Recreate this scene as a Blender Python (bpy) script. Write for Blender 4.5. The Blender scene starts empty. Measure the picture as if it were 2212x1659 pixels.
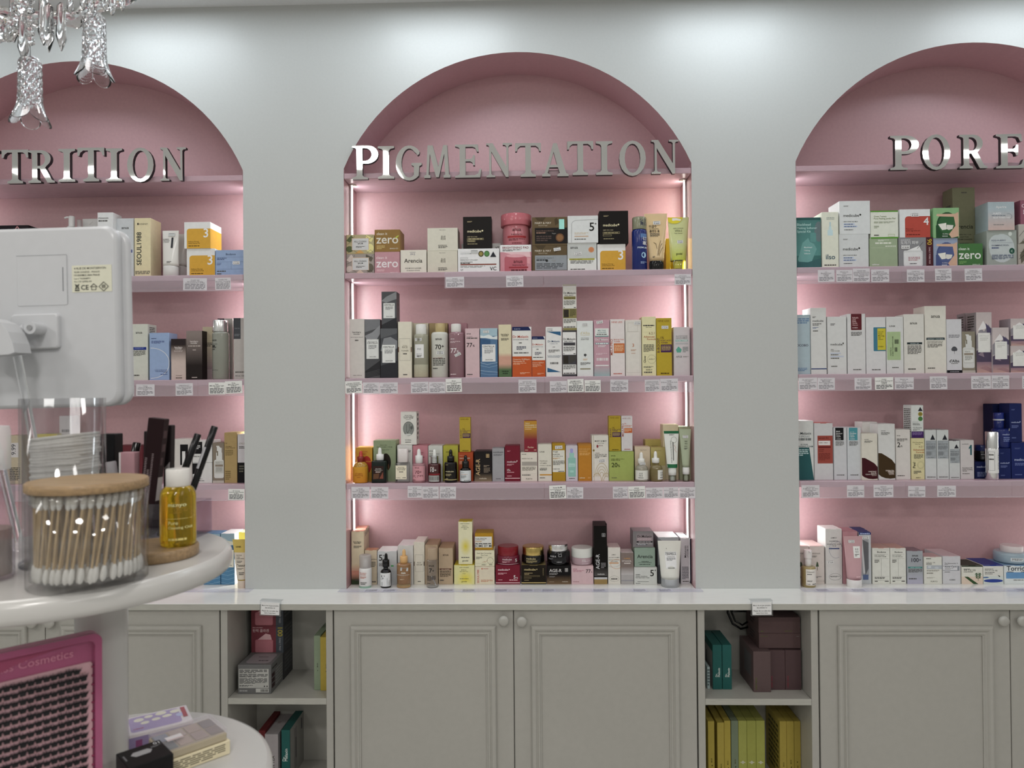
import bpy, math, random
from mathutils import Matrix, Vector
from mathutils.geometry import tessellate_polygon
S = bpy.context.scene
COL = S.collection
R = random.Random(7)
PI = math.pi
# ------------------------------------------------------------------ camera, world, lights, exposure
cd = bpy.data.cameras.new('camera'); cam = bpy.data.objects.new('camera', cd); COL.objects.link(cam)
cd.sensor_width = 36; cd.lens = 1534 * 36 / 2212; cd.clip_start = .02
cam.matrix_world = Matrix.Translation((.0356, -2.0372, 1.5)) @ Matrix.Rotation(.0262, 4, 'Z') @ Matrix.Rotation(.0078, 4, 'X') @ Matrix.Rotation(.0084, 4, 'Y') @ Matrix.Rotation(PI / 2, 4, 'X')
cd.dof.use_dof = True; cd.dof.focus_distance = 2.06; cd.dof.aperture_fstop = 9.5
S.camera = cam
wd = bpy.data.worlds.new('world'); S.world = wd; wd.use_nodes = True
wd.node_tree.nodes['Background'].inputs[0].default_value = (.9, .95, 1, 1); wd.node_tree.nodes['Background'].inputs[1].default_value = .02
S.view_settings.view_transform = 'Standard'; S.view_settings.look = 'None'; S.view_settings.gamma = 1; S.view_settings.use_curve_mapping = False
S.view_settings.exposure = 0.0
S.cycles.use_denoising = True; S.cycles.max_bounces = 10; S.cycles.transparent_max_bounces = 24; S.cycles.transmission_bounces = 8
S.cycles.caustics_reflective = False; S.cycles.caustics_refractive = False; S.cycles.sample_clamp_indirect = 4
CEIL = 2.622
LED_STRENGTH = 6.0
LED_POWER = .30
def lamp(kind, name, loc, energy, col=(1, 1, 1), rot=(0, 0, 0), **k):
    l = bpy.data.lights.new(name, kind); l.energy = energy; l.color = col
    for a, v in k.items(): setattr(l, a, v)
    o = bpy.data.objects.new(name, l); COL.objects.link(o); o.location = loc; o.rotation_euler = rot
    return o
for i in range(11):                                      # downlights along the display wall, the weaker ones added as fill between
    lamp('AREA', 'wall_downlight_and_fill', (-1.885 + .4175 * i, -.205, CEIL - .012), 1.7 if i % 2 == 0 else .35, (.86, .94, 1), shape='RECTANGLE', size=.36, size_y=.12)
for x, y, w, d, e in ((-2.2, -1.56, .85, .10, 2.4), (-.78, -1.42, .34, .34, 3.2), (.78, -1.82, .30, .22, 2.2), (2.0, -1.40, .9, .10, 2.4), (0, -.9, .18, .18, 1.6)):   # luminaires of the shop ceiling, the mirrored letters show them
    lamp('AREA', 'ceiling_luminaire', (x, y, CEIL - .015), e, (1, .98, .95), shape='RECTANGLE', size=w, size_y=d)
for y in (-2.6, -3.7):
    for x in (-1.9, -.1, 1.7):
        lamp('AREA', 'ceiling_fill_lamp', (x, y, CEIL - .015), 11, (1, .97, .93), shape='DISK', size=.3)  # unseen lamps added to fill the room with ambient light

# ------------------------------------------------------------------ materials
def lin(h):
    return tuple(((c / 12.92) if c <= .04045 else ((c + .055) / 1.055) ** 2.4) for c in (int(h[i:i + 2], 16) / 255 for i in (0, 2, 4)))
GAIN = 1.25
def alb(h):                                              # printed colour of a thing as seen under the shop light -> reflectance
    c = lin(h); g = sum(c) / 3; q = GAIN * (max(g, .002) / .6) ** .13; return tuple(min(.86, (k + (g - k) * .08) * q) for k in c) + (1,)
def mat(name, rough=.4, metal=0, trans=0, spec=.5, grain=0, bump=0, coat=0, kind=None, base=None, emis=None, scale=60, ior=1.5, sub=None, haze=.55):
    m = bpy.data.materials.new(name); m.use_nodes = True; n = m.node_tree.nodes; L = m.node_tree.links
    b = n['Principled BSDF']; b.inputs['Roughness'].default_value = rough; b.inputs['Metallic'].default_value = metal
    b.inputs['Transmission Weight'].default_value = trans; b.inputs['Specular IOR Level'].default_value = spec; b.inputs['IOR'].default_value = ior
    b.inputs['Coat Weight'].default_value = coat
    tc = n.new('ShaderNodeTexCoord'); nz = n.new('ShaderNodeTexNoise'); nz.inputs['Scale'].default_value = scale; nz.inputs['Detail'].default_value = 4
    if sub:
        mp = n.new('ShaderNodeMapping'); mp.inputs['Scale'].default_value = sub; L.new(tc.outputs['Object'], mp.inputs[0]); L.new(mp.outputs[0], nz.inputs[0])
    else: L.new(tc.outputs['Object'], nz.inputs[0])
    if base is None:
        at = n.new('ShaderNodeAttribute'); at.attribute_name = 'Col'; src = at.outputs['Color']
    else:
        rg = n.new('ShaderNodeRGB'); rg.outputs[0].default_value = base if len(base) == 4 else base + (1,); src = rg.outputs[0]
    if grain:
        mr = n.new('ShaderNodeMapRange'); mr.inputs[3].default_value = 1 - grain; mr.inputs[4].default_value = 1 + grain
        mr.inputs[1].default_value = .3; mr.inputs[2].default_value = .7
        L.new(nz.outputs[0], mr.inputs[0])
        vm = n.new('ShaderNodeVectorMath'); vm.operation = 'SCALE'; L.new(src, vm.inputs[0]); L.new(mr.outputs[0], vm.inputs[3]); src = vm.outputs[0]
    L.new(src, b.inputs['Base Color'])
    if bump:
        bp = n.new('ShaderNodeBump'); bp.inputs['Strength'].default_value = bump; bp.inputs['Distance'].default_value = .002
        L.new(nz.outputs[0], bp.inputs['Height']); L.new(bp.outputs[0], b.inputs['Normal'])
    out = n['Material Output']
    if kind == 'clear':                                  # thin acrylic sheet: mostly see-through, fresnel gloss
        tr = n.new('ShaderNodeBsdfTransparent'); gl = n.new('ShaderNodeBsdfGlossy'); gl.inputs['Roughness'].default_value = rough
        lw = n.new('ShaderNodeLayerWeight'); lw.inputs[0].default_value = .5; pw = n.new('ShaderNodeMath'); pw.operation = 'POWER'; pw.inputs[1].default_value = 4; L.new(lw.outputs['Facing'], pw.inputs[0])
        fr = n.new('ShaderNodeMapRange'); fr.inputs[3].default_value = .085; fr.inputs[4].default_value = .4; L.new(pw.outputs[0], fr.inputs[0]); mx = n.new('ShaderNodeMixShader')
        ed = n.new('ShaderNodeMapRange'); ed.inputs[3].default_value = 1; ed.inputs[4].default_value = .78; L.new(pw.outputs[0], ed.inputs[0]); sc = n.new('ShaderNodeVectorMath'); sc.operation = 'SCALE'; L.new(src, sc.inputs[0]); L.new(ed.outputs[0], sc.inputs[3]); L.new(sc.outputs[0], tr.inputs[0]); L.new(fr.outputs[0], mx.inputs[0]); L.new(tr.outputs[0], mx.inputs[1]); L.new(gl.outputs[0], mx.inputs[2]); L.new(mx.outputs[0], out.inputs[0])
    if kind == 'frost':
        tr = n.new('ShaderNodeBsdfTransparent'); mx = n.new('ShaderNodeMixShader'); mx.inputs[0].default_value = haze
        L.new(tr.outputs[0], mx.inputs[1]); L.new(b.outputs[0], mx.inputs[2]); L.new(mx.outputs[0], out.inputs[0])
    if emis:
        b.inputs['Emission Color'].default_value = emis[0] + (1,); b.inputs['Emission Strength'].default_value = emis[1]
    return m
MT = dict(
    paper=mat('printed_card', .42, spec=.16, grain=.03, bump=.02, scale=90),
    gloss=mat('glossy_plastic', .16, spec=.4, grain=.02, scale=40),
    metal=mat('metallic_finish', .24, metal=1, grain=.03, scale=40),
    tint=mat('tinted_glass', .07, trans=.3, grain=.02, scale=30, coat=.4),
    clear=mat('clear_acrylic', .06, kind='clear'),
    clearbody=mat('clear_bottle', .05, kind='clear', grain=.05, scale=30),
    sheet=mat('label_sheet_acrylic', .1, kind='frost', haze=.17, spec=.8),
    frost=mat('frosted_plastic', .3, kind='frost'),
    crystal=mat('cut_crystal', .01, trans=1, ior=1.52, base=(.96, .97, .98), grain=.01),
    mirror=mat('mirror_face', .03, metal=1, base=(.97, .99, .97), grain=.02, scale=6),
    foam=mat('black_foam_board', .5, base=(.012, .011, .013), grain=.1),
    wall=mat('white_wall_paint', .42, base=(.55, .565, .555), grain=.015, bump=.05, scale=140),
    ceil=mat('ceiling_paint', .7, base=(.80, .81, .82), grain=.02, bump=.04, scale=90),
    pink=mat('pink_wall_paint', .32, base=(.56, .35, .372), grain=.03, bump=.03, scale=120),
    shelf=mat('pink_painted_wood', .3, base=(.50, .335, .38), grain=.09, bump=.12, scale=14, sub=(3, 14, 60)),
    cab=mat('white_cabinet_paint', .3, base=(.43, .42, .385), grain=.02, bump=.02, scale=60),
    wtop=mat('white_laminate_top', .14, base=(.84, .84, .81), grain=.03, bump=.01, scale=10, sub=(2, 20, 50)),
    edge=mat('white_wood_grain_edge', .4, base=(.46, .455, .41), grain=.12, bump=.15, scale=16, sub=(2, 10, 70)),
    floor=mat('pale_floor_tile', .25, base=(.55, .53, .50), grain=.06, scale=5),
    white=mat('white_plastic', .28, base=(.58, .59, .61), grain=.015, bump=.02, scale=70),
    tier=mat('white_lacquer_tier', .2, base=(.58, .57, .55), grain=.015, bump=.02, scale=30),
    wood=mat('bamboo', .42, base=(.34, .225, .118), grain=.22, bump=.06, scale=14, sub=(3, 26, 26)),
    stick=mat('wooden_stick', .5, base=(.56, .40, .21), grain=.1, scale=60),
    cotton=mat('cotton', .9, base=(.86, .85, .81), grain=.04, bump=.5, scale=260),
    lashcard=mat('pale_pink_card', .5, base=(.60, .36, .40), grain=.03),
    oil=mat('golden_oil', .03, trans=.82, base=(.93, .62, .03), grain=.03, scale=20, ior=1.38),
    lash=mat('black_lash_fibre', .6, base=(.006, .005, .007), grain=.1),
    pinkpl=mat('translucent_pink_plastic', .12, trans=.25, base=(.50, .12, .25), grain=.03, scale=25),
    led=mat('led_diffuser', .5, base=(.9, .9, .9), emis=((1, .955, .93), LED_STRENGTH)),
    bulb=mat('sparkle_bulb', .5, base=(.9, .9, .9), emis=((1, .9, .75), 60)),  # glow of the unseen bulbs added for crystal sparkle
    warm=mat('led_diffuser_warm', .5, base=(.9, .9, .9), emis=((1, .93, .84), LED_STRENGTH)),
)
ORDER = ['paper', 'gloss', 'metal', 'tint', 'clear', 'clearbody', 'frost']

# ------------------------------------------------------------------ mesh helpers
class M:
    def __init__(s): s.v = []; s.f = []; s.c = []; s.m = []; s.sm = []; s.mats = []
    def add(s, v, f, col=(1, 1, 1, 1), mt='paper', smooth=False):
        b = len(s.v); s.v += v
        if mt not in s.mats: s.mats.append(mt)
        k = s.mats.index(mt)
        for q in f:
            s.f.append([i + b for i in q]); s.c.append(col); s.m.append(k); s.sm.append(smooth)
    def mesh(s, name):
        me = bpy.data.meshes.new(name); me.from_pydata(s.v, [], s.f)
        for m in s.mats: me.materials.append(MT[m])
        me.polygons.foreach_set('material_index', s.m); me.polygons.foreach_set('use_smooth', s.sm)
        ca = me.color_attributes.new('Col', 'FLOAT_COLOR', 'CORNER'); d = []
        for q, c in zip(s.f, s.c):
            if isinstance(c, list):
                for k in c: d += k
            else: d += list(c) * len(q)
        ca.data.foreach_set('color', d); me.update()
        return me
    def build(s, name, parent=None, loc=(0, 0, 0), rot=(0, 0, 0)):
        o = bpy.data.objects.new(name, s.mesh(name)); COL.objects.link(o); o.location = loc; o.rotation_euler = rot
        if parent: o.parent = parent
        return o
def tag(o, label, cat, group=None, kind=None):
    if label: o['label'] = label
    if cat: o['category'] = cat
    if group: o['group'] = group
    if kind: o['kind'] = kind
    return o
def empty(name, loc, rot=(0, 0, 0)):
    o = bpy.data.objects.new(name, None); COL.objects.link(o); o.location = loc; o.rotation_euler = rot; o.empty_display_size = .02
    return o
def struct(o): o['kind'] = 'structure'; return o
def box(m, x0, x1, y0, y1, z0, z1, col=(1, 1, 1, 1), mt='paper', b=.0006):
    "chamfered box"
    b = min(b, (x1 - x0) * .3, (y1 - y0) * .3, (z1 - z0) * .3)
    v = []; ix = {}
    for i, x in enumerate((x0, x1)):
        for j, y in enumerate((y0, y1)):
            for k, z in enumerate((z0, z1)):
                sx = b if i == 0 else -b; sy = b if j == 0 else -b; sz = b if k == 0 else -b
                ix[i, j, k] = len(v)
                v += [(x, y + sy, z + sz), (x + sx, y, z + sz), (x + sx, y + sy, z)]
    f = []
    for a in range(3):
        for e in (0, 1):
            o = [(0, 0), (1, 0), (1, 1), (0, 1)]
            q = []
            for p in o:
                c = list(p); c.insert(a, e); q.append(ix[tuple(c)] + a)
            if (e == 1) == (a == 1): q = q[::-1]
            f.append(q)
    for a in range(3):
        o1, o2 = [(a + 1) % 3, (a + 2) % 3]
        for p in (0, 1):
            for q in (0, 1):
                A = [0, 0, 0]; A[o1] = p; A[o2] = q; B = A[:]; B[a] = 1
                i0, i1 = ix[tuple(A)], ix[tuple(B)]
                w = [i0 + o1, i0 + o2, i1 + o2, i1 + o1]
                if (p == q): w = w[::-1]
                f.append(w)
    for (i, j, k), s in ix.items():
        t = [s, s + 1, s + 2]
        if (i + j + k) % 2 == 0: t = t[::-1]
        f.append(t)
    m.add(v, f, col, mt)
def lathe(m, prof, n=28, col=(1, 1, 1, 1), mt='gloss', cx=0, cy=0, sq=0, dy=1, cap=True, a0=0, lobes=None):
    "revolve (r, z) pairs; sq > 0 squares the section"
    v = []; f = []
    for r, z in prof:
        for i in range(n):
            a = 2 * PI * (i + .5) / n + a0; c, s = math.cos(a), math.sin(a); k = 1
            if sq: k = (abs(c) ** sq + abs(s) ** sq) ** (-1 / sq)
            v.append((cx + r * k * c, cy + r * k * s * dy, z))
    for j in range(len(prof) - 1):
        for i in range(n):
            f.append((j * n + i, j * n + (i + 1) % n, (j + 1) * n + (i + 1) % n, (j + 1) * n + i))
    m.add(v, f, col, mt, True)
    if cap:
        b = [(v[i]) for i in range(n)]; t = v[-n:]
        m.add(b, [tuple(range(n))[::-1]], col, mt); m.add(t, [tuple(range(n))], col, mt)
def tube(m, pts, r, n=8, col=(1, 1, 1, 1), mt='gloss', rr=None):
    pts = [Vector(p) for p in pts]; v = []; f = []; up = Vector((0, 0, 1))
    for i, p in enumerate(pts):
        d = (pts[min(i + 1, len(pts) - 1)] - pts[max(i - 1, 0)]).normalized()
        a = d.cross(up); a = a.normalized() if a.length > 1e-4 else Vector((1, 0, 0)); b = d.cross(a)
        q = rr[i] if rr else r
        for k in range(n):
            w = 2 * PI * k / n; v.append(tuple(p + a * q * math.cos(w) + b * q * math.sin(w)))
    for i in range(len(pts) - 1):
        for k in range(n): f.append((i * n + k, i * n + (k + 1) % n, (i + 1) * n + (k + 1) % n, (i + 1) * n + k))
    m.add(v, f, col, mt, True)
    m.add(v[:n], [tuple(range(n))], col, mt); m.add(v[-n:], [tuple(range(n))[::-1]], col, mt)
def prism(m, outline, holes, y0, y1, col=(1, 1, 1, 1), mt='foam', sides=True):
    "outline in (x, z), front at y0"
    loops = [outline] + holes
    flat = [p for l in loops for p in l]
    tris = tessellate_polygon([[Vector((x, z, 0)) for x, z in l] for l in loops])
    fr = [(x, y0, z) for x, z in flat]; bk = [(x, y1, z) for x, z in flat]; n = len(flat)
    def area(t): (ax, az), (bx, bz), (cx, cz) = (flat[i] for i in t); return (bx - ax) * (cz - az) - (cx - ax) * (bz - az)
    T = [t if area(t) > 0 else t[::-1] for t in tris]
    f = [tuple(t) for t in T] + [tuple(i + n for i in t[::-1]) for t in T]; b = 0
    if sides:
        for l in loops:
            k = len(l)
            for i in range(k): f.append((b + i, b + i + n, b + (i + 1) % k + n, b + (i + 1) % k))
            b += k
    m.add(fr + bk, f, col, mt)

# ------------------------------------------------------------------ lettering: every string becomes a small mesh once
TXT = {}
def prepare_text(strings):
    obs = []
    for s in strings:
        c = bpy.data.curves.new('lettering', 'FONT'); c.body = s; c.resolution_u = 2 if len(s) > 14 else 3; c.fill_mode = 'FRONT'; c.offset = .011
        o = bpy.data.objects.new('lettering', c); COL.objects.link(o); obs.append((s, o))
    dg = bpy.context.evaluated_depsgraph_get()
    for s, o in obs:
        e = o.evaluated_get(dg); me = e.to_mesh()
        v = [(p.co.x, p.co.y) for p in me.vertices]; f = [tuple(p.vertices) for p in me.polygons]
        e.to_mesh_clear()
        if v:
            x0 = min(p[0] for p in v); x1 = max(p[0] for p in v); h = max(p[1] for p in v)
            TXT[s] = ([(a - x0, b) for a, b in v], f, x1 - x0, h)
    for s, o in obs:
        c = o.data; bpy.data.objects.remove(o); bpy.data.curves.remove(c)
def art(ops, W, H, nx=1):
    "flat print: list of (points, faces, colour) in metres on a W x H face, x from the middle, z from the foot"
    out = []; st = []
    def X(u): return (u - .5) * W
    def rect(u0, v0, u1, v1, c0, c1=None):
        k = nx if (u1 - u0) * nx > 1 else 1; k = max(1, min(nx, int(math.ceil((u1 - u0) * nx)))) if nx > 1 else 1
        kv = 1
        p = []; f = []
        for i in range(k + 1):
            u = u0 + (u1 - u0) * i / k; p += [(X(u), v0 * H), (X(u), v1 * H)]
        for i in range(k): f.append((2 * i, 2 * i + 2, 2 * i + 3, 2 * i + 1))
        out.append((p, f, c0 if c1 is None else [c0, c0, c1, c1]))
    def text(pts, f, c): out.append((pts, f, c))
    for o in ops:
        k = o[0]
        if k == 'r': rect(*o[1:5], alb(o[5]))
        elif k == 'G': rect(*o[1:5], alb(o[5]), alb(o[6]))
        elif k == 't':
            s, u0, u1, v, c, hm = o[1:7]
            if s not in TXT: continue
            p, f, w, h = TXT[s]; q = (u1 - u0) * W / w
            if hm: q = min(q, hm * H / h)
            text([(X(u0) + a * q, v * H + b * q) for a, b in p], f, alb(c))
        elif k in 'TD':
            s, u, v0, v1, c = o[1:6]
            if s not in TXT: continue
            p, f, w, h = TXT[s]; q = (v1 - v0) * H / w
            if k == 'T': text([(X(u) - b * q, v0 * H + a * q) for a, b in p], f, alb(c))
            else: text([(X(u) + b * q, v1 * H - a * q) for a, b in p], f, alb(c))
        elif k == 'l':
            u0, u1, v0, v1, n, c = o[1:7]; g = random.Random(repr(o)); p = []; f = []
            for i in range(n):
                hi = v1 - (v1 - v0) * i / n; lo = hi - (v1 - v0) / n * (.55 if n > 1 else 1); x = u0; e = u1 if i < n - 1 or n == 1 else u0 + (u1 - u0) * g.uniform(.5, .95)
                while x < e - .01:
                    w = min(e - x, (u1 - u0) * g.uniform(.1, .3)); b = len(p)
                    p += [(X(x), lo * H), (X(x + w), lo * H), (X(x + w), hi * H), (X(x), hi * H)]; f.append((b, b + 1, b + 2, b + 3)); x += w + (u1 - u0) * .035
            out.append((p, f, alb(c)))
        elif k in 'oh':
            u, v, ru, rv, c = o[1:6]; n = 22
            p = [(X(u) + ru * W * math.cos(2 * PI * i / n), v * H + rv * H * math.sin(2 * PI * i / n)) for i in range(n)]
            p = [(max(-W / 2, min(W / 2, a)), max(0, min(H, b))) for a, b in p]
            if k == 'o': out.append((p, [tuple(range(n))], alb(c)))
            else:
                ce = alb(c); ed = alb(o[6]); p.append((X(u), v * H)); p2 = p
                out.append((p2, [(i, (i + 1) % n, n) for i in range(n)], [ed, ed, ce]))
        elif k == 'p': out.append(([(X(u), v * H) for u, v in o[1]], [tuple(range(len(o[1])))], alb(o[2])))
        elif k == 's':
            P = [(X(u), v * H) for u, v in o[1]]; w = o[2] * W / 2; p = []; f = []
            P = [(max(-W / 2, min(W / 2, a)), max(0, min(H, b))) for a, b in P]
            for (ax, az), (bx, bz) in zip(P, P[1:]):
                L = math.hypot(bx - ax, bz - az)
                if L < 1e-6: continue
                dx, dz = (bx - ax) / L * w, (bz - az) / L * w; b = len(p)
                p += [(ax - dx * .3 + dz, az - dz * .3 - dx), (bx + dx * .3 + dz, bz + dz * .3 - dx), (bx + dx * .3 - dz, bz + dz * .3 + dx), (ax - dx * .3 - dz, az - dz * .3 + dx)]; f.append((b, b + 1, b + 2, b + 3))
            out.append((p, f, alb(o[3])))
        elif k == 'f':
            u0, v0, u1, v1, w, c = o[1:7]; wv = w * W / H; c = alb(c)
            for q in ((u0, v0, u1, v0 + wv), (u0, v1 - wv, u1, v1), (u0, v0, u0 + w, v1), (u1 - w, v0, u1, v1)): rect(*q, c)
        elif k == 'R':
            u0, v0, u1, v1, rd, c = o[1:7]; rv = rd * W / H; p = []
            for cu, cv, a in ((u1 - rd, v1 - rv, 0), (u0 + rd, v1 - rv, 90), (u0 + rd, v0 + rv, 180), (u1 - rd, v0 + rv, 270)):
                for i in range(5):
                    t = math.radians(a + 22.5 * i); p.append((X(cu + rd * math.cos(t)), (cv + rv * math.sin(t)) * H))
            out.append((p, [tuple(range(len(p)))], alb(c)))
        elif k == 'b':
            u0, v0, u1, v1, c = o[1:6]; g = random.Random(3); x = u0; p = []; f = []; q = (u1 - u0) / 34
            while x < u1 - q:
                w = q * g.choice((.6, 1, 1.6)); b = len(p); p += [(X(x), v0 * H), (X(x + w), v0 * H), (X(x + w), v1 * H), (X(x), v1 * H)]; f.append((b, b + 1, b + 2, b + 3)); x += w + q * g.choice((.6, 1, 1.4))
            out.append((p, f, alb(c)))
        elif k == '$': st.append(o)
    return out, st
LIFT = .00011
def place(m, layers, fn, mt='paper', lift0=1):
    for i, (p, f, c) in enumerate(layers):
        m.add([fn(a, b, (lift0 + i * .22) * LIFT) for a, b in p], f, c, mt)
def stickers(st, W, H, fn, parent):
    for k in st:
        _, price, u, v, w, rot = k; sw = w * W; sh = sw * .46; m = M(); a = math.radians(rot); g = random.Random(price + str(u))
        def T(x, z, l, a=a, u=u, v=v): return fn((u - .5) * W + x * math.cos(a) - z * math.sin(a), v * H + x * math.sin(a) + z * math.cos(a), .0007 + l)
        q = [T(x, z, l) for l in (-.0003, .0002) for x, z in ((-sw / 2, -sh / 2), (sw / 2, -sh / 2), (sw / 2, sh / 2), (-sw / 2, sh / 2))]
        m.add(q, [(4, 5, 6, 7), (0, 1, 5, 4), (1, 2, 6, 5), (2, 3, 7, 6), (3, 0, 4, 7)], alb('d8d8d6' if price else 'b8bab8'))
        L = [([(-sw * .42, sh * .3), (sw * .42, sh * .3), (sw * .42, sh * .42), (-sw * .42, sh * .42)], [(0, 1, 2, 3)], alb('8a8a8c'))]
        s = '\u20ac ' + price
        if price and s in TXT:
            p, f, tw, h = TXT[s]; z = sw * .78 / tw; L.append(([(-sw * .39 + x * z, -sh * .32 + y * z) for x, y in p], f, alb('3c3c40')))
        place(m, L, lambda x, z, l: T(x, z, .0003 + l)); m.build('price_sticker', parent)
# ------------------------------------------------------------------ room shell
NX = {'l': -1.2946, 'm': 0.0, 'r': 1.2948}; HW = .5; ND = .149; TOP = 2.6215
ZC = .9296; SZ = {1: 1.8405, 2: 1.5362, 3: 1.2326, 4: ZC}; LEDGE = 2.1297; ST = .0163
ARC_Z = 2.4718; ARC_R = .5445; ARC_C = ARC_Z - ARC_R
def arch(n=36):
    a = math.asin(HW / ARC_R)
    pts = [(ARC_R * math.sin(-a + 2 * a * i / n), ARC_C + ARC_R * math.cos(-a + 2 * a * i / n)) for i in range(n + 1)]
    return pts
AR = arch()
def plane(name, v, mt):
    m = M(); m.add(v, [(0, 1, 2, 3)], mt=mt); return struct(m.build(name))
XL, XR, YB = -2.9, 3.1, -4.6
m = M()                                                  # display wall with three arched openings
xs = [XL, NX['l'] - HW, NX['l'] + HW, -HW, HW, NX['r'] - HW, NX['r'] + HW, XR]
for a, b in ((xs[0], xs[1]), (xs[2], xs[3]), (xs[4], xs[5]), (xs[6], xs[7])):
    m.add([(a, 0, .905), (b, 0, .905), (b, 0, CEIL), (a, 0, CEIL)], [(0, 1, 2, 3)], mt='wall')
for k, c in NX.items():
    v = []
    for x, z in AR: v += [(c + x, 0, z), (c + x, 0, CEIL)]
    m.add(v, [(2 * i, 2 * i + 2, 2 * i + 3, 2 * i + 1) for i in range(len(AR) - 1)], mt='wall')
m.add([(XL, .079, 0), (XR, .079, 0), (XR, .079, .905), (XL, .079, .905)], [(0, 1, 2, 3)], mt='wall')
struct(m.build('wall_front'))
for nm, (k, c) in zip(('wall_niche_left', 'wall_niche_middle', 'wall_niche_right'), NX.items()):
    m = M(); loop = [(-HW, .9)] + AR + [(HW, .9)]
    v = []
    for x, z in loop: v += [(c + x, 0, z), (c + x, ND, z)]
    m.add(v, [(2 * i, 2 * i + 1, 2 * i + 3, 2 * i + 2) for i in range(len(loop) - 1)], mt='pink')
    m.add([(c + x, ND, z) for x, z in loop], [tuple(range(len(loop)))[::-1]], mt='pink')
    struct(m.build(nm))
plane('floor', [(XL, YB, 0), (XR, YB, 0), (XR, 0, 0), (XL, 0, 0)], 'floor')
plane('ceiling', [(XL, 0, CEIL), (XR, 0, CEIL), (XR, YB, CEIL), (XL, YB, CEIL)], 'ceil')
plane('wall_left', [(XL, YB, 0), (XL, 0, 0), (XL, 0, CEIL), (XL, YB, CEIL)], 'wall')
plane('wall_right', [(XR, 0, 0), (XR, YB, 0), (XR, YB, CEIL), (XR, 0, CEIL)], 'wall')
plane('wall_back', [(XR, YB, 0), (XL, YB, 0), (XL, YB, CEIL), (XR, YB, CEIL)], 'wall')

# ------------------------------------------------------------------ worktop and cabinets below
WF = -.1438; DF = -.130; WB = ZC - .0168
m = M()
def wbox(x0, x1, y0, y1):
    box(m, x0, x1, y0, y1, WB, ZC, mt='wtop', b=.0008)
wbox(-2.3, 2.4, WF + .0012, -.0005)
for c in NX.values(): wbox(c - HW + .001, c + HW - .001, -.0006, ND - .001)
wt = m.build('worktop'); tag(wt, 'long white laminate worktop running under the three arched niches', 'worktop')
m = M(); box(m, -2.3, 2.4, WF, WF + .0012, WB, ZC - .0006, mt='edge', b=.0003); m.build('edge_band', wt)
def molding(x0, x1, z0, z1, y):
    pr = [(0, 0), (0, .006), (.0025, .0095), (.006, .0105), (.011, .0095), (.0145, .006), (.0165, .0055), (.018, .0075), (.0215, .0075), (.0245, .004), (.0265, .0035), (.0265, 0)]
    v = []; f = []
    for t, h in pr:
        v += [(x0 + t, y - h, z0 + t), (x1 - t, y - h, z0 + t), (x1 - t, y - h, z1 - t), (x0 + t, y - h, z1 - t)]
    for j in range(len(pr) - 1):
        for i in range(4): f.append((4 * j + i, 4 * j + (i + 1) % 4, 4 * j + 4 + (i + 1) % 4, 4 * j + 4 + i))
    q = M(); q.add(v, f, mt='cab'); return q
KN = M(); lathe(KN, [(.004, 0), (.0045, .006), (.006, .009), (.0125, .011), (.0140, .0145), (.0138, .018), (.0115, .0212), (.006, .0226), (.001, .0229)], 24, mt='cab'); KNOB = KN.mesh('knob')
def door(root, x0, x1, knob_x, knob_z):
    m = M(); box(m, x0, x1, DF, DF + .018, .04, WB - .0038, mt='cab', b=.0012); d = m.build('door', root)
    molding(x0 + .0455, x1 - .0465, .085, WB - .0445, DF).build('panel_molding', d)
    k = bpy.data.objects.new('knob', KNOB); COL.objects.link(k); k.parent = d; k.location = (knob_x, DF, knob_z); k.rotation_euler = (PI / 2, 0, 0)
def cabinet(x0, x1, xm, label, kz):
    r = empty('base_cabinet', ((x0 + x1) / 2, 0, 0)); tag(r, label, 'cabinet', 'two-door base cabinets')
    o = (x0 + x1) / 2
    m = M(); box(m, x0 - o, x1 - o, DF + .0195, -.002, 0, WB - .001, mt='cab', b=.001); m.build('carcass', r)
    door(r, x0 + .003 - o, xm - .0011 - o, xm - .026 - o, kz[0]); door(r, xm + .0011 - o, x1 - .003 - o, xm + .022 - o, kz[1])
cabinet(-1.776, -.8105, -1.2935, 'white two-door base cabinet behind the round display tier', (.878, .878))
cabinet(-.5032, .4735, -.0155, 'white two-door base cabinet under the middle niche', (.8845, .8822))
cabinet(.7925, 1.80, 1.2915, 'white two-door base cabinet under the right niche', (.884, .884))
def cubby(x0, x1, zs, back, label):
    o = (x0 + x1) / 2; t = .0185; r = empty('open_shelf_unit', (o, 0, 0)); tag(r, label, 'shelf unit', 'open shelf units between the cabinets')
    for a, b in ((x0, x0 + t), (x1 - t, x1)):
        m = M(); box(m, a - o, b - o, DF + .001, -.003, .01, WB - .001, mt='cab', b=.0008); m.build('side_panel', r)
        m = M(); box(m, a - o, b - o, -.0029, back, .01, WB - .001, mt='cab', b=.0003); m.build('side_panel', r)
    m = M(); box(m, x0 - o + t, x1 - o - t, back - .003, back, .01, WB - .001, mt='cab'); m.build('back_panel', r)
    for z in zs:
        m = M(); box(m, x0 - o + t + .0004, x1 - o - t - .0004, DF + .003, back - .0035, z - .0165, z, mt='cab', b=.0008); s = m.build('shelf', r)
        m = M(); box(m, x0 - o + t + .0004, x1 - o - t - .0004, DF + .0018, DF + .003, z - .0163, z - .0003, mt='edge', b=.0003); m.build('edge_band', s)
CBL, CBR = (-.8100, -.5040), (.4745, .7915)
cubby(*CBL, (.6705, .402, .12), .0745, 'open white shelf unit left of the middle base cabinet')
cubby(*CBR, (.6725, .402, .12), .0745, 'open white shelf unit right of the middle base cabinet')

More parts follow.
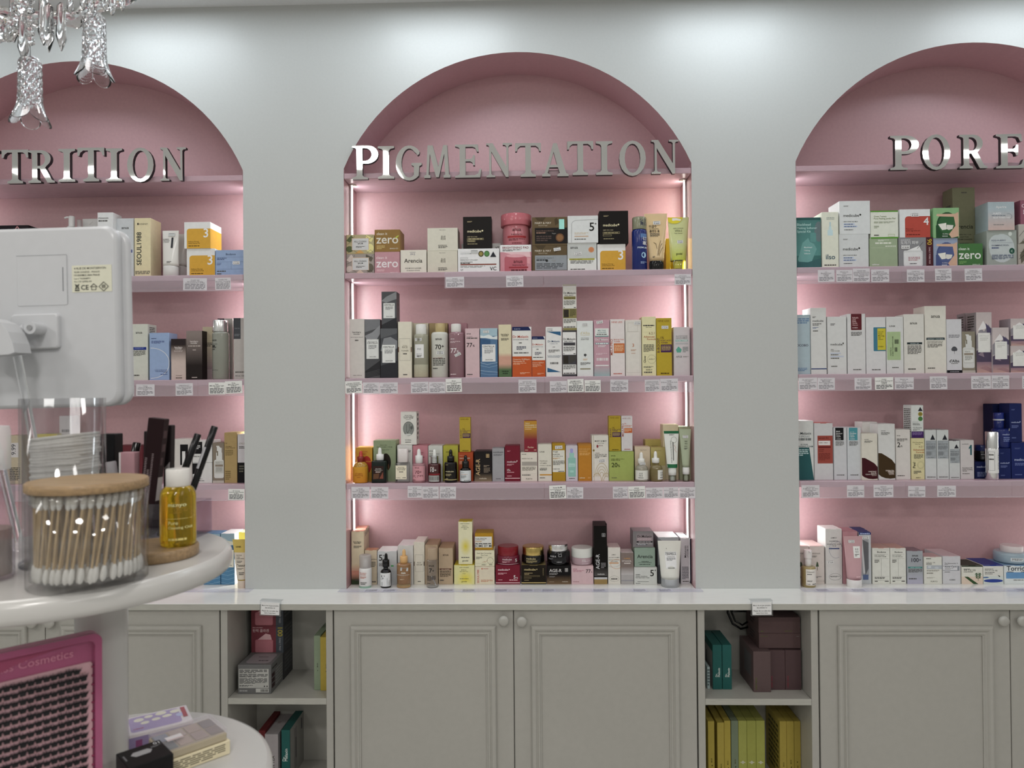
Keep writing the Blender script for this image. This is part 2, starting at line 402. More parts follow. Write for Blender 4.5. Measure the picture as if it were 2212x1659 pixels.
# ------------------------------------------------------------------ niche shelves, light strips, label rails
NN = {'l': 'left', 'm': 'middle', 'r': 'right'}
for k, c in NX.items():
    for s, z in ((0, LEDGE), (1, SZ[1]), (2, SZ[2]), (3, SZ[3])):
        m = M(); box(m, -HW + .0006, HW - .0006, .0004, ND - .0006, -ST, 0, mt='shelf', b=.0012)
        nm = ('pink wooden ledge carrying the mirrored letters in the %s niche', 'pink wooden top shelf of the %s niche', 'pink wooden second shelf of the %s niche', 'pink wooden third shelf of the %s niche')[s] % NN[k]
        tag(m.build('wall_shelf', None, (c, 0, z)), nm, 'shelf', 'pink shelves of the %s niche' % NN[k])
    for side in (-1, 1):
        for s, (z0, z1) in enumerate(((SZ[1], LEDGE - ST), (SZ[2], SZ[1] - ST), (SZ[3], SZ[2] - ST), (ZC, SZ[3] - ST))):
            lab = 'vertical LED light strip, %s side of the %s niche, %s bay' % ('left' if side < 0 else 'right', NN[k], ('top', 'second', 'third', 'lowest')[s])
            h = z1 - z0 - .004
            m = M(); x = -side * .0; box(m, -.0022, .0022, -.007, .007, 0, h, alb('c8c8c8'), 'metal', .0004)
            t = tag(m.build('light_strip', None, (c + side * (HW - .0024), .073, z0 + .002)), lab, 'light strip', 'LED strips of the %s niche' % NN[k])
            m = M(); pr = [(-side * .0023, -.0052)] + [(-side * (.0023 + .0034 * math.sin(a)), -.0045 * math.cos(a)) for a in (.5, 1, 1.57, 2.14, 2.64)] + [(-side * .0023, .0052)]
            n = len(pr); v = [(a, b, .001) for a, b in pr] + [(a, b, h - .001) for a, b in pr]
            m.add(v, [(i, (i + 1) % n, n + (i + 1) % n, n + i) for i in range(n)] + [tuple(range(n)), tuple(range(n, 2 * n))], mt='warm' if (k == 'm' and side > 0 and s == 0) else 'led')
            m.build('diffuser', t)
            l = lamp('AREA', 'led_strip_light', (c + side * (HW - .0072), .0765, (z0 + z1) / 2), LED_POWER * h / .3, (1, .92, .82) if (k == 'm' and side > 0 and s == 0) else (.93, .985, .975), shape='RECTANGLE', size=.010, size_y=h)
            l.rotation_euler = Vector((side * .95, -.3, 0)).to_track_quat('Z', 'Y').to_euler()
            if s == 0:
                m = M(); lathe(m, [(.0095, 0), (.0105, .001), (.0105, .003)], 18, alb('d0cac0'), 'gloss', cx=-side * .009); m.build('cable_grommet', t, (0, -.012, h - .0012))
# lettering needed anywhere in the scene
TAGTXT = [
(-.2059,-.1529,1.795,1.8257,'m',1,('MASQUE','BEAUTY OF JOSEON - Ground','Rice and Honey Glow Mask','16.90€'),0),
(-.0319,.0175,1.795,1.8275,'m',1,('TONER PAD','ANUA - Niacinamide 5 Txa','Brightening Pad','26.90€'),0),
(.4487,.4956,1.795,1.8254,'m',1,('NETTOYANT','Rice Water Bright Foaming','Cleanser','14.90€'),0),
(-.4976,-.4487,1.493,1.5285,'m',2,('Haruharu WONDER','Black Rice Hyaluronic','Cleansing Oil','26.90 €'),1),
(-.4479,-.4007,1.492,1.5241,'m',2,('NETTOYANT','SKIN1004 - Tone','Brightening Gel Foam','16.90€'),0),
(-.3996,-.3469,1.4916,1.5236,'m',2,('LOTION TONIQUE','SKIN1004 - Tone','Brightening Boosting Toner','21.90€'),0),
(-.3085,-.2581,1.4922,1.5242,'m',2,('LOTION TONIQUE','BEAUTY OF JOSEON - Glow','Replenishing Rice Milk','21.90€'),0),
(-.257,-.2086,1.4918,1.5237,'m',2,('LOTION TONIQUE','ANUA - Rice 70 Glow','Milky Toner','27.90€'),0),
(-.2069,-.1612,1.494,1.5326,'m',2,('Anua','Anua 77% Toner Heartleaf','24.90 €'),1),
(.0008,.0521,1.4907,1.5281,'m',2,('NETTOYANT','ANUA - Rice Enzyme','Brightening Cleansing Powder','19.90€'),0),
(.0909,.1408,1.4907,1.5234,'m',2,('SERUM','Dr.Melaxin','Peel Shot Rice Ampoule','24.90€'),0),
(.1418,.1878,1.4911,1.5282,'m',2,('DR.MELAXIN','TX Serum Toner','26.90 €'),1),
(.1895,.2356,1.4907,1.5252,'m',2,("D'ALBA",'VITA TONING SERUM TONER','25.90 €'),1),
(.2628,.3138,1.4907,1.5258,'m',2,('NETTOYANT','DR MELAXIN MELTING','CLEANSER - 150ml','23.90€'),0),
(.3615,.4045,1.4907,1.525,'m',2,('LOTION TONIQUE','AXIS-Y Dark Spot','Correcting Glow Toner','23.90€'),0),
(.4055,.4558,1.4916,1.5272,'m',2,('TONER','B-Boost 1% Kojic Acid','Toner','23.90€'),0),
(-.4835,-.4307,1.1895,1.2233,'m',3,('SERUM','DR ALTHEA','Vitamin C Boosting Serum','21.90€'),0),
(-.4272,-.3767,1.1893,1.223,'m',3,('SERUM','DR ALTHEA','Gentle Vitamin C Serum','21.90€'),0),
(-.3206,-.2795,1.1915,1.2248,'m',3,('SERUM','ANUA - Peach 70 Niacin','Serum','22.90€'),0),
(-.2786,-.231,1.1887,1.2232,'m',3,('SERUM','ANUA - Niacinamide','10% TXA 4% Serum','25.90€'),0),
(-.2287,-.1816,1.1884,1.223,'m',3,('SERUM','medicube - Age-R','Glutathione Glow Serum','31.90€'),0),
(.087,.135,1.1871,1.2254,'m',3,('Some By Mi','Yuja Niacin Blemish Care Serum','22.90 €'),1),
(.1359,.183,1.1871,1.2199,'m',3,('SERUM','Mary & May','Rice Niacin 10% Triple','Vitamin Serum','25.90€'),0),
(.2678,.3108,1.1871,1.2206,'m',3,('SERUM','NINELESS - B-Boost 1%','Kojic Acid Serum','23.90€'),0),
(.3118,.3595,1.1874,1.2217,'m',3,('ANUA','Green Lemon Vita C Serum','27.90 €'),1),
(.3612,.4101,1.1871,1.2175,'m',3,('SERUM','BEAUTY OF JOSEON - Glow','Serum Propolis','17.90€'),0),
(.4111,.4547,1.1871,1.2186,'m',3,('SERUM','Dark Spot Correcting Glow','Serum','18.90€'),0),
(.4557,.5011,1.1871,1.2184,'m',3,('SERUM','BEAUTY OF JOSEON - Light','On Serum Centella','17.90€'),0),
(.854,.9004,1.798,1.8322,'r',1,('Ilso','Blackhead Spot','Softener','16.90€'),0),
(.9053,.9504,1.7973,1.8315,'r',1,('PEELING GEL','ILSO','Melting Serum Softener','18.90 €'),0),
(.9514,.9989,1.7967,1.8348,'r',1,('TONER PAD','SUNGBOON EDITOR','Green Tomato Pore','Peeling Jumbo Pad','25.90€'),0),
(1.0032,1.0533,1.7961,1.8315,'r',1,('TONER PAD','CELIMAX Jiwoogae','Heartleaf BHA Peeling Pad','23.90€'),0),
(1.1028,1.1515,1.795,1.8303,'r',1,('TONER PAD','NUMBUZIN - No.4 Pore Zero','Peeled Egg Toner Pad','22.90€'),0),
(1.1816,1.2275,1.7965,1.8319,'r',1,('DEMAQUILLANT','Dr Althea','Pore Grinding Cleansing Balm','18.90€'),0),
(1.264,1.3124,1.7955,1.8308,'r',1,('TONER PAD','EQQUALBERRY','Swimming Pool Toner Pad','27.90€'),0),
(.7958,.8482,1.4922,1.5264,'r',2,('GEL NETTOYANT','TOCOBO','Coconut Clay Cleansing Foam','16.90€'),0),
(.8491,.8974,1.4918,1.5259,'r',2,('GEL NETTOYANT','MEDICUBE','Zero Foam Cleanser','18.90 €'),0),
(.9529,1.0004,1.4909,1.525,'r',2,('GEL NETTOYANT','COSRX','Salicylic Acid Daily','Gentle Cleanser','12.90 €'),0),
(1.0085,1.0598,1.4907,1.5258,'r',2,('COSRX','Low pH Good Morning Gel','Cleanser','12.90 €'),1),
(1.0649,1.1179,1.4913,1.5253,'r',2,('PEELING GEL','Anua','Pore Resurfacing Glow Peel','18.90 €'),0),
(1.1629,1.2113,1.4907,1.5271,'r',2,('GEL NETTOYANT',"D'Alba White Truffle",'Deep Clean Foam Cleanser','16.90 €'),0),
(1.2779,1.3327,1.4908,1.5273,'r',2,('TONER','Madagascar Centella','Poremizing Clear Toner','18.90€'),0),
(1.334,1.3827,1.4907,1.5282,'r',2,('SERUM','SKIN1004 - Centella','Poremizing Fresh Ampoule','25.90€'),0),
(1.419,1.4659,1.4907,1.5261,'r',2,('SERUM',),0),
(.8014,.8511,1.1871,1.2219,'r',3,('NETTOYANT','Dr.Melaxin - BY Pore','Cleansing Foam','16.90€'),0),
(.928,.976,1.1871,1.2213,'r',3,('TONER','COSRX','BHA Blackhead Power Liquid','18.90€'),0),
(1.0022,1.0574,1.1871,1.2223,'r',3,('ESSENCE','ISNTREE - Chestnut AHA 8%','Clear Essence','19.90 €'),0),
(1.0985,1.1462,1.1871,1.2179,'r',3,('TONER','Anua','BHA 2% Gentle Exfoliating','Toner','21.90€'),0),
(1.1794,1.2311,1.1871,1.2188,'r',3,('SERUM','VT Cosmetics','Reedle Shot 100 300 700','25.90€'),0),
(-1.1774,-1.1271,1.795,1.8285,'l',1,('SERUM',),0),
(-.9717,-.902,1.7962,1.8312,'l',1,('TONER PAD','No.3 Radiance Glowing','Jumbo Essence Pad - 27.90€'),0),
(-.8771,-.8313,1.7965,1.8315,'l',1,('TONER PAD','BIODANCE - Caro-net Gel','Toner Pads - 20.90 €'),0),
(-1.1554,-1.1175,1.4907,1.5248,'l',2,('NETTOYANT','Hyaluronic Acid','Moisturizing Foam','18.90€'),0),
(-1.1116,-1.0574,1.4907,1.5244,'l',2,('TONER','Ultra-Low Molecular','Hyaluronic Acid Toner','19.90€'),0),
(-.9949,-.9444,1.4907,1.5261,'l',2,('DEMAQUILLANT','Wonder Black Rice Moisture','Deep Cleansing Oil','19.90€'),0),
(-.8964,-.8486,1.493,1.5279,'l',2,('Tirtir','Milk Skin Toner Light','25.90 €'),1),
(-.8475,-.7977,1.4953,1.5315,'l',2,('Tirtir','Milk Skin Toner','25.90 €'),1),
(-.841,-.794,1.1871,1.2192,'l',3,('Dr Ceracle','Ceramide Cream Ampoule','26.90 €'),1)]
def strings(ops):
    for o in ops or ():
        if o[0] in ('t', 'T', 'D'): yield o[1]
        elif o[0] == '$' and o[1]: yield '\u20ac ' + o[1]
ITEMS = [
('C','carton','grey leaf-patterned balm carton beneath its green lookalike, far left of middle top shelf','carton',('m',1),(-.4586,.05,1.8405),(.0807,.06,.0589),'9d948c',[('p',[(0,.7),(.18,.98),(.3,.75),(.12,.6)],'c6bab2'),('p',[(.72,.98),(.98,.8),(.9,.6),(.7,.8)],'6a6355'),('o',.12,.25,.13,.16,'c6bab2'),('o',.85,.3,.14,.22,'6a6355'),('p',[(.3,.02),(.5,.22),(.65,.03)],'c9b3a2'),('s',[(.02,.5),(.2,.62),(.3,.95)],.008,'262422'),('s',[(.7,.95),(.85,.75),(.97,.95)],.008,'262422'),('s',[(.05,.05),(.25,.2),(.4,.05)],.008,'262422'),('s',[(.75,.05),(.88,.2),(.98,.05)],.008,'262422'),('r',.2,.19,.82,.82,'c9a98a'),('r',.215,.2,.805,.8,'c4c4c4'),('t','ALL CLEAN',.28,.72,.6,'262422',None),('t','BALM',.42,.6,.5,'262422',None),('l',.35,.68,.3,.4,2,'55534f')],None,None),
('C','carton','green leaf-patterned balm carton stacked on grey one, far left of middle top shelf','carton',('m',1),(-.4584,.05,1.8996),(.0812,.06,.0561),'b0a57c',[('p',[(0,.7),(.18,.98),(.3,.75),(.12,.6)],'5f6a44'),('p',[(.72,.98),(.98,.8),(.9,.6),(.7,.8)],'d8cf8a'),('o',.12,.25,.13,.16,'5f6a44'),('o',.85,.3,.14,.22,'d8cf8a'),('p',[(.3,.02),(.5,.22),(.65,.03)],'c99c5a'),('s',[(.02,.5),(.2,.62),(.3,.95)],.008,'262422'),('s',[(.7,.95),(.85,.75),(.97,.95)],.008,'262422'),('s',[(.05,.05),(.25,.2),(.4,.05)],.008,'262422'),('s',[(.75,.05),(.88,.2),(.98,.05)],.008,'262422'),('r',.2,.19,.82,.82,'c9a98a'),('r',.215,.2,.805,.8,'c4c4c4'),('t','ALL CLEAN',.28,.72,.6,'262422',None),('t','BALM',.42,.6,.5,'262422',None),('l',.35,.68,.3,.4,2,'55534f')],None,None),
('C','carton','square pink carton with silver lettering under its gold twin, middle niche','carton',('m',1),(-.3796,.057,1.8405),(.0739,.07,.0644),'bd8d95',[('t','clean it',.06,.5,.68,'d8c4c8',None),('t','zero',.06,.93,.3,'dcd0d2',None),('l',.08,.4,.1,.2,2,'d8b8bc'),('t','BANILA CO',.62,.92,.04,'d8c4c8',None)],None,None),
('C','carton','square gold carton with silver lettering, on its pink twin','carton',('m',1),(-.3789,.057,1.9051),(.0744,.07,.0648),'94723a',[('t','clean it',.08,.5,.76,'c9c2b0',None),('t','zero',.06,.93,.38,'cfcabd',None),('l',.08,.4,.1,.28,3,'c8b070'),('t','BANILA CO',.6,.92,.12,'cfcabd',None),('p',[(.8,.6),(.86,.7),(.9,.62)],'b9c84a'),('p',[(.86,.68),(.95,.75),(.93,.66)],'b9c84a')],None,None),
('C','carton','cream carton with one dark serif word between pink and hangul-emblem cartons','carton',('m',1),(-.3023,.055,1.8405),(.0757,.07,.0684),'d2cdc0',[('s',[(.36,.9),(.58,.9)],.012,'5a5878'),('t','1912',.38,.56,.78,'5a5878',None),('t','Arencia',.14,.84,.46,'33312c',None),('t','RICE MOCHI CLEANSER',.18,.8,.2,'262422',None),('t','BY AROENCIA ARTISANS',.24,.74,.11,'262422',None)],None,None),
('C','carton','lower of two cream cartons with black hangul emblem, middle top shelf','carton',('m',1),(-.218,.0595,1.8405),(.0878,.075,.0652),'c9c4b4',[('t','Beauty of Joseon',.4,.6,.9,'262422',None),('t','조선',.445,.595,.568,'2a2824',None),('t','미녀',.445,.595,.47,'2a2824',None),('t','REVERSION',.36,.64,.21,'262422',None),('l',.36,.66,.1,.19,2,'55534f')],None,None),
('C','carton','upper of two cream cartons with black hangul emblem, middle top shelf','carton',('m',1),(-.2172,.057,1.9059),(.0884,.07,.0665),'cbc7b8',[('t','Beauty of Joseon',.4,.6,.9,'262422',None),('t','조선',.445,.595,.568,'2a2824',None),('t','미녀',.445,.595,.47,'2a2824',None),('t','REVERSION',.36,.64,.21,'262422',None),('l',.36,.66,.1,.19,2,'55534f')],None,None),
('C','carton','white mask carton lying behind the one with three emblems','carton',('m',1),(-.1089,.105,1.8405),(.117,.05,.097),'d6d6d2',[('t','VT',.86,.97,.82,'262422',None)],None,None),
('C','carton','white mask carton with three round and triangular emblems and a brown bar','carton',('m',1),(-.1121,.041,1.8405),(.1199,.05,.069),'e9ecea',[('t','CICA EXOSOME',.06,.33,.77,'8a8f90',None),('s',[(.06,.86),(.36,.86)],.004,'8a8f90'),('t','REEDLE SHOT VITA-LIGHT',.06,.48,.5,'4a4c4e',None),('t','BRIGHTENING MASK',.06,.36,.42,'4a4c4e',None),('l',.06,.3,.37,.41,1,'55534f'),('f',.06,.57,.24,.63,.004,'777777'),('r',.06,.31,.93,.36,'8d4a3c'),('t','VC',.77,.93,.08,'2b2e33',None),('t','VT',.06,.13,.07,'666666',None),('l',.06,.66,.19,.28,2,'9a9c9c'),('o',.56,.78,.066,.125,'4c4322'),('o',.56,.78,.045,.085,'9a8a4a'),('o',.7,.78,.066,.125,'3c7038'),('o',.7,.78,.05,.09,'5c9050'),('p',[(.78,.64),(.93,.64),(.855,.87)],'30323a'),('$','',.4,.87,.17,0)],None,None),
('C','carton','black carton with gold lettering on the white carton with three emblems','carton',('m',1),(-.1154,.0405,1.9097),(.0827,.045,.0931),'1e1917',[('l',.15,.32,.82,.86,2,'b0a078'),('t','medicube',.15,.64,.51,'d8cfa8',None),('o',.68,.56,.03,.025,'d8cfa8'),('t','DEEP VITA C PAD',.15,.5,.36,'b8ad88',None),('f',.14,.275,.72,.33,.008,'a89c74'),('f',.14,.21,.43,.26,.008,'a89c74'),('l',.18,.68,.29,.32,1,'a89c74'),('l',.18,.4,.225,.245,1,'a89c74'),('l',.15,.5,.14,.16,1,'a89c74')],None,None),
('C','carton','white carton with pink gel picture, under the round pink jar','carton',('m',1),(-.0046,.0595,1.8405),(.0906,.075,.0796),'e4dcdc',[('r',0,.02,1,.74,'c98a94'),('p',[(.1,.74),(.95,.74),(.98,.55),(.5,.6)],'e0b4b8'),('p',[(.6,.6),(.98,.5),(.95,.3),(.7,.4)],'d498a0'),('R',.14,0,.86,.58,.07,'b9606c'),('o',.5,.6,.3,.06,'d9a0a8'),('t','BRIGHTENING PAD',.08,.92,.86,'8a3a44',None),('l',.08,.68,.76,.83,2,'55534f'),('t','anua',.43,.72,.34,'5c2028',None),('t','Brightening Pad',.4,.78,.24,'5c2028',None),('r',.28,.15,.9,.2,'a03038'),('l',.35,.85,.05,.1,1,'5c2028')],None,None),
('L','pad_jar','round pink pad jar with a wide screw lid','pad jar',('m',1),(-.0028,.0663,1.9203),[('body','jar',.0405,0,.0611,'c0747c','gloss',0),('lid','dome',.0456,.0611,.0945,'c46a74','gloss',-.0006)],[('t','anua',.36,.68,.68,'5a2228',None),('t','Brightening Pad',.32,.72,.5,'5a2228',None),('r',.18,.36,.86,.46,'a83438'),('l',.22,.82,.2,.32,2,'7a3038'),('l',.34,.7,.08,.12,1,'7a3038')],None,{}),
('C','carton','brown mask carton with grey label panel, lower of the two brown ones','carton',('m',1),(.0937,.05,1.8405),(.1005,.06,.0764),'66553a',[('p',[(.08,1),(.4,1),(.3,.84),(.16,.88)],'54452e'),('p',[(.64,.92),(.7,.98),(.78,.8),(.66,.7)],'54452e'),('t','MARY & MAY',.08,.55,.76,'c9bfae',None),('t','Natural & Vegan',.18,.44,.69,'b8ad98',None),('r',.08,.06,1,.62,'8f959a'),('t','Niacinamide Vitamin C',.12,.62,.5,'3c4044',None),('l',.12,.4,.42,.47,1,'3c4044'),('o',.42,.42,.035,.05,'2a2a2a'),('t','Vegan',.56,.68,.4,'8a8a84',None),('l',.12,.9,.1,.32,4,'54585c'),('$','76.00',.72,.85,.2,8)],None,None),
('C','carton','brown mask carton with black label panel, on the grey-panelled one','carton',('m',1),(.0944,.05,1.9171),(.1016,.06,.0818),'6a583c',[('p',[(.08,1),(.4,1),(.3,.84),(.16,.88)],'54452e'),('p',[(.64,.92),(.7,.98),(.78,.8),(.66,.7)],'54452e'),('t','MARY & MAY',.08,.55,.76,'c9bfae',None),('t','Natural & Vegan',.18,.44,.69,'b8ad98',None),('r',.08,.06,1,.62,'231f1e'),('t','Premium Mandarine Blackberry',.12,.62,.5,'8a6c5c',None),('l',.12,.4,.42,.47,1,'8a6c5c'),('o',.42,.42,.035,.05,'2a2a2a'),('t','Vegan',.56,.68,.4,'8a8a84',None),('o',.79,.27,.12,.15,'6e4a30'),('o',.79,.27,.09,.11,'8f6740'),('l',.12,.55,.12,.34,3,'5c4a44'),('r',.77,.57,.92,.92,'9adccf')],None,None),
('C','carton','white carton with orange disc emblem and olive stripe, middle top shelf','carton',('m',1),(.1875,.055,1.8405),(.084,.07,.0819),'d2d4d0',[('r',0,.45,1,1,'b9bcb9'),('t','anua',.1,.36,.8,'262422',None),('o',.82,.76,.1,.1,'c98e66'),('o',.82,.76,.075,.075,'c87f50'),('r',.06,.4,.93,.455,'a3a02c'),('t','VITAMIN C + ARBUTIN',.1,.5,.41,'4a4814',None),('l',.1,.88,.26,.38,3,'6a6a66'),('l',.1,.62,.06,.09,1,'55534f'),('$','20.00',.36,.63,.24,6)],None,None),
('C','carton','white carton with large 5 and plus sign, on the orange-disc carton','carton',('m',1),(.1907,.0555,1.9226),(.0879,.075,.0785),'cdcfce',[('s',[(.3,.83),(.273,.828),(.247,.823),(.223,.814),(.2,.801),(.18,.786),(.162,.768),(.149,.748),(.138,.726),(.132,.703),(.13,.68)],.01,'8a8c8c'),('s',[(.3,.83),(1,.86)],.01,'8a8c8c'),('s',[(.13,.68),(.12,.02)],.012,'8a8c8c'),('t','5',.71,.87,.44,'262422',None),('t','+',.88,.95,.64,'262422',None),('l',.22,.7,.3,.38,2,'c9b9a0'),('r',.22,.22,.68,.26,'c4a890'),('l',.22,.6,.12,.15,1,'55534f')],None,None),
('C','carton','white and yellow carton with a large 3, right half of middle top shelf','carton',('m',1),(.2723,.0575,1.8405),(.0812,.075,.078),'d6d6d4',[('R',.1,0,1,.75,.1,'cf9d2c'),('r',.4,0,1,.75,'cf9d2c'),('r',.1,0,.6,.45,'cf9d2c'),('t','3',.74,.92,.42,'ece6d8',None),('t','Radiance Glowing',.16,.56,.24,'3c2c08',None),('t','Jumbo Essence Pad',.16,.6,.18,'3c2c08',None),('l',.16,.6,.08,.11,1,'5c4410')],None,None),
('C','carton','black carton with gold lettering on the yellow carton with a 3','carton',('m',1),(.2796,.0535,1.9187),(.0833,.075,.0946),'1c1716',[('l',.15,.32,.82,.86,2,'b0a078'),('t','medicube',.13,.62,.53,'d8cfa8',None),('o',.66,.58,.03,.025,'d8cfa8'),('t','DEEP VITA C PAD',.13,.48,.4,'b8ad88',None),('f',.12,.3,.7,.36,.008,'a89c74'),('f',.12,.23,.42,.28,.008,'a89c74'),('l',.16,.66,.32,.34,1,'a89c74'),('l',.14,.5,.14,.16,1,'a89c74')],None,None),
('L','toner_bottle','deep blue toner bottle with pale gold cap and Japanese lettering','toner bottle',('m',1),(.3542,.0276,1.8405),[('body','bottle',.0216,0,.1188,'1e2f78','gloss',0),('cap','dome',.0203,.1188,.1544,'8a8a70','gloss',.0002)],[('r',.5,.78,.95,.88,'5a7cae'),('t','PREMIUM',.3,.95,.52,'b8c4d4',None),('p',[(.3,.5),(.95,.5),(.8,.3)],'4a86c0'),('o',.72,.36,.16,.07,'9cc4dc'),('T','美白',.9,.6,.8,'d4dce4',None),('l',.5,.92,.14,.2,2,'8ea2c8')],[('t','シミ',.46,.98,.55,'2a3060',None),('t','美白',.5,.98,.3,'2a3060',None)],{}),
('T','squeeze_tube','cream rice-wash tube standing on its black ribbed cap','squeeze tube',('m',1),(.4018,.0237,1.8405),((.0333,-.0007,.1647),(.0213,.0006,.0263),.0197,'d3b88a','gloss','1c1a1a','gloss',None,1.5),[('$','24.00',.53,.8,.33,2),('t','미감수',.16,.52,.7,'262422',None),('t','RICE WATER BRIGHT',.16,.62,.665,'262422',None),('t','클렌징 폼',.16,.66,.6,'262422',None),('l',.17,.66,.5,.58,4,'55534f'),('s',[(.5,.1),(.62,.3),(.72,.42)],.02,'4a3420'),('s',[(.56,.12),(.7,.3),(.8,.36)],.02,'4a3420'),('s',[(.6,.1),(.78,.24),(.86,.28)],.02,'4a3420'),('s',[(.5,.24),(.45,.35),(.32,.38)],.02,'4a3420'),('l',.2,.36,.05,.09,2,'55534f')]),
('T','squeeze_tube','pale green to yellow tube on a clear cap beside the light strip','squeeze tube',('m',1),(.4647,.0274,1.8405),((.0307,.0022,.1538),(.0226,.0009,.0275),.0234,'c3c98e','gloss','e0d890','clear',None,1),[('G',0,0,1,.4,'b7bf3a','c3c98e'),('o',.3,1,.4,.15,'d8c81e'),('R',.2,.92,.62,.98,.03,'e8e8d8'),('t','VITA C',.3,.68,.66,'4a4c34',None),('t','GREEN TANGERINE',.22,.74,.73,'5a5c40',None),('t','Foam Cleanser',.28,.7,.61,'5a5c40',None),('$','26.00',.56,.42,.32,2),('t','goodal',.3,.68,.12,'50521c',None)]),
('C','carton','plain yellow carton standing behind two tubes at right end, middle top shelf','carton',('m',1),(.4703,.1,1.8405),(.0619,.05,.103),'c9ae2c',[('t','goodal',.05,.25,.1,'6a5a10',None)],None,None),
('C','carton','tall pale grey carton at left end of the middle second shelf','carton',('m',2),(-.4694,.045,1.5362),(.0433,.05,.1734),'c6c2bd',[('t','haruharu',.2,.76,.765,'262422',None),('t','wonder',.26,.7,.735,'262422',None),('t','Black Rice Hyaluronic Cleansing Oil',.08,.92,.69,'262422',None),('l',.36,.6,.63,.65,1,'55534f'),('t','150mL / 5.07 fl. oz',.24,.8,.045,'262422',None)],None,None),
('C','carton','dark grey dune-print carton second from left end of the middle second shelf','carton',('m',2),(-.4249,.049,1.5362),(.0447,.05,.1725),'56575a',[('p',[(0,.78),(0,1),(1,1),(1,.86)],'7a7c80'),('p',[(0,.72),(.5,.78),(1,.9),(1,.75),(.4,.5)],'8e9094'),('p',[(0,.12),(1,.3),(1,.05),(0,0)],'36373a'),('s',[(0,0),(1,.05)],.015,'6a6b6e'),('s',[(0,.02),(1,.075)],.015,'6a6b6e'),('s',[(0,.04),(1,.1)],.015,'6a6b6e'),('s',[(0,.06),(1,.125)],.015,'6a6b6e'),('s',[(0,.08),(1,.15)],.015,'6a6b6e'),('r',.1,.33,.9,.66,'d2d4d2'),('t','MADAGASCAR',.2,.8,.615,'8a8c8a',None),('t','CENTELLA',.16,.84,.585,'262422',None),('t','TONE BRIGHTENING',.24,.76,.555,'262422',None),('l',.24,.76,.49,.55,3,'77797a'),('t','SKIN1004',.3,.72,.355,'55585a',None)],None,None),
('C','carton','dark grey dune-print carton carrying another one, middle second shelf','carton',('m',2),(-.3753,.041,1.5362),(.0488,.05,.1444),'4e5055',[('p',[(0,.55),(.2,.8),(.6,.83),(1,.75),(1,.6),(.4,.5)],'85888c'),('p',[(0,1),(1,1),(1,.9),(0,.8)],'626468'),('p',[(0,.25),(1,.35),(1,0),(0,0)],'35363b'),('r',.1,.31,.88,.67,'d2d4d2'),('t','CENTELLA',.16,.82,.61,'262422',None),('t','TONE BRIGHTENING',.24,.74,.575,'262422',None),('l',.24,.76,.49,.56,3,'77797a'),('t','SKIN1004',.3,.72,.335,'55585a',None)],None,None),
('C','carton','dark grey dune-print carton on top of another, below the top shelf','carton',('m',2),(-.3747,.045,1.6808),(.0439,.05,.1075),'5a5c60',[('p',[(0,.75),(.3,.86),(1,1),(1,.8),(.3,.7)],'8d9094'),('p',[(0,.1),(1,.3),(1,0),(0,0)],'38393d'),('r',.12,.28,.88,.69,'d0d2d0'),('t','CENTELLA',.18,.82,.62,'262422',None),('l',.26,.76,.5,.59,4,'77797a'),('t','SKIN1004',.3,.72,.31,'55585a',None)],[('l',.3,.7,.3,.7,3,'55534f')],None),
('C','carton','tall cream carton with a thin printed frame, middle second shelf','carton',('m',2),(-.3289,.043,1.5362),(.0395,.05,.1636),'d2cdbc',[('f',.1,.31,.9,.7,.012,'77736a'),('r',0,.46,.06,.55,'7a5a4a'),('r',.94,.46,1,.55,'7a5a4a'),('t','RICE',.3,.7,.53,'8a8474',None),('t','TONER',.22,.78,.47,'8a8474',None),('l',.36,.66,.42,.44,1,'55534f'),('t',"I'm from",.36,.66,.57,'8a8474',None),('l',.36,.66,.05,.07,1,'55534f')],None,None),
('C','carton','cream carton behind the clear rice toner bottle with square white cap','carton',('m',2),(-.29,.0825,1.5362),(.048,.045,.1631),'c9c3ae',[],None,None),
('L','toner_bottle','clear toner bottle with white cap and hangul label, middle second shelf','toner bottle',('m',2),(-.2824,.027,1.5362),[('body','bottle',.0214,0,.1275,'b3b19c','tint',0),('cap','dome',.0159,.1275,.1559,'d2d2ce','gloss',-.0001)],[('r',.12,.45,.74,.76,'dcdcd6'),('t','조선',.29,.55,.633,'262422',None),('t','미녀',.29,.55,.464,'262422',None),('t','BEAUTY OF',.24,.6,.53,'262422',None),('l',.24,.6,.47,.51,2,'55534f'),('$','24.00',.38,.87,.44,0),('G',.02,.02,.98,.3,'a8a088','b3b19c')],None,{}),
('C','carton','gold carton behind the milky bottle printed 70+','carton',('m',2),(-.2364,.0825,1.5362),(.0549,.045,.1625),'a8936a',[],None,None),
('L','toner_bottle','milky toner bottle printed 70+ with gold cap','toner bottle',('m',2),(-.2285,.0293,1.5362),[('body','bottle',.0247,0,.1325,'c3c3ba','gloss',0),('cap','dome',.0149,.1325,.1582,'b5a170','gloss',.0017)],[('t','anua',.3,.68,.82,'262422',None),('t','70',.28,.64,.62,'262422',None),('t','+',.66,.8,.645,'262422',None),('$','31.00',.58,.54,.4,0),('l',.13,.86,.25,.42,5,'55534f'),('t','RICE 70 + CERAMIDE',.13,.72,.42,'8a4030',None),('l',.13,.42,.19,.21,1,'55534f')],None,{}),
('C','carton','pink carton behind the pink 77 percent bottle','carton',('m',2),(-.179,.0825,1.5362),(.0542,.045,.1619),'b0828c',[],None,None),
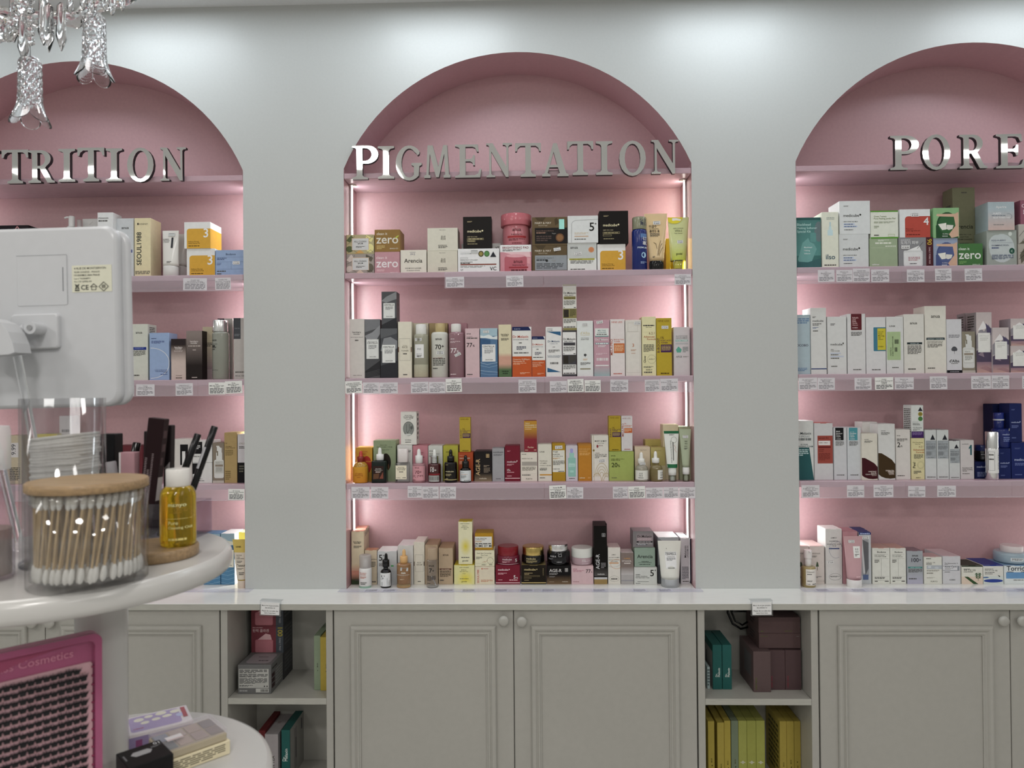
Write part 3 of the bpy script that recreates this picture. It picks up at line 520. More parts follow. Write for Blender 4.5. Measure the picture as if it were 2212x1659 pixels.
('L','toner_bottle','pink liquid toner bottle printed 77% with white cap','toner bottle',('m',2),(-.1787,.0286,1.5362),[('body','bottle',.0229,0,.1324,'a87c86','tint',0),('cap','dome',.0148,.1324,.1563,'cfcfca','gloss',-.0018)],[('t','anua',.14,.4,.83,'d8c8cc',None),('l',.12,.76,.75,.79,2,'d0bcc0'),('t','77',.14,.54,.54,'dcd0d2',None),('t','%',.54,.68,.54,'dcd0d2',None),('$','25.00',.6,.5,.38,26),('l',.12,.5,.06,.08,1,'d0bcc0')],None,{}),
('C','carton','pale pink carton printed 77% right of the pink bottle','carton',('m',2),(-.1322,.041,1.5362),(.0414,.05,.1418),'c9aeb2',[('t','anua',.1,.4,.88,'262422',None),('t','Heartleaf 77',.1,.5,.82,'262422',None),('l',.1,.85,.79,.81,1,'55534f'),('t','77',.1,.5,.62,'262422',None),('t','%',.52,.66,.625,'262422',None),('l',.12,.5,.05,.07,1,'55534f')],None,None),
('C','carton','blue ocean-wave carton with white centella label panel','carton',('m',2),(-.0845,.043,1.5362),(.05,.05,.1421),'54789c',[('r',0,.84,1,1,'9db8c4'),('p',[(0,.86),(.2,.84),(.5,.87),(.75,.82),(1,.84),(1,.77),(.6,.78),(.3,.8),(0,.8)],'d0d8dc'),('p',[(0,.8),(.3,.78),(.6,.76),(.6,.6),(0,.4)],'3c6088'),('s',[(0,.3),(.4,.26),(1,.3)],.02,'a8c0d4'),('s',[(0,.24),(.5,.2),(1,.24)],.02,'8cacc8'),('s',[(0,.14),(.4,.12),(1,.1)],.02,'a8c0d4'),('s',[(0,.08),(.5,.05),(1,.06)],.015,'8cacc8'),('r',.1,.32,.88,.67,'d6d8d6'),('t','CENTELLA',.15,.82,.61,'262422',None),('t','HYALU-CICA',.24,.74,.575,'262422',None),('l',.24,.74,.48,.56,4,'77797a'),('t','SKIN1004',.3,.72,.345,'55585a',None),('$','21.00',.34,.93,.34,0)],None,None),
('C','carton','slim cream carton fading to pink then green at the base, middle second shelf','carton',('m',2),(-.0376,.043,1.5362),(.0368,.05,.1524),'d2c9a8',[('G',0,.38,1,.46,'c99a86','d2c9a8'),('r',0,.2,1,.38,'c99a86'),('G',0,.14,1,.25,'56744e','c99a86'),('r',0,0,1,.14,'56744e'),('t','haruharu',.18,.8,.8,'262422',None),('t','wonder',.22,.76,.775,'262422',None),('l',.2,.8,.69,.74,3,'55534f'),('l',.24,.76,.1,.12,1,'33402e'),('l',.3,.7,.06,.08,1,'33402e')],None,None),
('C','carton','white and orange carton with navy top band, taller of two','carton',('m',2),(.0113,.041,1.5362),(.0553,.05,.145),'d6d6d2',[('r',0,.925,1,1,'1c2a5e'),('p',[(1,1),(.86,1),(.98,.925),(1,.925)],'d8d8d6'),('t','NE LESS YOU',.1,.42,.95,'c8ccdc',None),('r',0,0,1,.41,'c4561c'),('t','Dr.Melaxin',.03,.84,.78,'c4482c',None),('t','ADVANCED REPAIR TONER',.04,.84,.735,'44506c',None),('l',.34,.5,.67,.69,1,'55534f'),('l',.22,.72,.53,.61,3,'2c3458'),('l',.08,.84,.47,.49,1,'55534f'),('t','Cicanerve 10,000ppm',.03,.9,.34,'e8c8b0',None),('t','Niacinamide 5%',.03,.64,.3,'e8c8b0',None),('l',.04,.72,.24,.28,2,'e0b090'),('l',.4,.9,.05,.09,2,'e0b090')],None,None),
('C','carton','white and orange carton with navy top band, shorter of two','carton',('m',2),(.0594,.038,1.5362),(.038,.04,.117),'d6d6d2',[('r',0,.925,1,1,'1c2a5e'),('p',[(1,1),(.86,1),(.98,.925),(1,.925)],'d8d8d6'),('t','NE LESS YOU',.1,.42,.95,'c8ccdc',None),('r',0,0,1,.41,'c4561c'),('t','Dr.Melaxin',.03,.84,.78,'c4482c',None),('t','ADVANCED REPAIR TONER',.04,.84,.735,'44506c',None),('l',.34,.5,.67,.69,1,'55534f'),('l',.22,.72,.53,.61,3,'2c3458'),('l',.08,.84,.47,.49,1,'55534f'),('t','Cicanerve 10,000ppm',.03,.9,.34,'e8c8b0',None),('t','Niacinamide 5%',.03,.64,.3,'e8c8b0',None),('l',.04,.72,.24,.28,2,'e0b090'),('l',.4,.9,.05,.09,2,'e0b090')],None,None),
('C','carton','white carton with two blue wedge shapes, middle second shelf','carton',('m',2),(.1037,.043,1.5362),(.046,.05,.1442),'d6d6d4',[('p',[(.06,.905),(.94,.905),(.94,.82)],'30648c'),('p',[(.08,.18),(.08,.09),(.94,.09)],'30648c'),('t','Dr.Melaxin',.13,.86,.69,'2c4c74',None),('t','TX. BREAKER TONER',.25,.74,.655,'2c4c74',None),('l',.42,.58,.59,.6,1,'55534f'),('l',.16,.86,.48,.54,3,'55534f'),('t','Tranexamic Acid 10,000ppm',.08,.94,.41,'2c4c74',None),('t','Niacinamide 20,000ppm',.12,.88,.385,'2c4c74',None),('b',.26,.25,.76,.29,'262422'),('$','27.00',.26,.94,.4,0)],None,None),
('C','carton','white carton with black bands, lower of the pair reaching the top shelf','carton',('m',2),(.1486,.0405,1.5362),(.0385,.045,.1338),'d6d6d4',[('r',0,.96,1,1,'4c4b50'),('r',0,0,1,.05,'4c4b50'),('t','Dr.Melaxin',.05,.95,.79,'262422',None),('t','PEEL SHOT',.13,.78,.745,'262422',None),('r',.06,.67,.94,.735,'4c4b50'),('t','EXFOLIANT BLACK',.12,.88,.685,'2a2824',None),('l',.06,.9,.54,.645,5,'666660'),('r',.05,.485,.12,.5,'262422'),('r',.8,.485,.95,.5,'262422'),('r',0,.26,1,.47,'4c4b50'),('r',.04,.28,.42,.45,'3a342c'),('l',.5,.94,.29,.45,6,'4a4632'),('l',.04,.94,.15,.24,4,'666660'),('l',.05,.9,.06,.08,1,'55534f')],None,None),
('C','carton','white carton with olive bands stacked up to the top shelf','carton',('m',2),(.1508,.04,1.6702),(.0388,.04,.1332),'d2d2cc',[('r',0,.96,1,1,'8e8650'),('r',0,0,1,.05,'8e8650'),('t','Dr.Melaxin',.05,.95,.79,'262422',None),('t','PEEL SHOT',.13,.78,.745,'262422',None),('r',.06,.67,.94,.735,'8e8650'),('t','EXFOLIANT RICE',.12,.88,.685,'2a2824',None),('l',.06,.9,.54,.645,5,'666660'),('r',.05,.485,.12,.5,'262422'),('r',.8,.485,.95,.5,'262422'),('r',0,.26,1,.47,'8e8650'),('r',.04,.28,.42,.45,'3a342c'),('l',.5,.94,.29,.45,6,'4a4632'),('l',.04,.94,.15,.24,4,'666660'),('l',.05,.9,.06,.08,1,'55534f')],None,None),
('C','carton','white carton with gold serif name and small truffle emblem, middle second shelf','carton',('m',2),(.1939,.043,1.5362),(.0462,.05,.1606),'d0d4d2',[('t',"d'Alba",.2,.8,.755,'c4bb98',None),('l',.22,.78,.735,.742,1,'c4bb98'),('t','VITA TONING',.24,.74,.68,'262422',None),('t','SERUM TONER',.24,.74,.655,'262422',None),('o',.5,.385,.09,.022,'4a4c4e'),('s',[(.5,.38),(.5,.35)],.03,'4a4c4e'),('l',.36,.64,.285,.315,2,'c49a60'),('l',.2,.82,.2,.25,3,'55534f'),('r',.18,.125,.83,.145,'8a8264'),('$','25.00',.5,.93,.36,0)],None,None),
('C','carton','mauve carton with white panel and teal foot, middle second shelf','carton',('m',2),(.2419,.043,1.5362),(.0456,.05,.1627),'bd94a0',[('G',0,0,1,.22,'94b0b0','bd94a0'),('r',.08,.715,.94,.85,'d2d6d2'),('r',.08,.7,.94,.717,'6a9c98'),('t','MELTING',.26,.76,.8,'5a8484',None),('t','CLEANSER',.22,.8,.765,'5a8484',None),('l',.18,.84,.735,.75,1,'55534f'),('t','Dr.Melaxin',.1,.9,.635,'e8dcdf',None),('r',.08,.565,.94,.595,'5f8a90'),('l',.12,.9,.57,.59,1,'d2dcdc'),('l',.26,.76,.51,.55,2,'e0d0d4'),('l',.14,.86,.375,.41,2,'d8c0c8'),('b',.16,.275,.88,.325,'e4d8dc'),('r',.1,.18,.92,.2,'e4d8dc'),('$','22.00',.38,.96,.4,10)],None,None),
('C','carton','white carton with orange panel and red vertical lettering, middle second shelf','carton',('m',2),(.2874,.043,1.5362),(.0414,.05,.1641),'d4ccca',[('t','NINE LESS',.1,.84,.935,'c4665c',None),('T','MELA-PRO',.16,.37,.65,'b8482c',None),('t','RICE & TXA',.24,.94,.63,'c05c40',None),('t','TONER',.24,.68,.595,'c05c40',None),('r',.24,.405,.98,.575,'c8682c'),('l',.28,.9,.43,.55,6,'e8b890'),('l',.2,.8,.035,.05,1,'b8482c')],None,None),
('C','carton','white carton with thin bottle outline around an orange 3','carton',('m',2),(.3328,.043,1.5362),(.0452,.05,.1617),'d0ccc4',[('f',.06,.06,.92,.79,.012,'b0aaa0'),('f',.16,.79,.78,.95,.012,'b0aaa0'),('t','3',.43,.54,.52,'c07850',None),('l',.34,.68,.44,.47,2,'c09070'),('l',.36,.62,.4,.41,1,'c09070'),('$','31.00',.76,.94,.42,0)],None,None),
('C','carton','pale yellow carton with red handwriting print, middle second shelf','carton',('m',2),(.3774,.041,1.5362),(.0398,.05,.1704),'d6d0a4',[('l',.1,.88,.84,.86,1,'55534f'),('t','Dark Spot Correcting',.08,.9,.845,'44423a',None),('t','Glow Toner',.28,.72,.815,'44423a',None),('s',[(.04,.74),(.96,.74)],.006,'9a9678'),('t','6.2.1',.5,.9,.7,'8a6a50',None),('t','Advanced',.12,.9,.645,'b0603c',None),('t','Formula',.36,.98,.605,'b0603c',None),('l',.1,.86,.4,.53,8,'55534f'),('s',[(.04,.36),(.96,.36)],.006,'9a9678'),('s',[(.98,.28),(.965,.302),(.923,.321),(.856,.337),(.773,.347),(.68,.35),(.587,.347),(.504,.337),(.437,.321),(.395,.302),(.38,.28),(.395,.258),(.437,.239),(.504,.223),(.587,.213),(.68,.21),(.773,.213),(.856,.223),(.923,.239),(.965,.258),(.98,.28)],.012,'77735c'),('t','AXIS-Y',.46,.9,.27,'77735c',None),('T','Glow',.26,.22,.34,'262422',None),('s',[(.04,.2),(.96,.2)],.006,'9a9678'),('l',.1,.8,.13,.16,2,'55534f'),('t','AXIS-Y',.26,.72,.09,'262422',None),('l',.12,.7,.05,.07,1,'55534f')],None,None),
('C','carton','tall yellow carton with purple panel on the middle second shelf','carton',('m',2),(.4207,.041,1.5362),(.0436,.05,.1659),'b8a01e',[('t','NINE LESS',.1,.84,.935,'7a6010',None),('T','B-BOOST',.2,.4,.655,'4a2050',None),('t','1%',.28,.48,.64,'5a3a20',None),('t','KOJIC ACID',.28,.96,.6,'4a2050',None),('t','TONER',.28,.74,.56,'4a2050',None),('r',.28,.405,.99,.54,'45205c'),('l',.32,.92,.43,.52,5,'b8a05c'),('l',.26,.8,.03,.05,1,'5a4a10'),('$','22.00',.56,.84,.44,0)],None,None),
('C','carton','greyish white carton with teal pentagon emblem at right end, middle second shelf','carton',('m',2),(.4717,.045,1.5362),(.0463,.05,.1399),'c4bec0',[('t','GLUTATHIONE',.14,.86,.8,'5a6a68',None),('t','NIACINAMIDE',.14,.86,.76,'5a6a68',None),('r',.12,.7,.88,.74,'8ab0a8'),('t','FACIAL TONER',.16,.84,.708,'dfe8e4',None),('r',.12,.64,.9,.675,'b2b2b4'),('p',[(.3,.6),(.5,.535),(.44,.475),(.2,.475),(.14,.535)],'5aa894'),('l',.56,.9,.47,.59,5,'6a7a78'),('t','APLB',.14,.5,.37,'6a6c6c',None),('l',.58,.92,.375,.395,2,'55534f')],None,None),
('C','carton','yellow carton with red disc behind the honey-coloured serum bottle','carton',('m',3),(-.4561,.07,1.2326),(.0493,.06,.0994),'c4932a',[('o',.66,.5,.3,.26,'b03028'),('t','EQQUAL',.26,.74,.87,'a8402c',None),('t','BERRY',.34,.66,.8,'a8402c',None),('t','VEGAN',.6,.95,.58,'d8a030',None)],None,None),
('L','dropper_bottle','honey-coloured serum bottle with red dropper cap, left end of middle third shelf','serum bottle',('m',3),(-.4623,.0262,1.2326),[('body','round',.0226,0,.0603,'c8962c','tint',0),('collar','cyl',.0101,.0603,.0757,'8a2a20','gloss',-.0003),('dropper_bulb','bulb',.006,.0757,.0919,'c03c30','gloss',.0006)],[('G',.02,.02,.98,.78,'c47c10','cc9420'),('t','VITAMIN',.22,.72,.42,'9a4a10',None),('t','Illuminating',.2,.74,.35,'9a4a10',None),('l',.36,.6,.27,.3,1,'9a4a10')],None,{}),
('C','carton','sage green carton with dark oval picture, behind the dark square bottle','carton',('m',3),(-.395,.07,1.2326),(.066,.06,.1202),'8f9c7c',[('t','DR.ALTHEA',.3,.62,.88,'44523a',None),('t','GENTLE VITAMIN C SERUM',.14,.84,.835,'44523a',None),('l',.24,.76,.76,.79,2,'66745a'),('o',.56,.47,.22,.22,'2e2420'),('o',.6,.36,.1,.1,'6a4a30')],None,None),
('L','dropper_bottle','dark green square serum bottle with white dropper, lower left of middle third shelf','serum bottle',('m',3),(-.4061,.0254,1.2326),[('body','square',.0217,0,.0649,'10201a','gloss',0),('collar','cyl',.0109,.0649,.0822,'d8dad8','gloss',.0008),('dropper_bulb','bulb',.0061,.0822,.1015,'d2d4d2','gloss',.0003)],[('r',.12,.16,.84,.76,'3c2824'),('p',[(.14,.18),(.5,.2),(.55,.45),(.16,.4)],'6c4a34'),('p',[(.55,.2),(.82,.2),(.8,.5)],'884c3c'),('t','DR.ALTHEA',.3,.68,.62,'e4d8d0',None),('t','GENTLE VITAMIN C',.24,.76,.56,'e4d8d0',None),('l',.3,.68,.46,.52,2,'d8c8c0')],None,{}),
('C','carton','white carton behind the square clear bottle, carrying an oval-print carton','carton',('m',3),(-.3355,.07,1.2326),(.0442,.06,.1062),'c9c9c6',[('l',.7,.92,.8,.86,2,'55534f')],None,None),
('C','carton','white carton with oval botanical engraving, standing above the square clear bottle','carton',('m',3),(-.3241,.069,1.3402),(.0462,.05,.0962),'d2d2cc',[('t','DR.ALTHEA',.26,.72,.88,'262422',None),('t','10% NIACINAMIDE',.16,.82,.84,'262422',None),('t','PURITY SERUM',.2,.78,.8,'262422',None),('l',.32,.66,.76,.77,1,'55534f'),('o',.49,.49,.35,.22,'565a58'),('o',.49,.49,.33,.205,'8a8f8b'),('s',[(.36,.62),(.38,.4),(.5,.33)],.02,'404442'),('s',[(.55,.63),(.54,.45),(.42,.34)],.02,'404442'),('o',.68,.52,.1,.05,'6a6e6c'),('s',[(.62,.4),(.75,.6)],.02,'404442'),('o',.46,.31,.2,.03,'c8ccc8'),('t','Dr.Althea',.28,.66,.13,'262422',None),('l',.28,.64,.07,.09,1,'55534f')],[('l',.3,.7,.1,.95,6,'55534f')],None),
('L','dropper_bottle','clear square serum bottle with tall pale cap and cream label','serum bottle',('m',3),(-.3395,.0258,1.2326),[('body','square',.0201,0,.0588,'dcdade','clearbody',0),('cap','dome',.0142,.0588,.0974,'cfc8c6','gloss',.002)],[('r',.07,.18,.86,.86,'d8d0ba'),('t','DR.ALTHEA',.24,.7,.74,'262422',None),('t','10% NIACINAMIDE',.14,.8,.68,'262422',None),('t','PURITY SERUM',.2,.74,.62,'262422',None),('l',.32,.62,.52,.56,1,'55534f'),('t','Dr.Althea',.12,.4,.24,'262422',None),('l',.56,.8,.24,.27,1,'55534f')],None,{}),
('C','carton','pink carton behind the pink serum bottle printed 70+','carton',('m',3),(-.2896,.07,1.2326),(.0442,.06,.105),'bf7f8a',[('t','anua',.48,.7,.79,'7a3c48',None),('t','+',.66,.78,.64,'7a3c48',None)],None,None),
('L','dropper_bottle','pink serum bottle printed 70+ with white dropper','serum bottle',('m',3),(-.2911,.0238,1.2326),[('body','bottle',.0191,0,.0554,'b88088','tint',0),('collar','cyl',.0106,.0554,.0781,'d0d0ce','gloss',.0001),('dropper_bulb','bulb',.0061,.0781,.0973,'d4d4d2','gloss',-.0001)],[('r',.02,.12,.98,.88,'c99098'),('t','anua',.24,.58,.76,'6a3038',None),('t','70',.26,.6,.48,'5a2028',None),('t','+',.62,.76,.5,'5a2028',None),('l',.08,.86,.26,.4,3,'6a3038'),('l',.08,.3,.14,.17,1,'6a3038')],None,{}),
('C','carton','white carton behind the deep red serum bottle printed 10+','carton',('m',3),(-.2451,.07,1.2326),(.0417,.06,.1043),'c6c8c2',[('t','anua',.06,.34,.84,'55585a',None),('t','NIACINAMIDE 10',.06,.76,.76,'262422',None),('l',.06,.4,.68,.73,2,'55534f')],None,None),
('L','dropper_bottle','deep red serum bottle printed 10+ with silver collar and white dropper','serum bottle',('m',3),(-.2453,.023,1.2326),[('body','bottle',.0182,0,.0552,'5c2226','tint',0),('collar','ribbed',.0112,.0552,.0761,'a8aaa8','metal',-.0003),('dropper_bulb','bulb',.0058,.0761,.0958,'d2d4d0','gloss',-.0001)],[('t','anua',.18,.52,.78,'d8c8c4',None),('t','10',.2,.52,.58,'e8dcd4',None),('t','+',.56,.7,.6,'e8dcd4',None),('r',.05,.4,.95,.48,'8a2a30'),('r',.05,.06,.9,.38,'a8a8a6'),('b',.1,.14,.86,.34,'70706e')],None,{}),
('C','carton','yellow-green carton behind the black serum bottle, middle third shelf','carton',('m',3),(-.2007,.07,1.2326),(.0433,.06,.104),'b3ae3c',[('l',.18,.5,.8,.84,2,'5c5a20'),('r',0,.05,1,.07,'d8d080')],None,None),
('L','dropper_bottle','black serum bottle with gold lettering and black dropper, middle third shelf','serum bottle',('m',3),(-.1983,.0225,1.2326),[('body','bottle',.0187,0,.0592,'17120f','gloss',0),('collar','cyl',.0104,.0592,.0761,'141110','gloss',.0001),('dropper_bulb','bulb',.0059,.0761,.095,'141110','gloss',.0001)],[('l',.14,.34,.84,.9,2,'8a805c'),('t','medicube',.14,.78,.52,'c4bc98',None),('l',.14,.6,.32,.44,3,'a89c74'),('r',.02,.13,.98,.17,'b0a470'),('l',.14,.34,.18,.22,1,'a89c74')],None,{}),
('C','carton','orange carton behind the small tapered black bottle','carton',('m',3),(-.1561,.065,1.2326),(.0435,.05,.0841),'b54c22',[('t','some by mi',.08,.36,.89,'e0b498',None),('t','NIACINAMIDE',.08,.78,.78,'eed0bc',None),('l',.08,.5,.58,.7,3,'e0a888')],None,None),
('C','carton','yellow carton with purple panel standing on the orange carton','carton',('m',3),(-.1582,.058,1.3181),(.0323,.028,.1008),'b8a02a',[('t','NINE LESS',.1,.84,.935,'7a6010',None),('T','B-BOOST',.2,.4,.655,'4a2050',None),('t','1%',.28,.48,.64,'5a3a20',None),('t','KOJIC ACID',.28,.96,.6,'4a2050',None),('t','TONER',.28,.74,.56,'4a2050',None),('r',.28,.405,.99,.54,'45205c'),('l',.32,.92,.43,.52,5,'b8a05c'),('l',.26,.8,.03,.05,1,'5a4a10')],None,None),
('L','dropper_bottle','small tapered black serum bottle with white label and black dropper','serum bottle',('m',3),(-.1552,.021,1.2326),[('body','taperb',.0162,0,.0415,'141413','gloss',0),('collar','cyl',.0098,.0415,.0609,'161615','gloss',.0001),('dropper_bulb','bulb',.0058,.0609,.0784,'171716','gloss',.0002)],[('r',0,.1,1,.84,'c6ccce'),('t','some by mi',.12,.44,.7,'55585c',None),('t','NIACINAMIDE 10',.12,.72,.56,'c07040',None),('l',.12,.6,.3,.5,4,'6a6c70'),('l',.4,.9,.14,.18,1,'55534f')],None,{}),
('C','carton','black carton with vertical gold lettering and cross emblem, middle third shelf','carton',('m',3),(-.1052,.069,1.2326),(.0507,.07,.0867),'272222',[('G',0,0,1,.28,'8a7860','272222'),('T','AGE-R',.32,.2,.76,'c4a878',None),('f',.68,.8,.86,.92,.025,'c4a878'),('r',.75,.8,.79,.92,'c4a878'),('r',.68,.85,.86,.87,'c4a878'),('l',.54,.86,.48,.54,2,'a89880'),('l',.54,.9,.28,.46,4,'8a7c6c'),('t','medicube',.28,.7,.08,'dcd0bc',None)],None,None),
('C','carton','silver grey carton between black and crimson ones, middle third shelf','carton',('m',3),(-.0606,.059,1.2326),(.0349,.05,.0962),'9c9ca0',[('t','numbuzin',.08,.92,.86,'4c4c50',None),('l',.1,.86,.77,.82,2,'5c5c60'),('l',.3,.7,.07,.09,1,'5c5c60')],None,None),
('C','carton','crimson carton with white lettering printed 15%, middle third shelf','carton',('m',3),(-.0193,.064,1.2326),(.044,.06,.1028),'7c1c30',[('l',.16,.38,.83,.87,2,'c88a94'),('t','medicube',.14,.76,.53,'e0c8cc',None),('o',.8,.575,.03,.02,'e0c8cc'),('l',.14,.62,.44,.49,2,'d0a0a8'),('t','15',.15,.3,.29,'e8d4d8',None),('t','%',.31,.37,.29,'e8d4d8',None),('l',.14,.6,.245,.265,1,'d0a0a8'),('l',.14,.44,.14,.16,1,'d0a0a8'),('r',0,.075,1,.095,'d8b8bc')],None,None),
('C','carton','cream carton with grey textured band carrying an orange-to-red carton','carton',('m',3),(.0287,.059,1.2326),(.0483,.05,.0835),'d2ccc0',[('l',.08,.35,.93,.95,1,'55534f'),('t','PURITO TXA 10%',.08,.72,.77,'5c5a54',None),('r',.08,.54,.98,.68,'a29c94'),('l',.08,.9,.36,.5,5,'7a776c'),('s',[(.08,.26),(.95,.26)],.006,'a8a498'),('l',.08,.6,.2,.23,1,'55534f'),('t','PURITO',.32,.7,.06,'6a675c',None)],None,None),
('C','carton','slim carton fading from orange to crimson on the cream banded carton','carton',('m',3),(.034,.053,1.3175),(.037,.03,.0908),'8f2a38',[('G',0,.4,1,.72,'8f2a38','b8862c'),('r',0,.72,1,1,'bd8a28'),('t','TXA 8',.08,.42,.9,'e8d8c0',None),('t','NIACINAMIDE 10',.06,.97,.84,'e8d8c0',None),('t','WHITENING SERUM',.06,.97,.78,'e8d8c0',None),('l',.08,.6,.71,.75,2,'e0b890'),('t','Purito',.28,.74,.125,'e0c0a8',None),('l',.06,.3,.05,.07,1,'e0c0a8'),('l',.76,.94,.05,.07,1,'e0c0a8')],None,None),
('C','carton','cream carton with an orange stripe near its foot, middle third shelf','carton',('m',3),(.0751,.059,1.2326),(.0396,.05,.1068),'d0cdc0',[('t','iUNIK',.12,.5,.78,'44423c',None),('t','PROPOLIS',.12,.68,.53,'7a766a',None),('t','VITAMIN',.12,.62,.47,'7a766a',None),('t','SYNERGY SERUM',.12,.92,.41,'7a766a',None),('l',.12,.66,.28,.36,3,'55534f'),('r',.12,.155,1,.19,'c8902c'),('l',.12,.5,.08,.1,1,'55534f')],None,None),
('C','carton','mustard carton with white label beside the cream orange-striped one','carton',('m',3),(.1158,.059,1.2326),(.0379,.05,.1092),'b08a14',[('r',.02,.24,.95,.82,'d2d2c8'),('t','YUJA',.05,.44,.76,'262422',None),('t','NIACIN',.05,.56,.69,'262422',None),('t','ANTI BLEMISH SERUM',.05,.8,.65,'262422',None),('l',.05,.6,.57,.62,2,'b88a40'),('l',.05,.95,.42,.54,5,'55534f'),('t','SOME BY MI',.05,.55,.31,'262422',None),('l',.45,.9,.25,.27,1,'55534f'),('$','23.00',.5,.9,.56,3)],None,None),
('C','carton','white carton with mint dropper bottle picture','carton',('m',3),(.1534,.059,1.2326),(.0341,.05,.1027),'c2bcc4',[('R',.18,.12,.84,.66,.08,'8abcb0'),('r',.3,.66,.7,.8,'94c4b8'),('R',.36,.79,.62,.92,.1,'9c9cd0'),('R',.24,.4,.78,.5,.03,'a8ccc4'),('t','Azulene',.3,.72,.425,'8cb4ac',None),('l',.34,.66,.24,.3,1,'a4d0c6'),('l',.26,.76,.06,.08,1,'55534f')],None,None),
('C','carton','plain amber carton with small white lettering, middle third shelf','carton',('m',3),(.1914,.059,1.2326),(.0383,.05,.1074),'bd7f1c',[('r',0,.96,1,1,'b07a2c'),('t','PORE+DARK SPOT',.08,.9,.85,'ddb878',None),('l',.08,.76,.78,.82,2,'d8a860'),('l',.1,.9,.68,.76,2,'d8a860'),('t','celimax',.08,.5,.07,'eed8b8',None),('l',.72,.94,.06,.1,2,'d8a860')],None,None),
('C','carton','white carton with gold arcs and wax seal picture, middle third shelf','carton',('m',3),(.236,.059,1.2326),(.048,.05,.132),'d2cfc6',[('s',[(.1,1),(.12,0)],.02,'a09060'),('o',.11,.67,.06,.025,'8a7a48'),('t','MARY & MAY',.18,.9,.86,'262422',None),('t','Natural & Vegan',.34,.74,.82,'262422',None),('o',.34,.76,.06,.035,'9a4048'),('t','SEOUL',.42,.68,.765,'7a4048',None),('t','VEGAN',.2,.46,.6,'6a4c30',None),('t','RICE NIACIN 10%',.18,.9,.565,'262422',None),('t','TRIPLE VITAMIN',.18,.88,.53,'262422',None),('t','SERUM',.18,.42,.5,'262422',None),('$','25.00',.6,.44,.4,8),('s',[(.98,.1),(.96,.19),(.904,.27),(.815,.335),(.704,.376),(.58,.39),(.456,.376),(.345,.335),(.256,.27),(.2,.19),(.18,.1)],.02,'b49c5c'),('s',[(.89,.1),(.875,.168),(.831,.229),(.762,.278),(.676,.309),(.58,.32),(.484,.309),(.398,.278),(.329,.229),(.285,.168),(.27,.1)],.02,'b49c5c'),('s',[(.8,.1),(.789,.148),(.758,.191),(.709,.225),(.648,.247),(.58,.255),(.512,.247),(.451,.225),(.402,.191),(.371,.148),(.36,.1)],.02,'b49c5c'),('s',[(.71,.1),(.704,.128),(.685,.153),(.656,.173),(.62,.186),(.58,.19),(.54,.186),(.504,.173),(.475,.153),(.456,.128),(.45,.1)],.02,'b49c5c'),('s',[(.56,0),(.551,.044),(.525,.085),(.484,.12),(.43,.147),(.367,.164),(.3,.17),(.233,.164),(.17,.147),(.116,.12),(.075,.085)],.02,'b49c5c'),('s',[(.99,.147),(.94,.162),(.887,.169),(.833,.169),(.78,.162),(.73,.147),(.686,.126),(.65,.1),(.622,.069),(.606,.035),(.6,0)],.02,'b49c5c'),('s',[(.963,.077),(.933,.089),(.899,.097),(.863,.1),(.827,.098),(.792,.091),(.761,.079),(.736,.063),(.716,.044),(.704,.022),(.7,0)],.02,'b49c5c')],None,None),
('C','carton','square lime green carton printed 20%','carton',('m',3),(.2973,.064,1.2326),(.0718,.06,.0843),'9fae5c',[('t','anua',.08,.26,.84,'55602c',None),('t','GREEN LEMON VITA C',.08,.62,.73,'3c4418',None),('t','BLEMISH SERUM',.08,.44,.69,'3c4418',None),('t','20',.1,.34,.47,'33381c',None),('t','%',.35,.44,.475,'33381c',None),('l',.1,.3,.09,.11,1,'55534f')],None,None),
('C','carton','yellow carton with purple panel on the lime green 20% carton','carton',('m',3),(.2795,.053,1.3183),(.0346,.03,.1017),'b39a20',[('t','NINE LESS',.1,.84,.935,'7a6010',None),('T','B-BOOST',.2,.4,.655,'4a2050',None),('t','1%',.28,.48,.64,'5a3a20',None),('t','KOJIC ACID',.28,.96,.6,'4a2050',None),('t','TONER',.28,.74,.56,'4a2050',None),('r',.28,.405,.99,.54,'45205c'),('l',.32,.92,.43,.52,5,'b8a05c'),('l',.26,.8,.03,.05,1,'5a4a10')],None,None),
('C','carton','white carton with orange panel on the lime green 20% carton','carton',('m',3),(.3144,.053,1.3183),(.0319,.03,.1014),'ccc8ca',[('t','NINE LESS',.1,.84,.92,'a07c74',None),('T','MELA-PRO',.22,.42,.79,'a8402c',None),('t','5%',.26,.44,.77,'c05c40',None),('l',.26,.94,.68,.74,2,'c88068'),('r',.26,.52,.98,.66,'c4602c'),('l',.3,.9,.55,.64,4,'e8b890'),('l',.26,.8,.04,.06,1,'a8402c')],None,None),
('C','carton','taller beige carton behind the left of two frosted hangul dropper bottles','carton',('m',3),(.3594,.06,1.2326),(.0443,.04,.0973),'cbbba2',[('t','Beauty of Joseon',.36,.76,.9,'262422',None)],None,None),
('C','carton','olive carton behind the right of two frosted hangul dropper bottles','carton',('m',3),(.4041,.06,1.2326),(.0418,.04,.0952),'b5a868',[('r',0,0,1,.45,'c0b48e'),('t','Beauty of Joseon',.3,.72,.9,'262422',None)],None,None),
('C','carton','olive carton peeping over two others near the white and green tube','carton',('m',3),(.3994,.104,1.2326),(.0493,.04,.1141),'b3a45c',[('t','Beauty of Joseon',.38,.74,.84,'262422',None)],None,None),
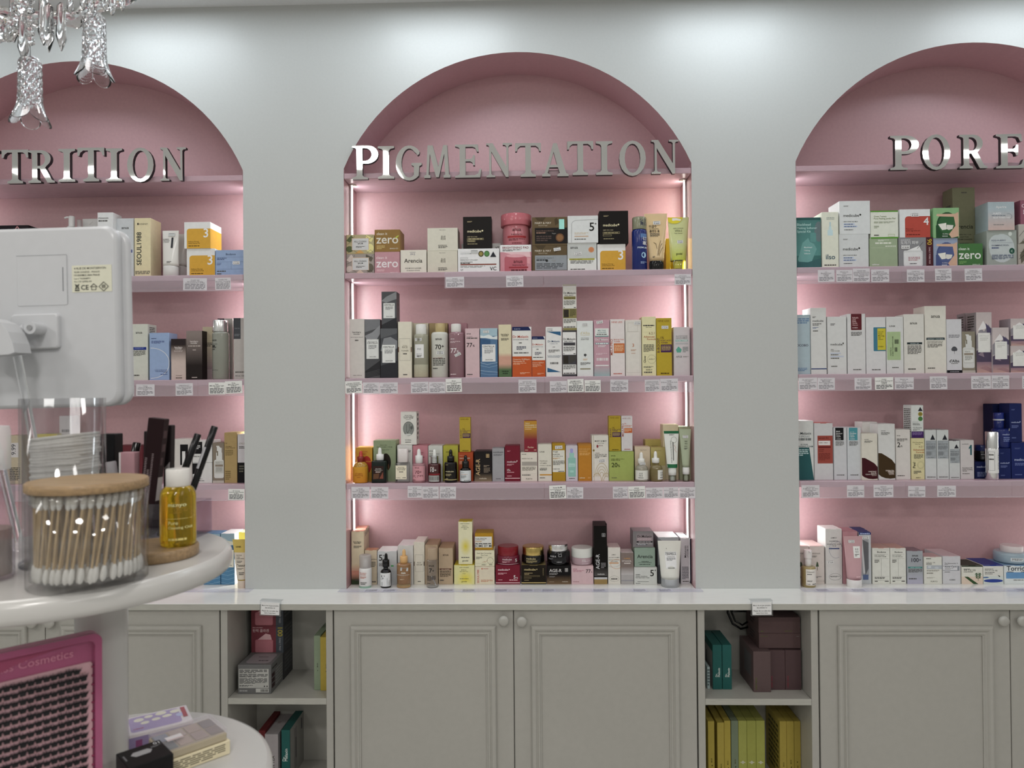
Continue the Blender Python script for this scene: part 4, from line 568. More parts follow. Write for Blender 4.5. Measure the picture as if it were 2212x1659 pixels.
('L','dropper_bottle','frosted dropper bottle with price sticker on its collar, right end of middle third shelf','serum bottle',('m',3),(.3537,.0237,1.2326),[('body','bottle',.0186,0,.0511,'a8a290','tint',.0001),('collar','cyl',.0096,.0511,.065,'d4d4d0','gloss',-.0007),('dropper_bulb','bulb',.0058,.065,.0835,'d6d6d2','gloss',-.0007)],[('r',0,.16,1,.86,'cfcfc8'),('t','조선',.23,.49,.573,'262422',None),('t','미녀',.23,.49,.404,'262422',None),('l',.18,.56,.28,.33,1,'55534f'),('$','25.00',.5,1.38,.42,0)],None,{'vtop':.738}),
('L','dropper_bottle','frosted amber dropper bottle with turned hangul label, right end of middle third shelf','serum bottle',('m',3),(.3954,.0237,1.2326),[('body','bottle',.0186,0,.0528,'8a7a48','tint',.0001),('collar','cyl',.0108,.0528,.0665,'d4d4d0','gloss',-.0013),('dropper_bulb','bulb',.0055,.0665,.0865,'d6d6d2','gloss',-.0015)],[('r',.54,.16,1,.86,'d2d2cc'),('t','조선',.74,.97,.6,'262422',None),('t','미녀',.76,.97,.44,'262422',None),('l',.72,.96,.28,.33,1,'55534f')],None,{'vtop':.7351}),
('C','carton','tall cream carton behind the white and green tube','carton',('m',3),(.4432,.0725,1.2326),(.0449,.045,.1607),'cfc3a2',[],None,None),
('C','carton','tall sage carton behind the sage green tube, beside the light strip','carton',('m',3),(.4848,.0725,1.2326),(.0341,.045,.1543),'a8b090',[],None,None),
('T','squeeze_tube','white tube with green bands and sideways lettering, on a clear cap','squeeze tube',('m',3),(.4403,.0158,1.2326),((.0218,-.002,.1446),(.0145,-.0003,.0395),.0108,'d2d4ce','gloss','c8ccc8','clear',('d4d6d2',.0368,.0182),0),[('r',0,.93,1,1,'1f6a44'),('r',0,0,1,.1,'2a7048'),('T','Dark Spot Correcting Glow Serum',.44,.14,.74,'40443c',None),('l',.55,.62,.2,.7,1,'55534f'),('t','AXIS-Y',.34,.7,.88,'262422',None),('s',[(.86,.76),(.845,.791),(.801,.817),(.737,.834),(.66,.84),(.583,.834),(.519,.817),(.475,.791),(.46,.76),(.475,.729),(.519,.703),(.583,.686),(.66,.68),(.737,.686),(.801,.703),(.845,.729),(.86,.76)],.015,'66695c'),('s',[(.66,.62),(.8,.55),(.7,.5),(.86,.42)],.015,'b0603c')]),
('T','squeeze_tube','sage green tube with hangul print at right end, middle third shelf','squeeze tube',('m',3),(.4788,.0134,1.2326),((.017,-.0013,.1498),(.0096,-.0005,.0409),.0094,'a3ad92','gloss','c0c4b8','clear',('d8dad4',.0395,.0209),0),[('t','조선',.4,.66,.66,'262422',None),('t','미녀',.42,.66,.6,'262422',None),('t','REVIVE',.36,.68,.54,'262422',None),('l',.32,.7,.46,.51,2,'55534f'),('$','17.00',.5,.8,.5,0)]),
('C','carton','nearest of three slim cream cartons in file, left end of middle worktop row','carton',('m',4),(-.4779,.0622,.9296),(.0371,.0325,.1561),'cfc3a6',[('G',0,.22,1,.38,'c98c78','cfc2a2'),('r',0,.2,1,.26,'c98c78'),('G',0,.08,1,.2,'3c4a34','c98c78'),('r',0,0,1,.08,'3c4a34'),('t','haruharu',.16,.78,.79,'262422',None),('t','wonder',.2,.74,.765,'262422',None),('l',.18,.8,.68,.73,3,'55534f'),('l',.26,.74,.07,.09,1,'55534f')],[('l',.5,.9,.88,.96,4,'55534f')],'c98a74'),
('C','carton','second of three slim cream cartons in file, left end of middle worktop row','carton',('m',4),(-.4817,.0963,.9296),(.037,.0325,.1548),'cfc3a6',[],[('l',.5,.9,.88,.96,4,'55534f')],'c98a74'),
('C','carton','rearmost of three slim cream cartons in file, left end of middle worktop row','carton',('m',4),(-.4853,.1303,.9296),(.0369,.0325,.1538),'cfc3a6',[],[('l',.5,.9,.88,.96,4,'55534f')],'c98a74'),
('C','carton','small cream carton behind the frosted white spray bottle','carton',('m',4),(-.4391,.061,.9296),(.0354,.03,.1007),'c8b9a0',[('t','haruharu',.5,.98,.72,'262422',None),('l',.5,.9,.5,.66,4,'55534f'),('l',.5,.9,.06,.1,1,'55534f')],None,'c08a6c'),
('L','spray_bottle','white spray bottle with frosted dome cap, left end of middle worktop row','spray bottle',('m',4),(-.4497,.022,.9296),[('body','bottle',.0183,0,.0572,'d2d0ce','gloss',0),('nozzle','cyl',.0075,.0572,.08,'cfcfcc','gloss',.0003),('cap','dome',.0172,.0572,.0935,'b9b4b2','frost',.0001)],[('r',0,0,1,.1,'8aa898'),('t','haruharu',.14,.68,.74,'c07060',None),('t','wonder',.16,.66,.66,'c07060',None),('l',.18,.66,.48,.6,3,'c08070'),('l',.2,.7,.16,.3,2,'55534f')],None,{}),
('C','carton','white carton printed 5+ behind the black dropper bottle','carton',('m',4),(-.3912,.081,.9296),(.0572,.07,.0973),'c3c6c8',[('t','5',.08,.26,.72,'262422',None),('t','+',.28,.36,.84,'262422',None),('l',.08,.4,.54,.64,3,'55534f'),('r',.7,.54,.84,.58,'4ab060')],None,'d8d8d8'),
('L','dropper_bottle','black dropper bottle with white label printed 5+, middle worktop row','serum bottle',('m',4),(-.3895,.0195,.9296),[('body','bottle',.0157,0,.059,'141416','gloss',0),('collar','cyl',.0101,.059,.0798,'121214','gloss',.0002),('dropper_bulb','bulb',.0054,.0798,.098,'121214','gloss',.001)],[('r',.02,.12,.98,.98,'d0d2d2'),('t','5',.12,.36,.56,'262422',None),('t','+',.4,.52,.74,'262422',None),('T','Vitamin',.26,.16,.4,'262422',None),('T','Concentrated serum',.74,.16,.66,'262422',None),('T','Glutathione',.9,.16,.5,'262422',None)],None,{'vtop':.7596}),
('C','carton','white carton behind the tan dropper bottle','carton',('m',4),(-.3365,.0885,.9296),(.0454,.085,.114),'c6c6c4',[('s',[(0,.56),(.9,.56)],.02,'44484a')],None,'d2cccc'),
('L','dropper_bottle','tan dropper bottle with foil price sticker, middle worktop row','serum bottle',('m',4),(-.3376,.0243,.9296),[('body','bottle',.0206,0,.0698,'a5784a','tint',0),('collar','cyl',.0111,.0698,.0891,'d0a468','gloss',-.0002),('dropper_bulb','bulb',.0058,.0891,.1086,'d2a86c','gloss',.0006)],[('$','',.6,.78,.5,-6),('t','Abib',.38,.7,.6,'eee0cc',None),('t','Glutathiosome dark spot serum',.06,.94,.53,'eee0cc',None),('l',.3,.62,.34,.38,2,'e0c8a8'),('G',.02,.02,.98,.16,'b08c60','8a7a58')],None,{'vtop':1.0045}),
('C','carton','slim cream carton with a thin printed frame, middle worktop row','carton',('m',4),(-.2963,.086,.9296),(.0317,.08,.1243),'cfcabc',[('f',.12,.3,.88,.7,.014,'77736a'),('r',0,.44,.08,.54,'7a6a5c'),('r',.92,.44,1,.54,'7a6a5c'),('t','RICE',.32,.66,.5,'8a8474',None),('t','SERUM',.24,.76,.45,'8a8474',None),('l',.36,.64,.06,.08,1,'55534f')],None,'d8cfc6'),
('C','carton','tan carton behind the clear bottle printed 7+','carton',('m',4),(-.2602,.0885,.9296),(.0374,.085,.116),'b19a80',[],None,'a88c70'),
('L','serum_bottle','clear serum bottle printed 7+ with translucent beige cap','serum bottle',('m',4),(-.2542,.0214,.9296),[('body','bottle',.0175,0,.0803,'d6d6d8','clearbody',0),('cap','dome',.0135,.0803,.1133,'bba68c','frost',.0004)],[('t','anua',.26,.7,.78,'2a2a2c',None),('t','7',.3,.54,.56,'2a2a2c',None),('t','+',.56,.72,.58,'2a2a2c',None),('l',.12,.84,.26,.44,5,'3c3c3e'),('l',.12,.4,.16,.18,1,'3c3c3e'),('s',[(.5,.44),(.86,.1)],.05,'a8a8ac')],None,{}),
('C','carton','plain tan carton with brown stripe, middle worktop row','carton',('m',4),(-.2181,.0885,.9296),(.0415,.085,.1064),'b39d82',[('t','anua',.3,.7,.79,'3c3026',None),('r',.06,.4,.9,.44,'6a4234'),('t','RICE + CERAMIDE',.2,.76,.405,'cbb8a4',None),('l',.08,.86,.2,.38,6,'4a3c30'),('l',.08,.36,.1,.13,1,'55534f')],None,'a88c6c'),
('C','carton','low yellow-haloed carton under the tall yellow-haloed carton','carton',('m',4),(-.1636,.076,.9296),(.0602,.06,.0561),'d2ce94',[('h',.56,.28,.46,.5,'d8c81c','d2ce94'),('t','GREEN TANGERINE',.26,.72,.86,'5a5830',None),('t','VITA C',.34,.6,.72,'4a4828',None),('t','Dark Spot Care',.28,.68,.65,'4a4828',None),('t','Cream',.42,.56,.54,'4a4828',None),('l',.28,.7,.28,.31,1,'55534f'),('t','goodal',.36,.62,.12,'44421c',None)],None,'ccb81c'),
('C','carton','tall cream carton with yellow halo, standing on a low one','carton',('m',4),(-.1604,.0735,.9871),(.0407,.045,.1252),'d6d3b0',[('h',.52,.42,.44,.22,'d4c21c','d6d3b0'),('t','GREEN TANGERINE',.14,.8,.945,'5a5830',None),('t','VITA C',.28,.66,.885,'4a4828',None),('t','Dark Spot Care',.2,.76,.855,'4a4828',None),('t','SERUM',.38,.6,.82,'4a4828',None),('l',.2,.78,.15,.17,1,'55534f'),('t','goodal',.28,.7,.07,'44421c',None)],None,'c9b42c'),
('C','carton','beige carton with red sideways lettering at the bottom of a stack of three','carton',('m',4),(-.1034,.076,.9296),(.0571,.06,.0519),'d0c6b0',[('T','SEOUL1988',.2,.08,.82,'b8402c',None),('o',.36,.88,.03,.05,'c06048'),('l',.42,.68,.86,.9,1,'b87868'),('l',.3,.92,.12,.26,3,'c08060')],None,None),
('C','carton','cream carton with circle seal in the middle of a stack of three','carton',('m',4),(-.1033,.076,.9829),(.0571,.06,.0453),'d4d0b4',[('t','Dark Spot Correcting',.1,.84,.8,'44423a',None),('t','Glow Cream',.3,.66,.68,'44423a',None),('l',.06,.36,.44,.6,3,'55534f'),('s',[(.04,.6),(.96,.6)],.006,'9a9678'),('s',[(.94,.36),(.928,.437),(.893,.501),(.841,.545),(.78,.56),(.719,.545),(.667,.501),(.632,.437),(.62,.36),(.632,.283),(.667,.219),(.719,.175),(.78,.16),(.841,.175),(.893,.219),(.928,.283),(.94,.36)],.012,'77735c'),('s',[(.38,.24),(.5,.32),(.5,.24),(.66,.4)],.012,'b0603c'),('s',[(.04,.18),(.96,.18)],.006,'9a9678'),('t','AXIS-Y',.34,.58,.06,'262422',None),('l',.72,.9,.07,.11,1,'55534f')],None,None),
('C','carton','mustard carton with white label on top of a stack of three','carton',('m',4),(-.1055,.08,1.0297),(.0527,.06,.0486),'b3860e',[('r',0,.14,.94,.8,'d2d2cc'),('t','YUJA NIACIN',.02,.64,.64,'262422',None),('t','ANTI BLEMISH CREAM',.02,.54,.58,'262422',None),('l',.02,.4,.44,.54,2,'b88a40'),('l',.02,.9,.34,.4,1,'55534f'),('t','SOME BY MI',0,.94,.17,'262422',None)],None,'b08a1c'),
('C','carton','crimson carton printed 5% under the crimson cream jar','carton',('m',4),(-.036,.076,.9296),(.0711,.06,.0558),'7e1a30',[('t','medicube',.1,.52,.72,'e4c8cc',None),('o',.56,.78,.02,.03,'e4c8cc'),('l',.1,.46,.5,.6,2,'d8a8b0'),('t','5',.74,.82,.3,'eed8dc',None),('t','%',.85,.91,.3,'eed8dc',None),('l',.1,.28,.22,.25,1,'d8a8b0'),('l',.56,.9,.2,.25,1,'d8a8b0'),('r',0,.06,1,.1,'d8b4ba')],None,None),
('L','cream_jar','crimson cream jar with crimson lid on its crimson carton','cream jar',('m',4),(-.0354,.0751,.9868),[('body','jar',.0341,0,.025,'7a2038','gloss',0),('lid','dome',.031,.025,.0504,'8a1424','gloss',-.0002)],[('t','medicube',.26,.68,.56,'e4c8cc',None),('l',.26,.6,.24,.42,2,'d8a8b0'),('t','5',.82,.9,.3,'eed8dc',None),('r',.04,.06,.96,.1,'d8b4ba')],None,{}),
('C','carton','black carton with gold stripe under the gold-lidded jar','carton',('m',4),(.0399,.076,.9296),(.0721,.06,.0561),'261f16',[('t','medicube',.12,.58,.72,'cbbb84',None),('o',.63,.78,.02,.03,'cbbb84'),('l',.12,.46,.48,.6,2,'a8966a'),('f',.12,.4,.74,.46,.006,'a8966a'),('f',.12,.3,.4,.36,.006,'a8966a'),('T','GLUTATHIONE',.9,.46,.84,'a8966a',None),('l',.12,.3,.2,.23,1,'a8966a'),('r',0,.06,1,.1,'d0b878')],None,'8a7a4c'),
('L','cream_jar','black cream jar with gold lid, middle worktop row','cream jar',('m',4),(.0383,.0746,.9871),[('body','jar',.0335,0,.0261,'15130f','gloss',0),('lid','dome',.0317,.0261,.0501,'c4aa62','metal',.0004)],[('t','medicube',.2,.62,.6,'c9bb8c',None),('l',.2,.68,.2,.5,4,'a89a6c')],None,{}),
('C','carton','black-to-bronze carton under the silver-lidded jar','carton',('m',4),(.1133,.076,.9296),(.0695,.06,.0542),'1a1718',[('G',0,0,1,.5,'7a6248','1a1718'),('t','AGE-R',.1,.62,.66,'c9c6c4',None),('f',.76,.68,.88,.86,.015,'c9c6c4'),('r',.81,.68,.83,.86,'c9c6c4'),('r',.76,.76,.88,.78,'c9c6c4'),('l',.1,.46,.5,.6,2,'a8a4a2'),('l',.1,.34,.36,.44,2,'8a8684'),('t','medicube',.64,.88,.12,'d0c4b4',None),('l',.1,.3,.12,.15,1,'9a8a78')],None,None),
('L','cream_jar','black cream jar with silver lid, middle worktop row','cream jar',('m',4),(.1138,.0751,.9852),[('body','jar',.034,0,.0386,'121014','gloss',0),('lid','dome',.0292,.0386,.0592,'d8d8d8','metal',-.0012)],[('t','AGE-R',.12,.38,.62,'c4c4c6',None),('f',.48,.66,.62,.86,.015,'a8a8aa'),('l',.06,.24,.4,.52,3,'88888c'),('t','medicube',.4,.62,.24,'c4c4c6',None)],None,{}),
('C','carton','pale pink carton printed 77% under the white-lidded jar','carton',('m',4),(.182,.076,.9296),(.0642,.06,.0534),'cbadb2',[('t','anua',.08,.26,.8,'a05060',None),('l',.08,.58,.66,.76,2,'b07080'),('t','77',.66,.88,.62,'262422',None),('t','%',.89,.95,.63,'262422',None),('l',.08,.36,.12,.15,1,'a06870')],None,None),
('L','cream_jar','mauve cream jar with broad white lid','cream jar',('m',4),(.183,.073,.9844),[('body','jar',.0313,0,.022,'b0949c','gloss',0),('lid','dome',.0317,.022,.0487,'cfd0cb','gloss',.0006)],[('t','anua',.46,.64,.68,'e4d8dc',None),('l',.46,.86,.46,.6,2,'dccad0'),('l',.46,.78,.24,.28,1,'dccad0')],None,{}),
('C','carton','tall black carton with vertical silver lettering and gold foot','carton',('m',4),(.2353,.0685,.9296),(.038,.045,.1687),'15110f',[('G',0,.14,1,.3,'5a5654','15110f'),('r',0,.085,1,.12,'b9b9bc'),('r',0,0,1,.085,'9c8250'),('T','AGE-R',.42,.26,.52,'c0c0c2',None),('f',.62,.82,.88,.88,.03,'a8a8aa'),('r',.73,.82,.77,.88,'a8a8aa'),('r',.62,.845,.88,.852,'a8a8aa'),('l',.54,.9,.27,.37,4,'88868a'),('t','medicube',.26,.8,.165,'dcdadc',None)],None,None),
('C','carton','tall black carton standing right behind the gold-footed one','carton',('m',4),(.24,.1165,.9296),(.0389,.045,.167),'171312',[],None,None),
('C','carton','white carton with orange scribble ellipse and bold heading, middle worktop row','carton',('m',4),(.2749,.076,.9296),(.0358,.06,.1069),'d0ccc4',[('t','JUMISO',.3,.64,.79,'262422',None),('t','ALL DAY VITAMIN',.06,.92,.715,'262422',None),('t','BRIGHTEN & BALANCING',.06,.92,.655,'262422',None),('t','FACIAL SERUM',.22,.76,.61,'262422',None),('r',.1,.565,.86,.59,'c88a50'),('s',[(1.17,.594),(1.107,.625),(1.015,.651),(.899,.669),(.77,.679),(.635,.679),(.505,.67),(.389,.652),(.295,.626),(.232,.596),(.202,.561),(.208,.526),(.251,.493),(.326,.464),(.428,.441),(.55,.426),(.683,.42),(.817,.424),(.942,.436),(1.05,.457),(1.133,.485)],.02,'c88a50'),('s',[(-.258,.556),(-.201,.533),(-.123,.514),(-.026,.497),(.086,.484),(.209,.475),(.339,.47),(.471,.471),(.601,.475),(.723,.485),(.834,.498),(.93,.515),(1.006,.535)],.012,'8a8c94'),('s',[(.857,.177),(.799,.199),(.712,.216),(.605,.227),(.487,.23),(.37,.225),(.266,.213),(.185,.195),(.135,.172),(.12,.147),(.143,.123),(.201,.101),(.288,.084),(.395,.073),(.513,.07),(.63,.075),(.734,.087),(.815,.105),(.865,.128),(.88,.153),(.857,.177)],.012,'77746c'),('l',.24,.76,.13,.16,1,'55534f')],None,'c6b4b0'),
('C','carton','carton fading from brown to silver, middle worktop row','carton',('m',4),(.3128,.071,.9296),(.0369,.05,.0916),'a8a4a4',[('r',0,.55,1,1,'83746e'),('G',0,.3,1,.56,'b8b4b4','83746e'),('t','NUMBER.',.24,.76,.8,'c8924c',None),('t','VITANOL',.06,.84,.71,'cfc8c4',None),('l',.26,.76,.65,.68,1,'cfc8c4'),('r',0,.1,1,.13,'8f8f96')],None,'c9bcbc'),
('C','carton','white carton printed 5+ at bottom of a stack with green and grey cartons','carton',('m',4),(.3653,.072,.9296),(.066,.06,.0493),'c2c4c0',[('t','5',.7,.86,.5,'262422',None),('t','+',.88,.96,.76,'262422',None),('l',.06,.26,.56,.6,1,'55534f'),('t','Vitamin Glutathione',.06,.58,.46,'262422',None),('t','Dark Spot Laser Cream',.06,.66,.38,'262422',None),('l',.14,.66,.16,.18,1,'55534f'),('l',.06,.26,.06,.09,1,'55534f')],None,None),
('C','carton','sage green carton in the middle of a stack with grey and white ones','carton',('m',4),(.3641,.076,.9803),(.0599,.06,.0547),'8ca092',[('t','Arencia',.13,.88,.46,'262c28',None),('t','HOLY HYSSOP SERUM 30',.18,.82,.2,'333a36',None),('l',.34,.7,.26,.29,1,'333a36'),('l',.24,.78,.11,.14,1,'333a36')],None,None),
('C','carton','grey carton with mauve panel on top of sage green and white ones','carton',('m',4),(.36,.078,1.0365),(.0592,.06,.0462),'7e7a7c',[('G',.18,.4,.96,.95,'a08c92','7e7a7c'),('t','Dr.Melaxin',.22,.92,.62,'2c282a',None),('t','Cementrete',.24,.88,.48,'c0b0b4',None),('r',.18,.3,.96,.38,'2a2628'),('l',.28,.88,.32,.36,1,'9a9698'),('l',.18,.96,.24,.27,1,'c0bcbe'),('r',.18,.13,.68,.22,'55555c'),('l',.22,.64,.15,.2,1,'b0b0b6'),('l',.72,.96,.14,.2,2,'9a9698')],None,'857a7c'),
('C','carton','dark grey and white carton behind the white squeeze tube','carton',('m',4),(.4332,.0935,.9296),(.0605,.085,.1347),'7a7c80',[('p',[(0,1),(1,1),(1,.8),(.3,.9)],'a0a2a6'),('p',[(0,.4),(1,.5),(1,0),(0,0)],'55575c')],None,'e4e2e0'),
('T','squeeze_tube','white squeeze tube with centella label on a clear frosted cap','squeeze tube',('m',4),(.433,.0274,.9296),((.0339,-.0009,.1303),(.0259,.0001,.0236),.0254,'d0d0c8','gloss','b9bcbf','frost',None,0),[('R',.25,.28,.8,.72,.03,'dcdcd6'),('t','MADAGASCAR',.28,.78,.68,'8a8c8a',None),('t','CENTELLA',.28,.78,.63,'262422',None),('t','TONE BRIGHTENING',.34,.72,.58,'262422',None),('l',.32,.76,.48,.56,3,'77797a'),('t','SKIN1004',.36,.7,.28,'66696a',None),('o',.34,.8,.012,.01,'262422')]),
('C','carton','slim silver carton with dark sideways lettering, right end of middle worktop row','carton',('m',4),(.4805,.0885,.9296),(.0249,.085,.1329),'b9b5ba',[('T','Melatonin',.66,.58,.84,'262422',None),('T','LIPOSOME 5%',.9,.58,.84,'55535a',None),('l',.14,.9,.1,.38,12,'55535a'),('l',.2,.9,.05,.07,1,'55534f')],None,'d8d6d6'),
('C','carton','dark violet carton wedged against niche side at right of middle worktop row','carton',('m',4),(.5024,.092,.9296),(.0121,.08,.1302),'2a2238',[],None,'e0dee0'),
('C','carton','teal carton with bottle picture at left end of the right top shelf','carton',('r',1),(.8343,.05,1.8405),(.0748,.06,.1462),'3f7470',[('G',0,.25,1,.95,'56908c','4a7e7a'),('r',0,.95,1,1,'2c5c5a'),('o',.92,.72,.16,.2,'6a7c80'),('p',[(.12,.18),(.3,.5),(.52,.6),(.58,.52),(.74,.48),(.84,.38),(.62,.1),(.2,.08)],'6aa09c'),('R',.6,.52,.82,.7,.05,'5c9490'),('t','Blackhead',.1,.62,.84,'a8ccc8',None),('t','Melting Softener',.1,.86,.775,'a8ccc8',None),('t','Special Kit',.1,.62,.705,'a8ccc8',None),('t','Blackhead',.36,.66,.4,'c8dcd8',None),('t','Melting',.36,.58,.34,'c8dcd8',None),('t','Softener',.36,.6,.28,'c8dcd8',None),('p',[(0,.14),(.5,.12),(1,.2),(1,0),(0,0)],'3a6a6c')],None,None),
('C','carton','slim cream carton with pale blue ampoule picture, right top shelf','carton',('r',1),(.8968,.046,1.8405),(.0465,.06,.1602),'d2d4c4',[('t','SUPER MELTING',.28,.76,.89,'3c5c6c',None),('t','SEBUM SOFTENER',.28,.76,.865,'3c5c6c',None),('R',.34,.58,.66,.68,.03,'b8d0d4'),('r',.42,.66,.58,.74,'b8d0d4'),('r',.46,.74,.54,.82,'a8c4cc'),('t','ilso',.22,.78,.155,'30586c',None),('l',.12,.84,.04,.06,1,'55534f')],None,None),
('C','carton','white square carton with black lettering, lower of two, right top shelf','carton',('r',1),(.965,.0575,1.8405),(.0836,.075,.0968),'c6c9c9',[('l',.14,.3,.82,.86,2,'55534f'),('t','medicube',.13,.64,.52,'262422',None),('o',.68,.58,.03,.028,'262422'),('t','ZERO PORE PAD MILD',.13,.6,.36,'262422',None),('R',.13,.275,.5,.32,.02,'b4c0d4'),('R',.13,.205,.58,.25,.02,'b4c0d4'),('l',.15,.46,.285,.31,1,'5a6a8c'),('l',.15,.54,.215,.24,1,'5a6a8c'),('l',.15,.44,.12,.14,1,'55534f')],None,None),
('C','carton','white square carton with black lettering, upper of two, right top shelf','carton',('r',1),(.9686,.0575,1.9375),(.0868,.075,.0951),'cbcece',[('l',.14,.3,.82,.86,2,'55534f'),('t','medicube',.13,.64,.52,'262422',None),('o',.68,.58,.03,.028,'262422'),('t','ZERO PORE PAD MILD',.13,.6,.36,'262422',None),('R',.13,.275,.5,.32,.02,'b4c0d4'),('R',.13,.205,.58,.25,.02,'b4c0d4'),('l',.15,.46,.285,.31,1,'5a6a8c'),('l',.15,.54,.215,.24,1,'5a6a8c'),('l',.15,.44,.12,.14,1,'55534f')],None,None),
('C','carton','plain sage carton under the green-edged white one','carton',('r',1),(1.0491,.055,1.8405),(.079,.07,.0826),'98a889',[('l',.3,.7,.9,.96,2,'d4dccb'),('l',.2,.8,.82,.87,1,'d4dccb'),('s',[(.04,.68),(.96,.68)],.006,'c4d0b8'),('l',.56,.94,.72,.75,1,'d4dccb'),('t','celimax',.08,.34,.08,'dce4d4',None)],None,None),
('C','carton','white carton with bright green edges on the plain sage one','carton',('r',1),(1.0522,.055,1.9233),(.0779,.07,.0801),'d0d3c6',[('r',0,.95,1,1,'5c9a34'),('r',0,0,1,.055,'5c9a34'),('t','Green Tomato',.12,.58,.77,'6a7c44',None),('t','Pore Peeling Jumbo Pad',.12,.9,.69,'6a7c44',None),('s',[(.12,.62),(.88,.62)],.005,'a8b098'),('l',.12,.86,.54,.6,2,'8a9478'),('l',.12,.3,.36,.46,3,'8a9478'),('f',.63,.07,.87,.16,.01,'a8b880'),('l',.12,.3,.1,.14,1,'55534f')],None,None),
('C','carton','grey carton with white cream-tub picture and maroon spine','carton',('r',1),(1.1398,.05,1.8405),(.0965,.06,.0849),'87878a',[('r',.8,0,1,1,'53242c'),('R',.14,.03,.7,.56,.05,'c4c6c6'),('p',[(.24,.56),(.6,.72),(.66,.56)],'d8d8d8'),('R',.16,.06,.67,.5,.05,'cfd0d0'),('s',[(.54,.62),(.72,.84)],.012,'5a5a5c'),('l',.28,.62,.2,.34,3,'a87078'),('l',.32,.52,.1,.13,1,'55555a'),('t','도자기 피부',.06,.58,.78,'d8d8d8',None),('l',.06,.34,.9,.93,1,'c0c0c2'),('D','90',.84,.74,.94,'c8a830'),('D','DAILY PORE PAD',.88,.1,.66,'c8a8ac'),('$','25.00',.2,.68,.24,0)],None,None),
('C','carton','white and red carton with a large 4, right top shelf','carton',('r',1),(1.1386,.05,1.9256),(.0858,.06,.0805),'d0d2d2',[('R',.17,0,.94,.75,.1,'b8483a'),('r',.3,0,1,.75,'b8483a'),('r',.17,0,.5,.6,'b8483a'),('t','4',.78,.95,.44,'e8dcd8',None),('t','Pore-zero',.2,.44,.28,'5c1c14',None),('t','peeled egg toner pad',.2,.66,.22,'5c1c14',None),('l',.22,.66,.08,.11,1,'6c241c'),('$','22.00',.5,.8,.26,0)],None,None),
('C','carton','blue cleansing-pad carton with a hand and tub picture','carton',('r',1),(1.2246,.052,1.8405),(.0683,.06,.0819),'8f9cb4',[('G',0,.5,1,1,'8f9cb4','8f9cb4'),('o',.54,.42,.42,.44,'4a5888'),('r',.1,0,.96,.42,'4a5888'),('o',.56,.46,.37,.33,'52608f'),('p',[(.98,.05),(.98,.86),(.84,.8),(.14,.8),(.12,.74),(.2,.72),(.8,.7),(.86,.4),(.6,.12),(.7,0)],'c9a58c'),('p',[(.18,.46),(.5,.5),(.5,.28),(.34,.26)],'d8d6cc'),('p',[(.52,.44),(.78,.42),(.74,.3),(.6,.26),(.5,.3)],'cfcdc4'),('t','Dr.Althea',.36,.58,.12,'d4dcd4',None),('l',.34,.56,.05,.07,1,'d4dcd4')],None,None),
('C','carton','green cleansing-pad carton with a hand and tub picture','carton',('r',1),(1.2264,.05,1.9226),(.0724,.06,.0861),'86b27e',[('G',0,.5,1,1,'86b27e','86b27e'),('o',.54,.42,.42,.44,'2c5634'),('r',.1,0,.96,.42,'2c5634'),('o',.56,.46,.37,.33,'3a6a40'),('p',[(.98,.05),(.98,.86),(.84,.8),(.14,.8),(.12,.74),(.2,.72),(.8,.7),(.86,.4),(.6,.12),(.7,0)],'c9a58c'),('p',[(.18,.46),(.5,.5),(.5,.28),(.34,.26)],'d8d6cc'),('p',[(.52,.44),(.78,.42),(.74,.3),(.6,.26),(.5,.3)],'cfcdc4'),('t','Dr.Althea',.36,.58,.12,'d4dcd4',None),('l',.34,.56,.05,.07,1,'d4dcd4')],None,None),
('C','carton','tall olive carton standing behind two shorter cartons, right top shelf','carton',('r',1),(1.3114,.103,1.8405),(.0647,.05,.2417),'7d7d62',[('l',.4,.64,.93,.945,1,'55534f'),('t','Arencia',.04,.9,.5,'2e2e24',None),('t','GREEN TEA + LHA',.22,.82,.42,'3c3c30',None),('t','DEEP PORE',.32,.7,.39,'3c3c30',None),('t','FOAM CLEANSER',.22,.86,.36,'3c3c30',None),('l',.3,.7,.31,.325,1,'55534f')],[('l',.3,.8,.3,.8,6,'55534f')],None),
('C','carton','green carton with white lettering before the tall olive one','carton',('r',1),(1.296,.0465,1.8405),(.0692,.045,.066),'4a7a44',[('t','clean it',.02,.46,.72,'d0dccc',None),('t','zero',.02,.92,.34,'d4e0d0',None),('l',.04,.34,.1,.24,3,'7aa860'),('t','BANILA CO',.58,.88,.07,'c8d4c4',None)],None,None),
('C','carton','grey-green carton with pale blob and swimming pool wording','carton',('r',1),(1.383,.052,1.8405),(.0843,.06,.102),'99a099',[('o',.5,.5,.42,.4,'b4bcbc'),('o',.34,.6,.28,.28,'b4bcbc'),('o',.78,.9,.06,.06,'c4cac4'),('t','EQQUALBERRY',.16,.64,.7,'3a4468',None),('s',[(.16,.65),(.86,.65)],.006,'6a708c'),('t','SWIMMING POOL',.16,.74,.56,'3a4468',None),('l',.16,.4,.49,.53,1,'5a6488'),('o',.83,.42,.09,.085,'2c5a4a'),('t','C',.8,.86,.39,'c0d4c8',None),('l',.16,.88,.18,.32,5,'55607c')],None,None),
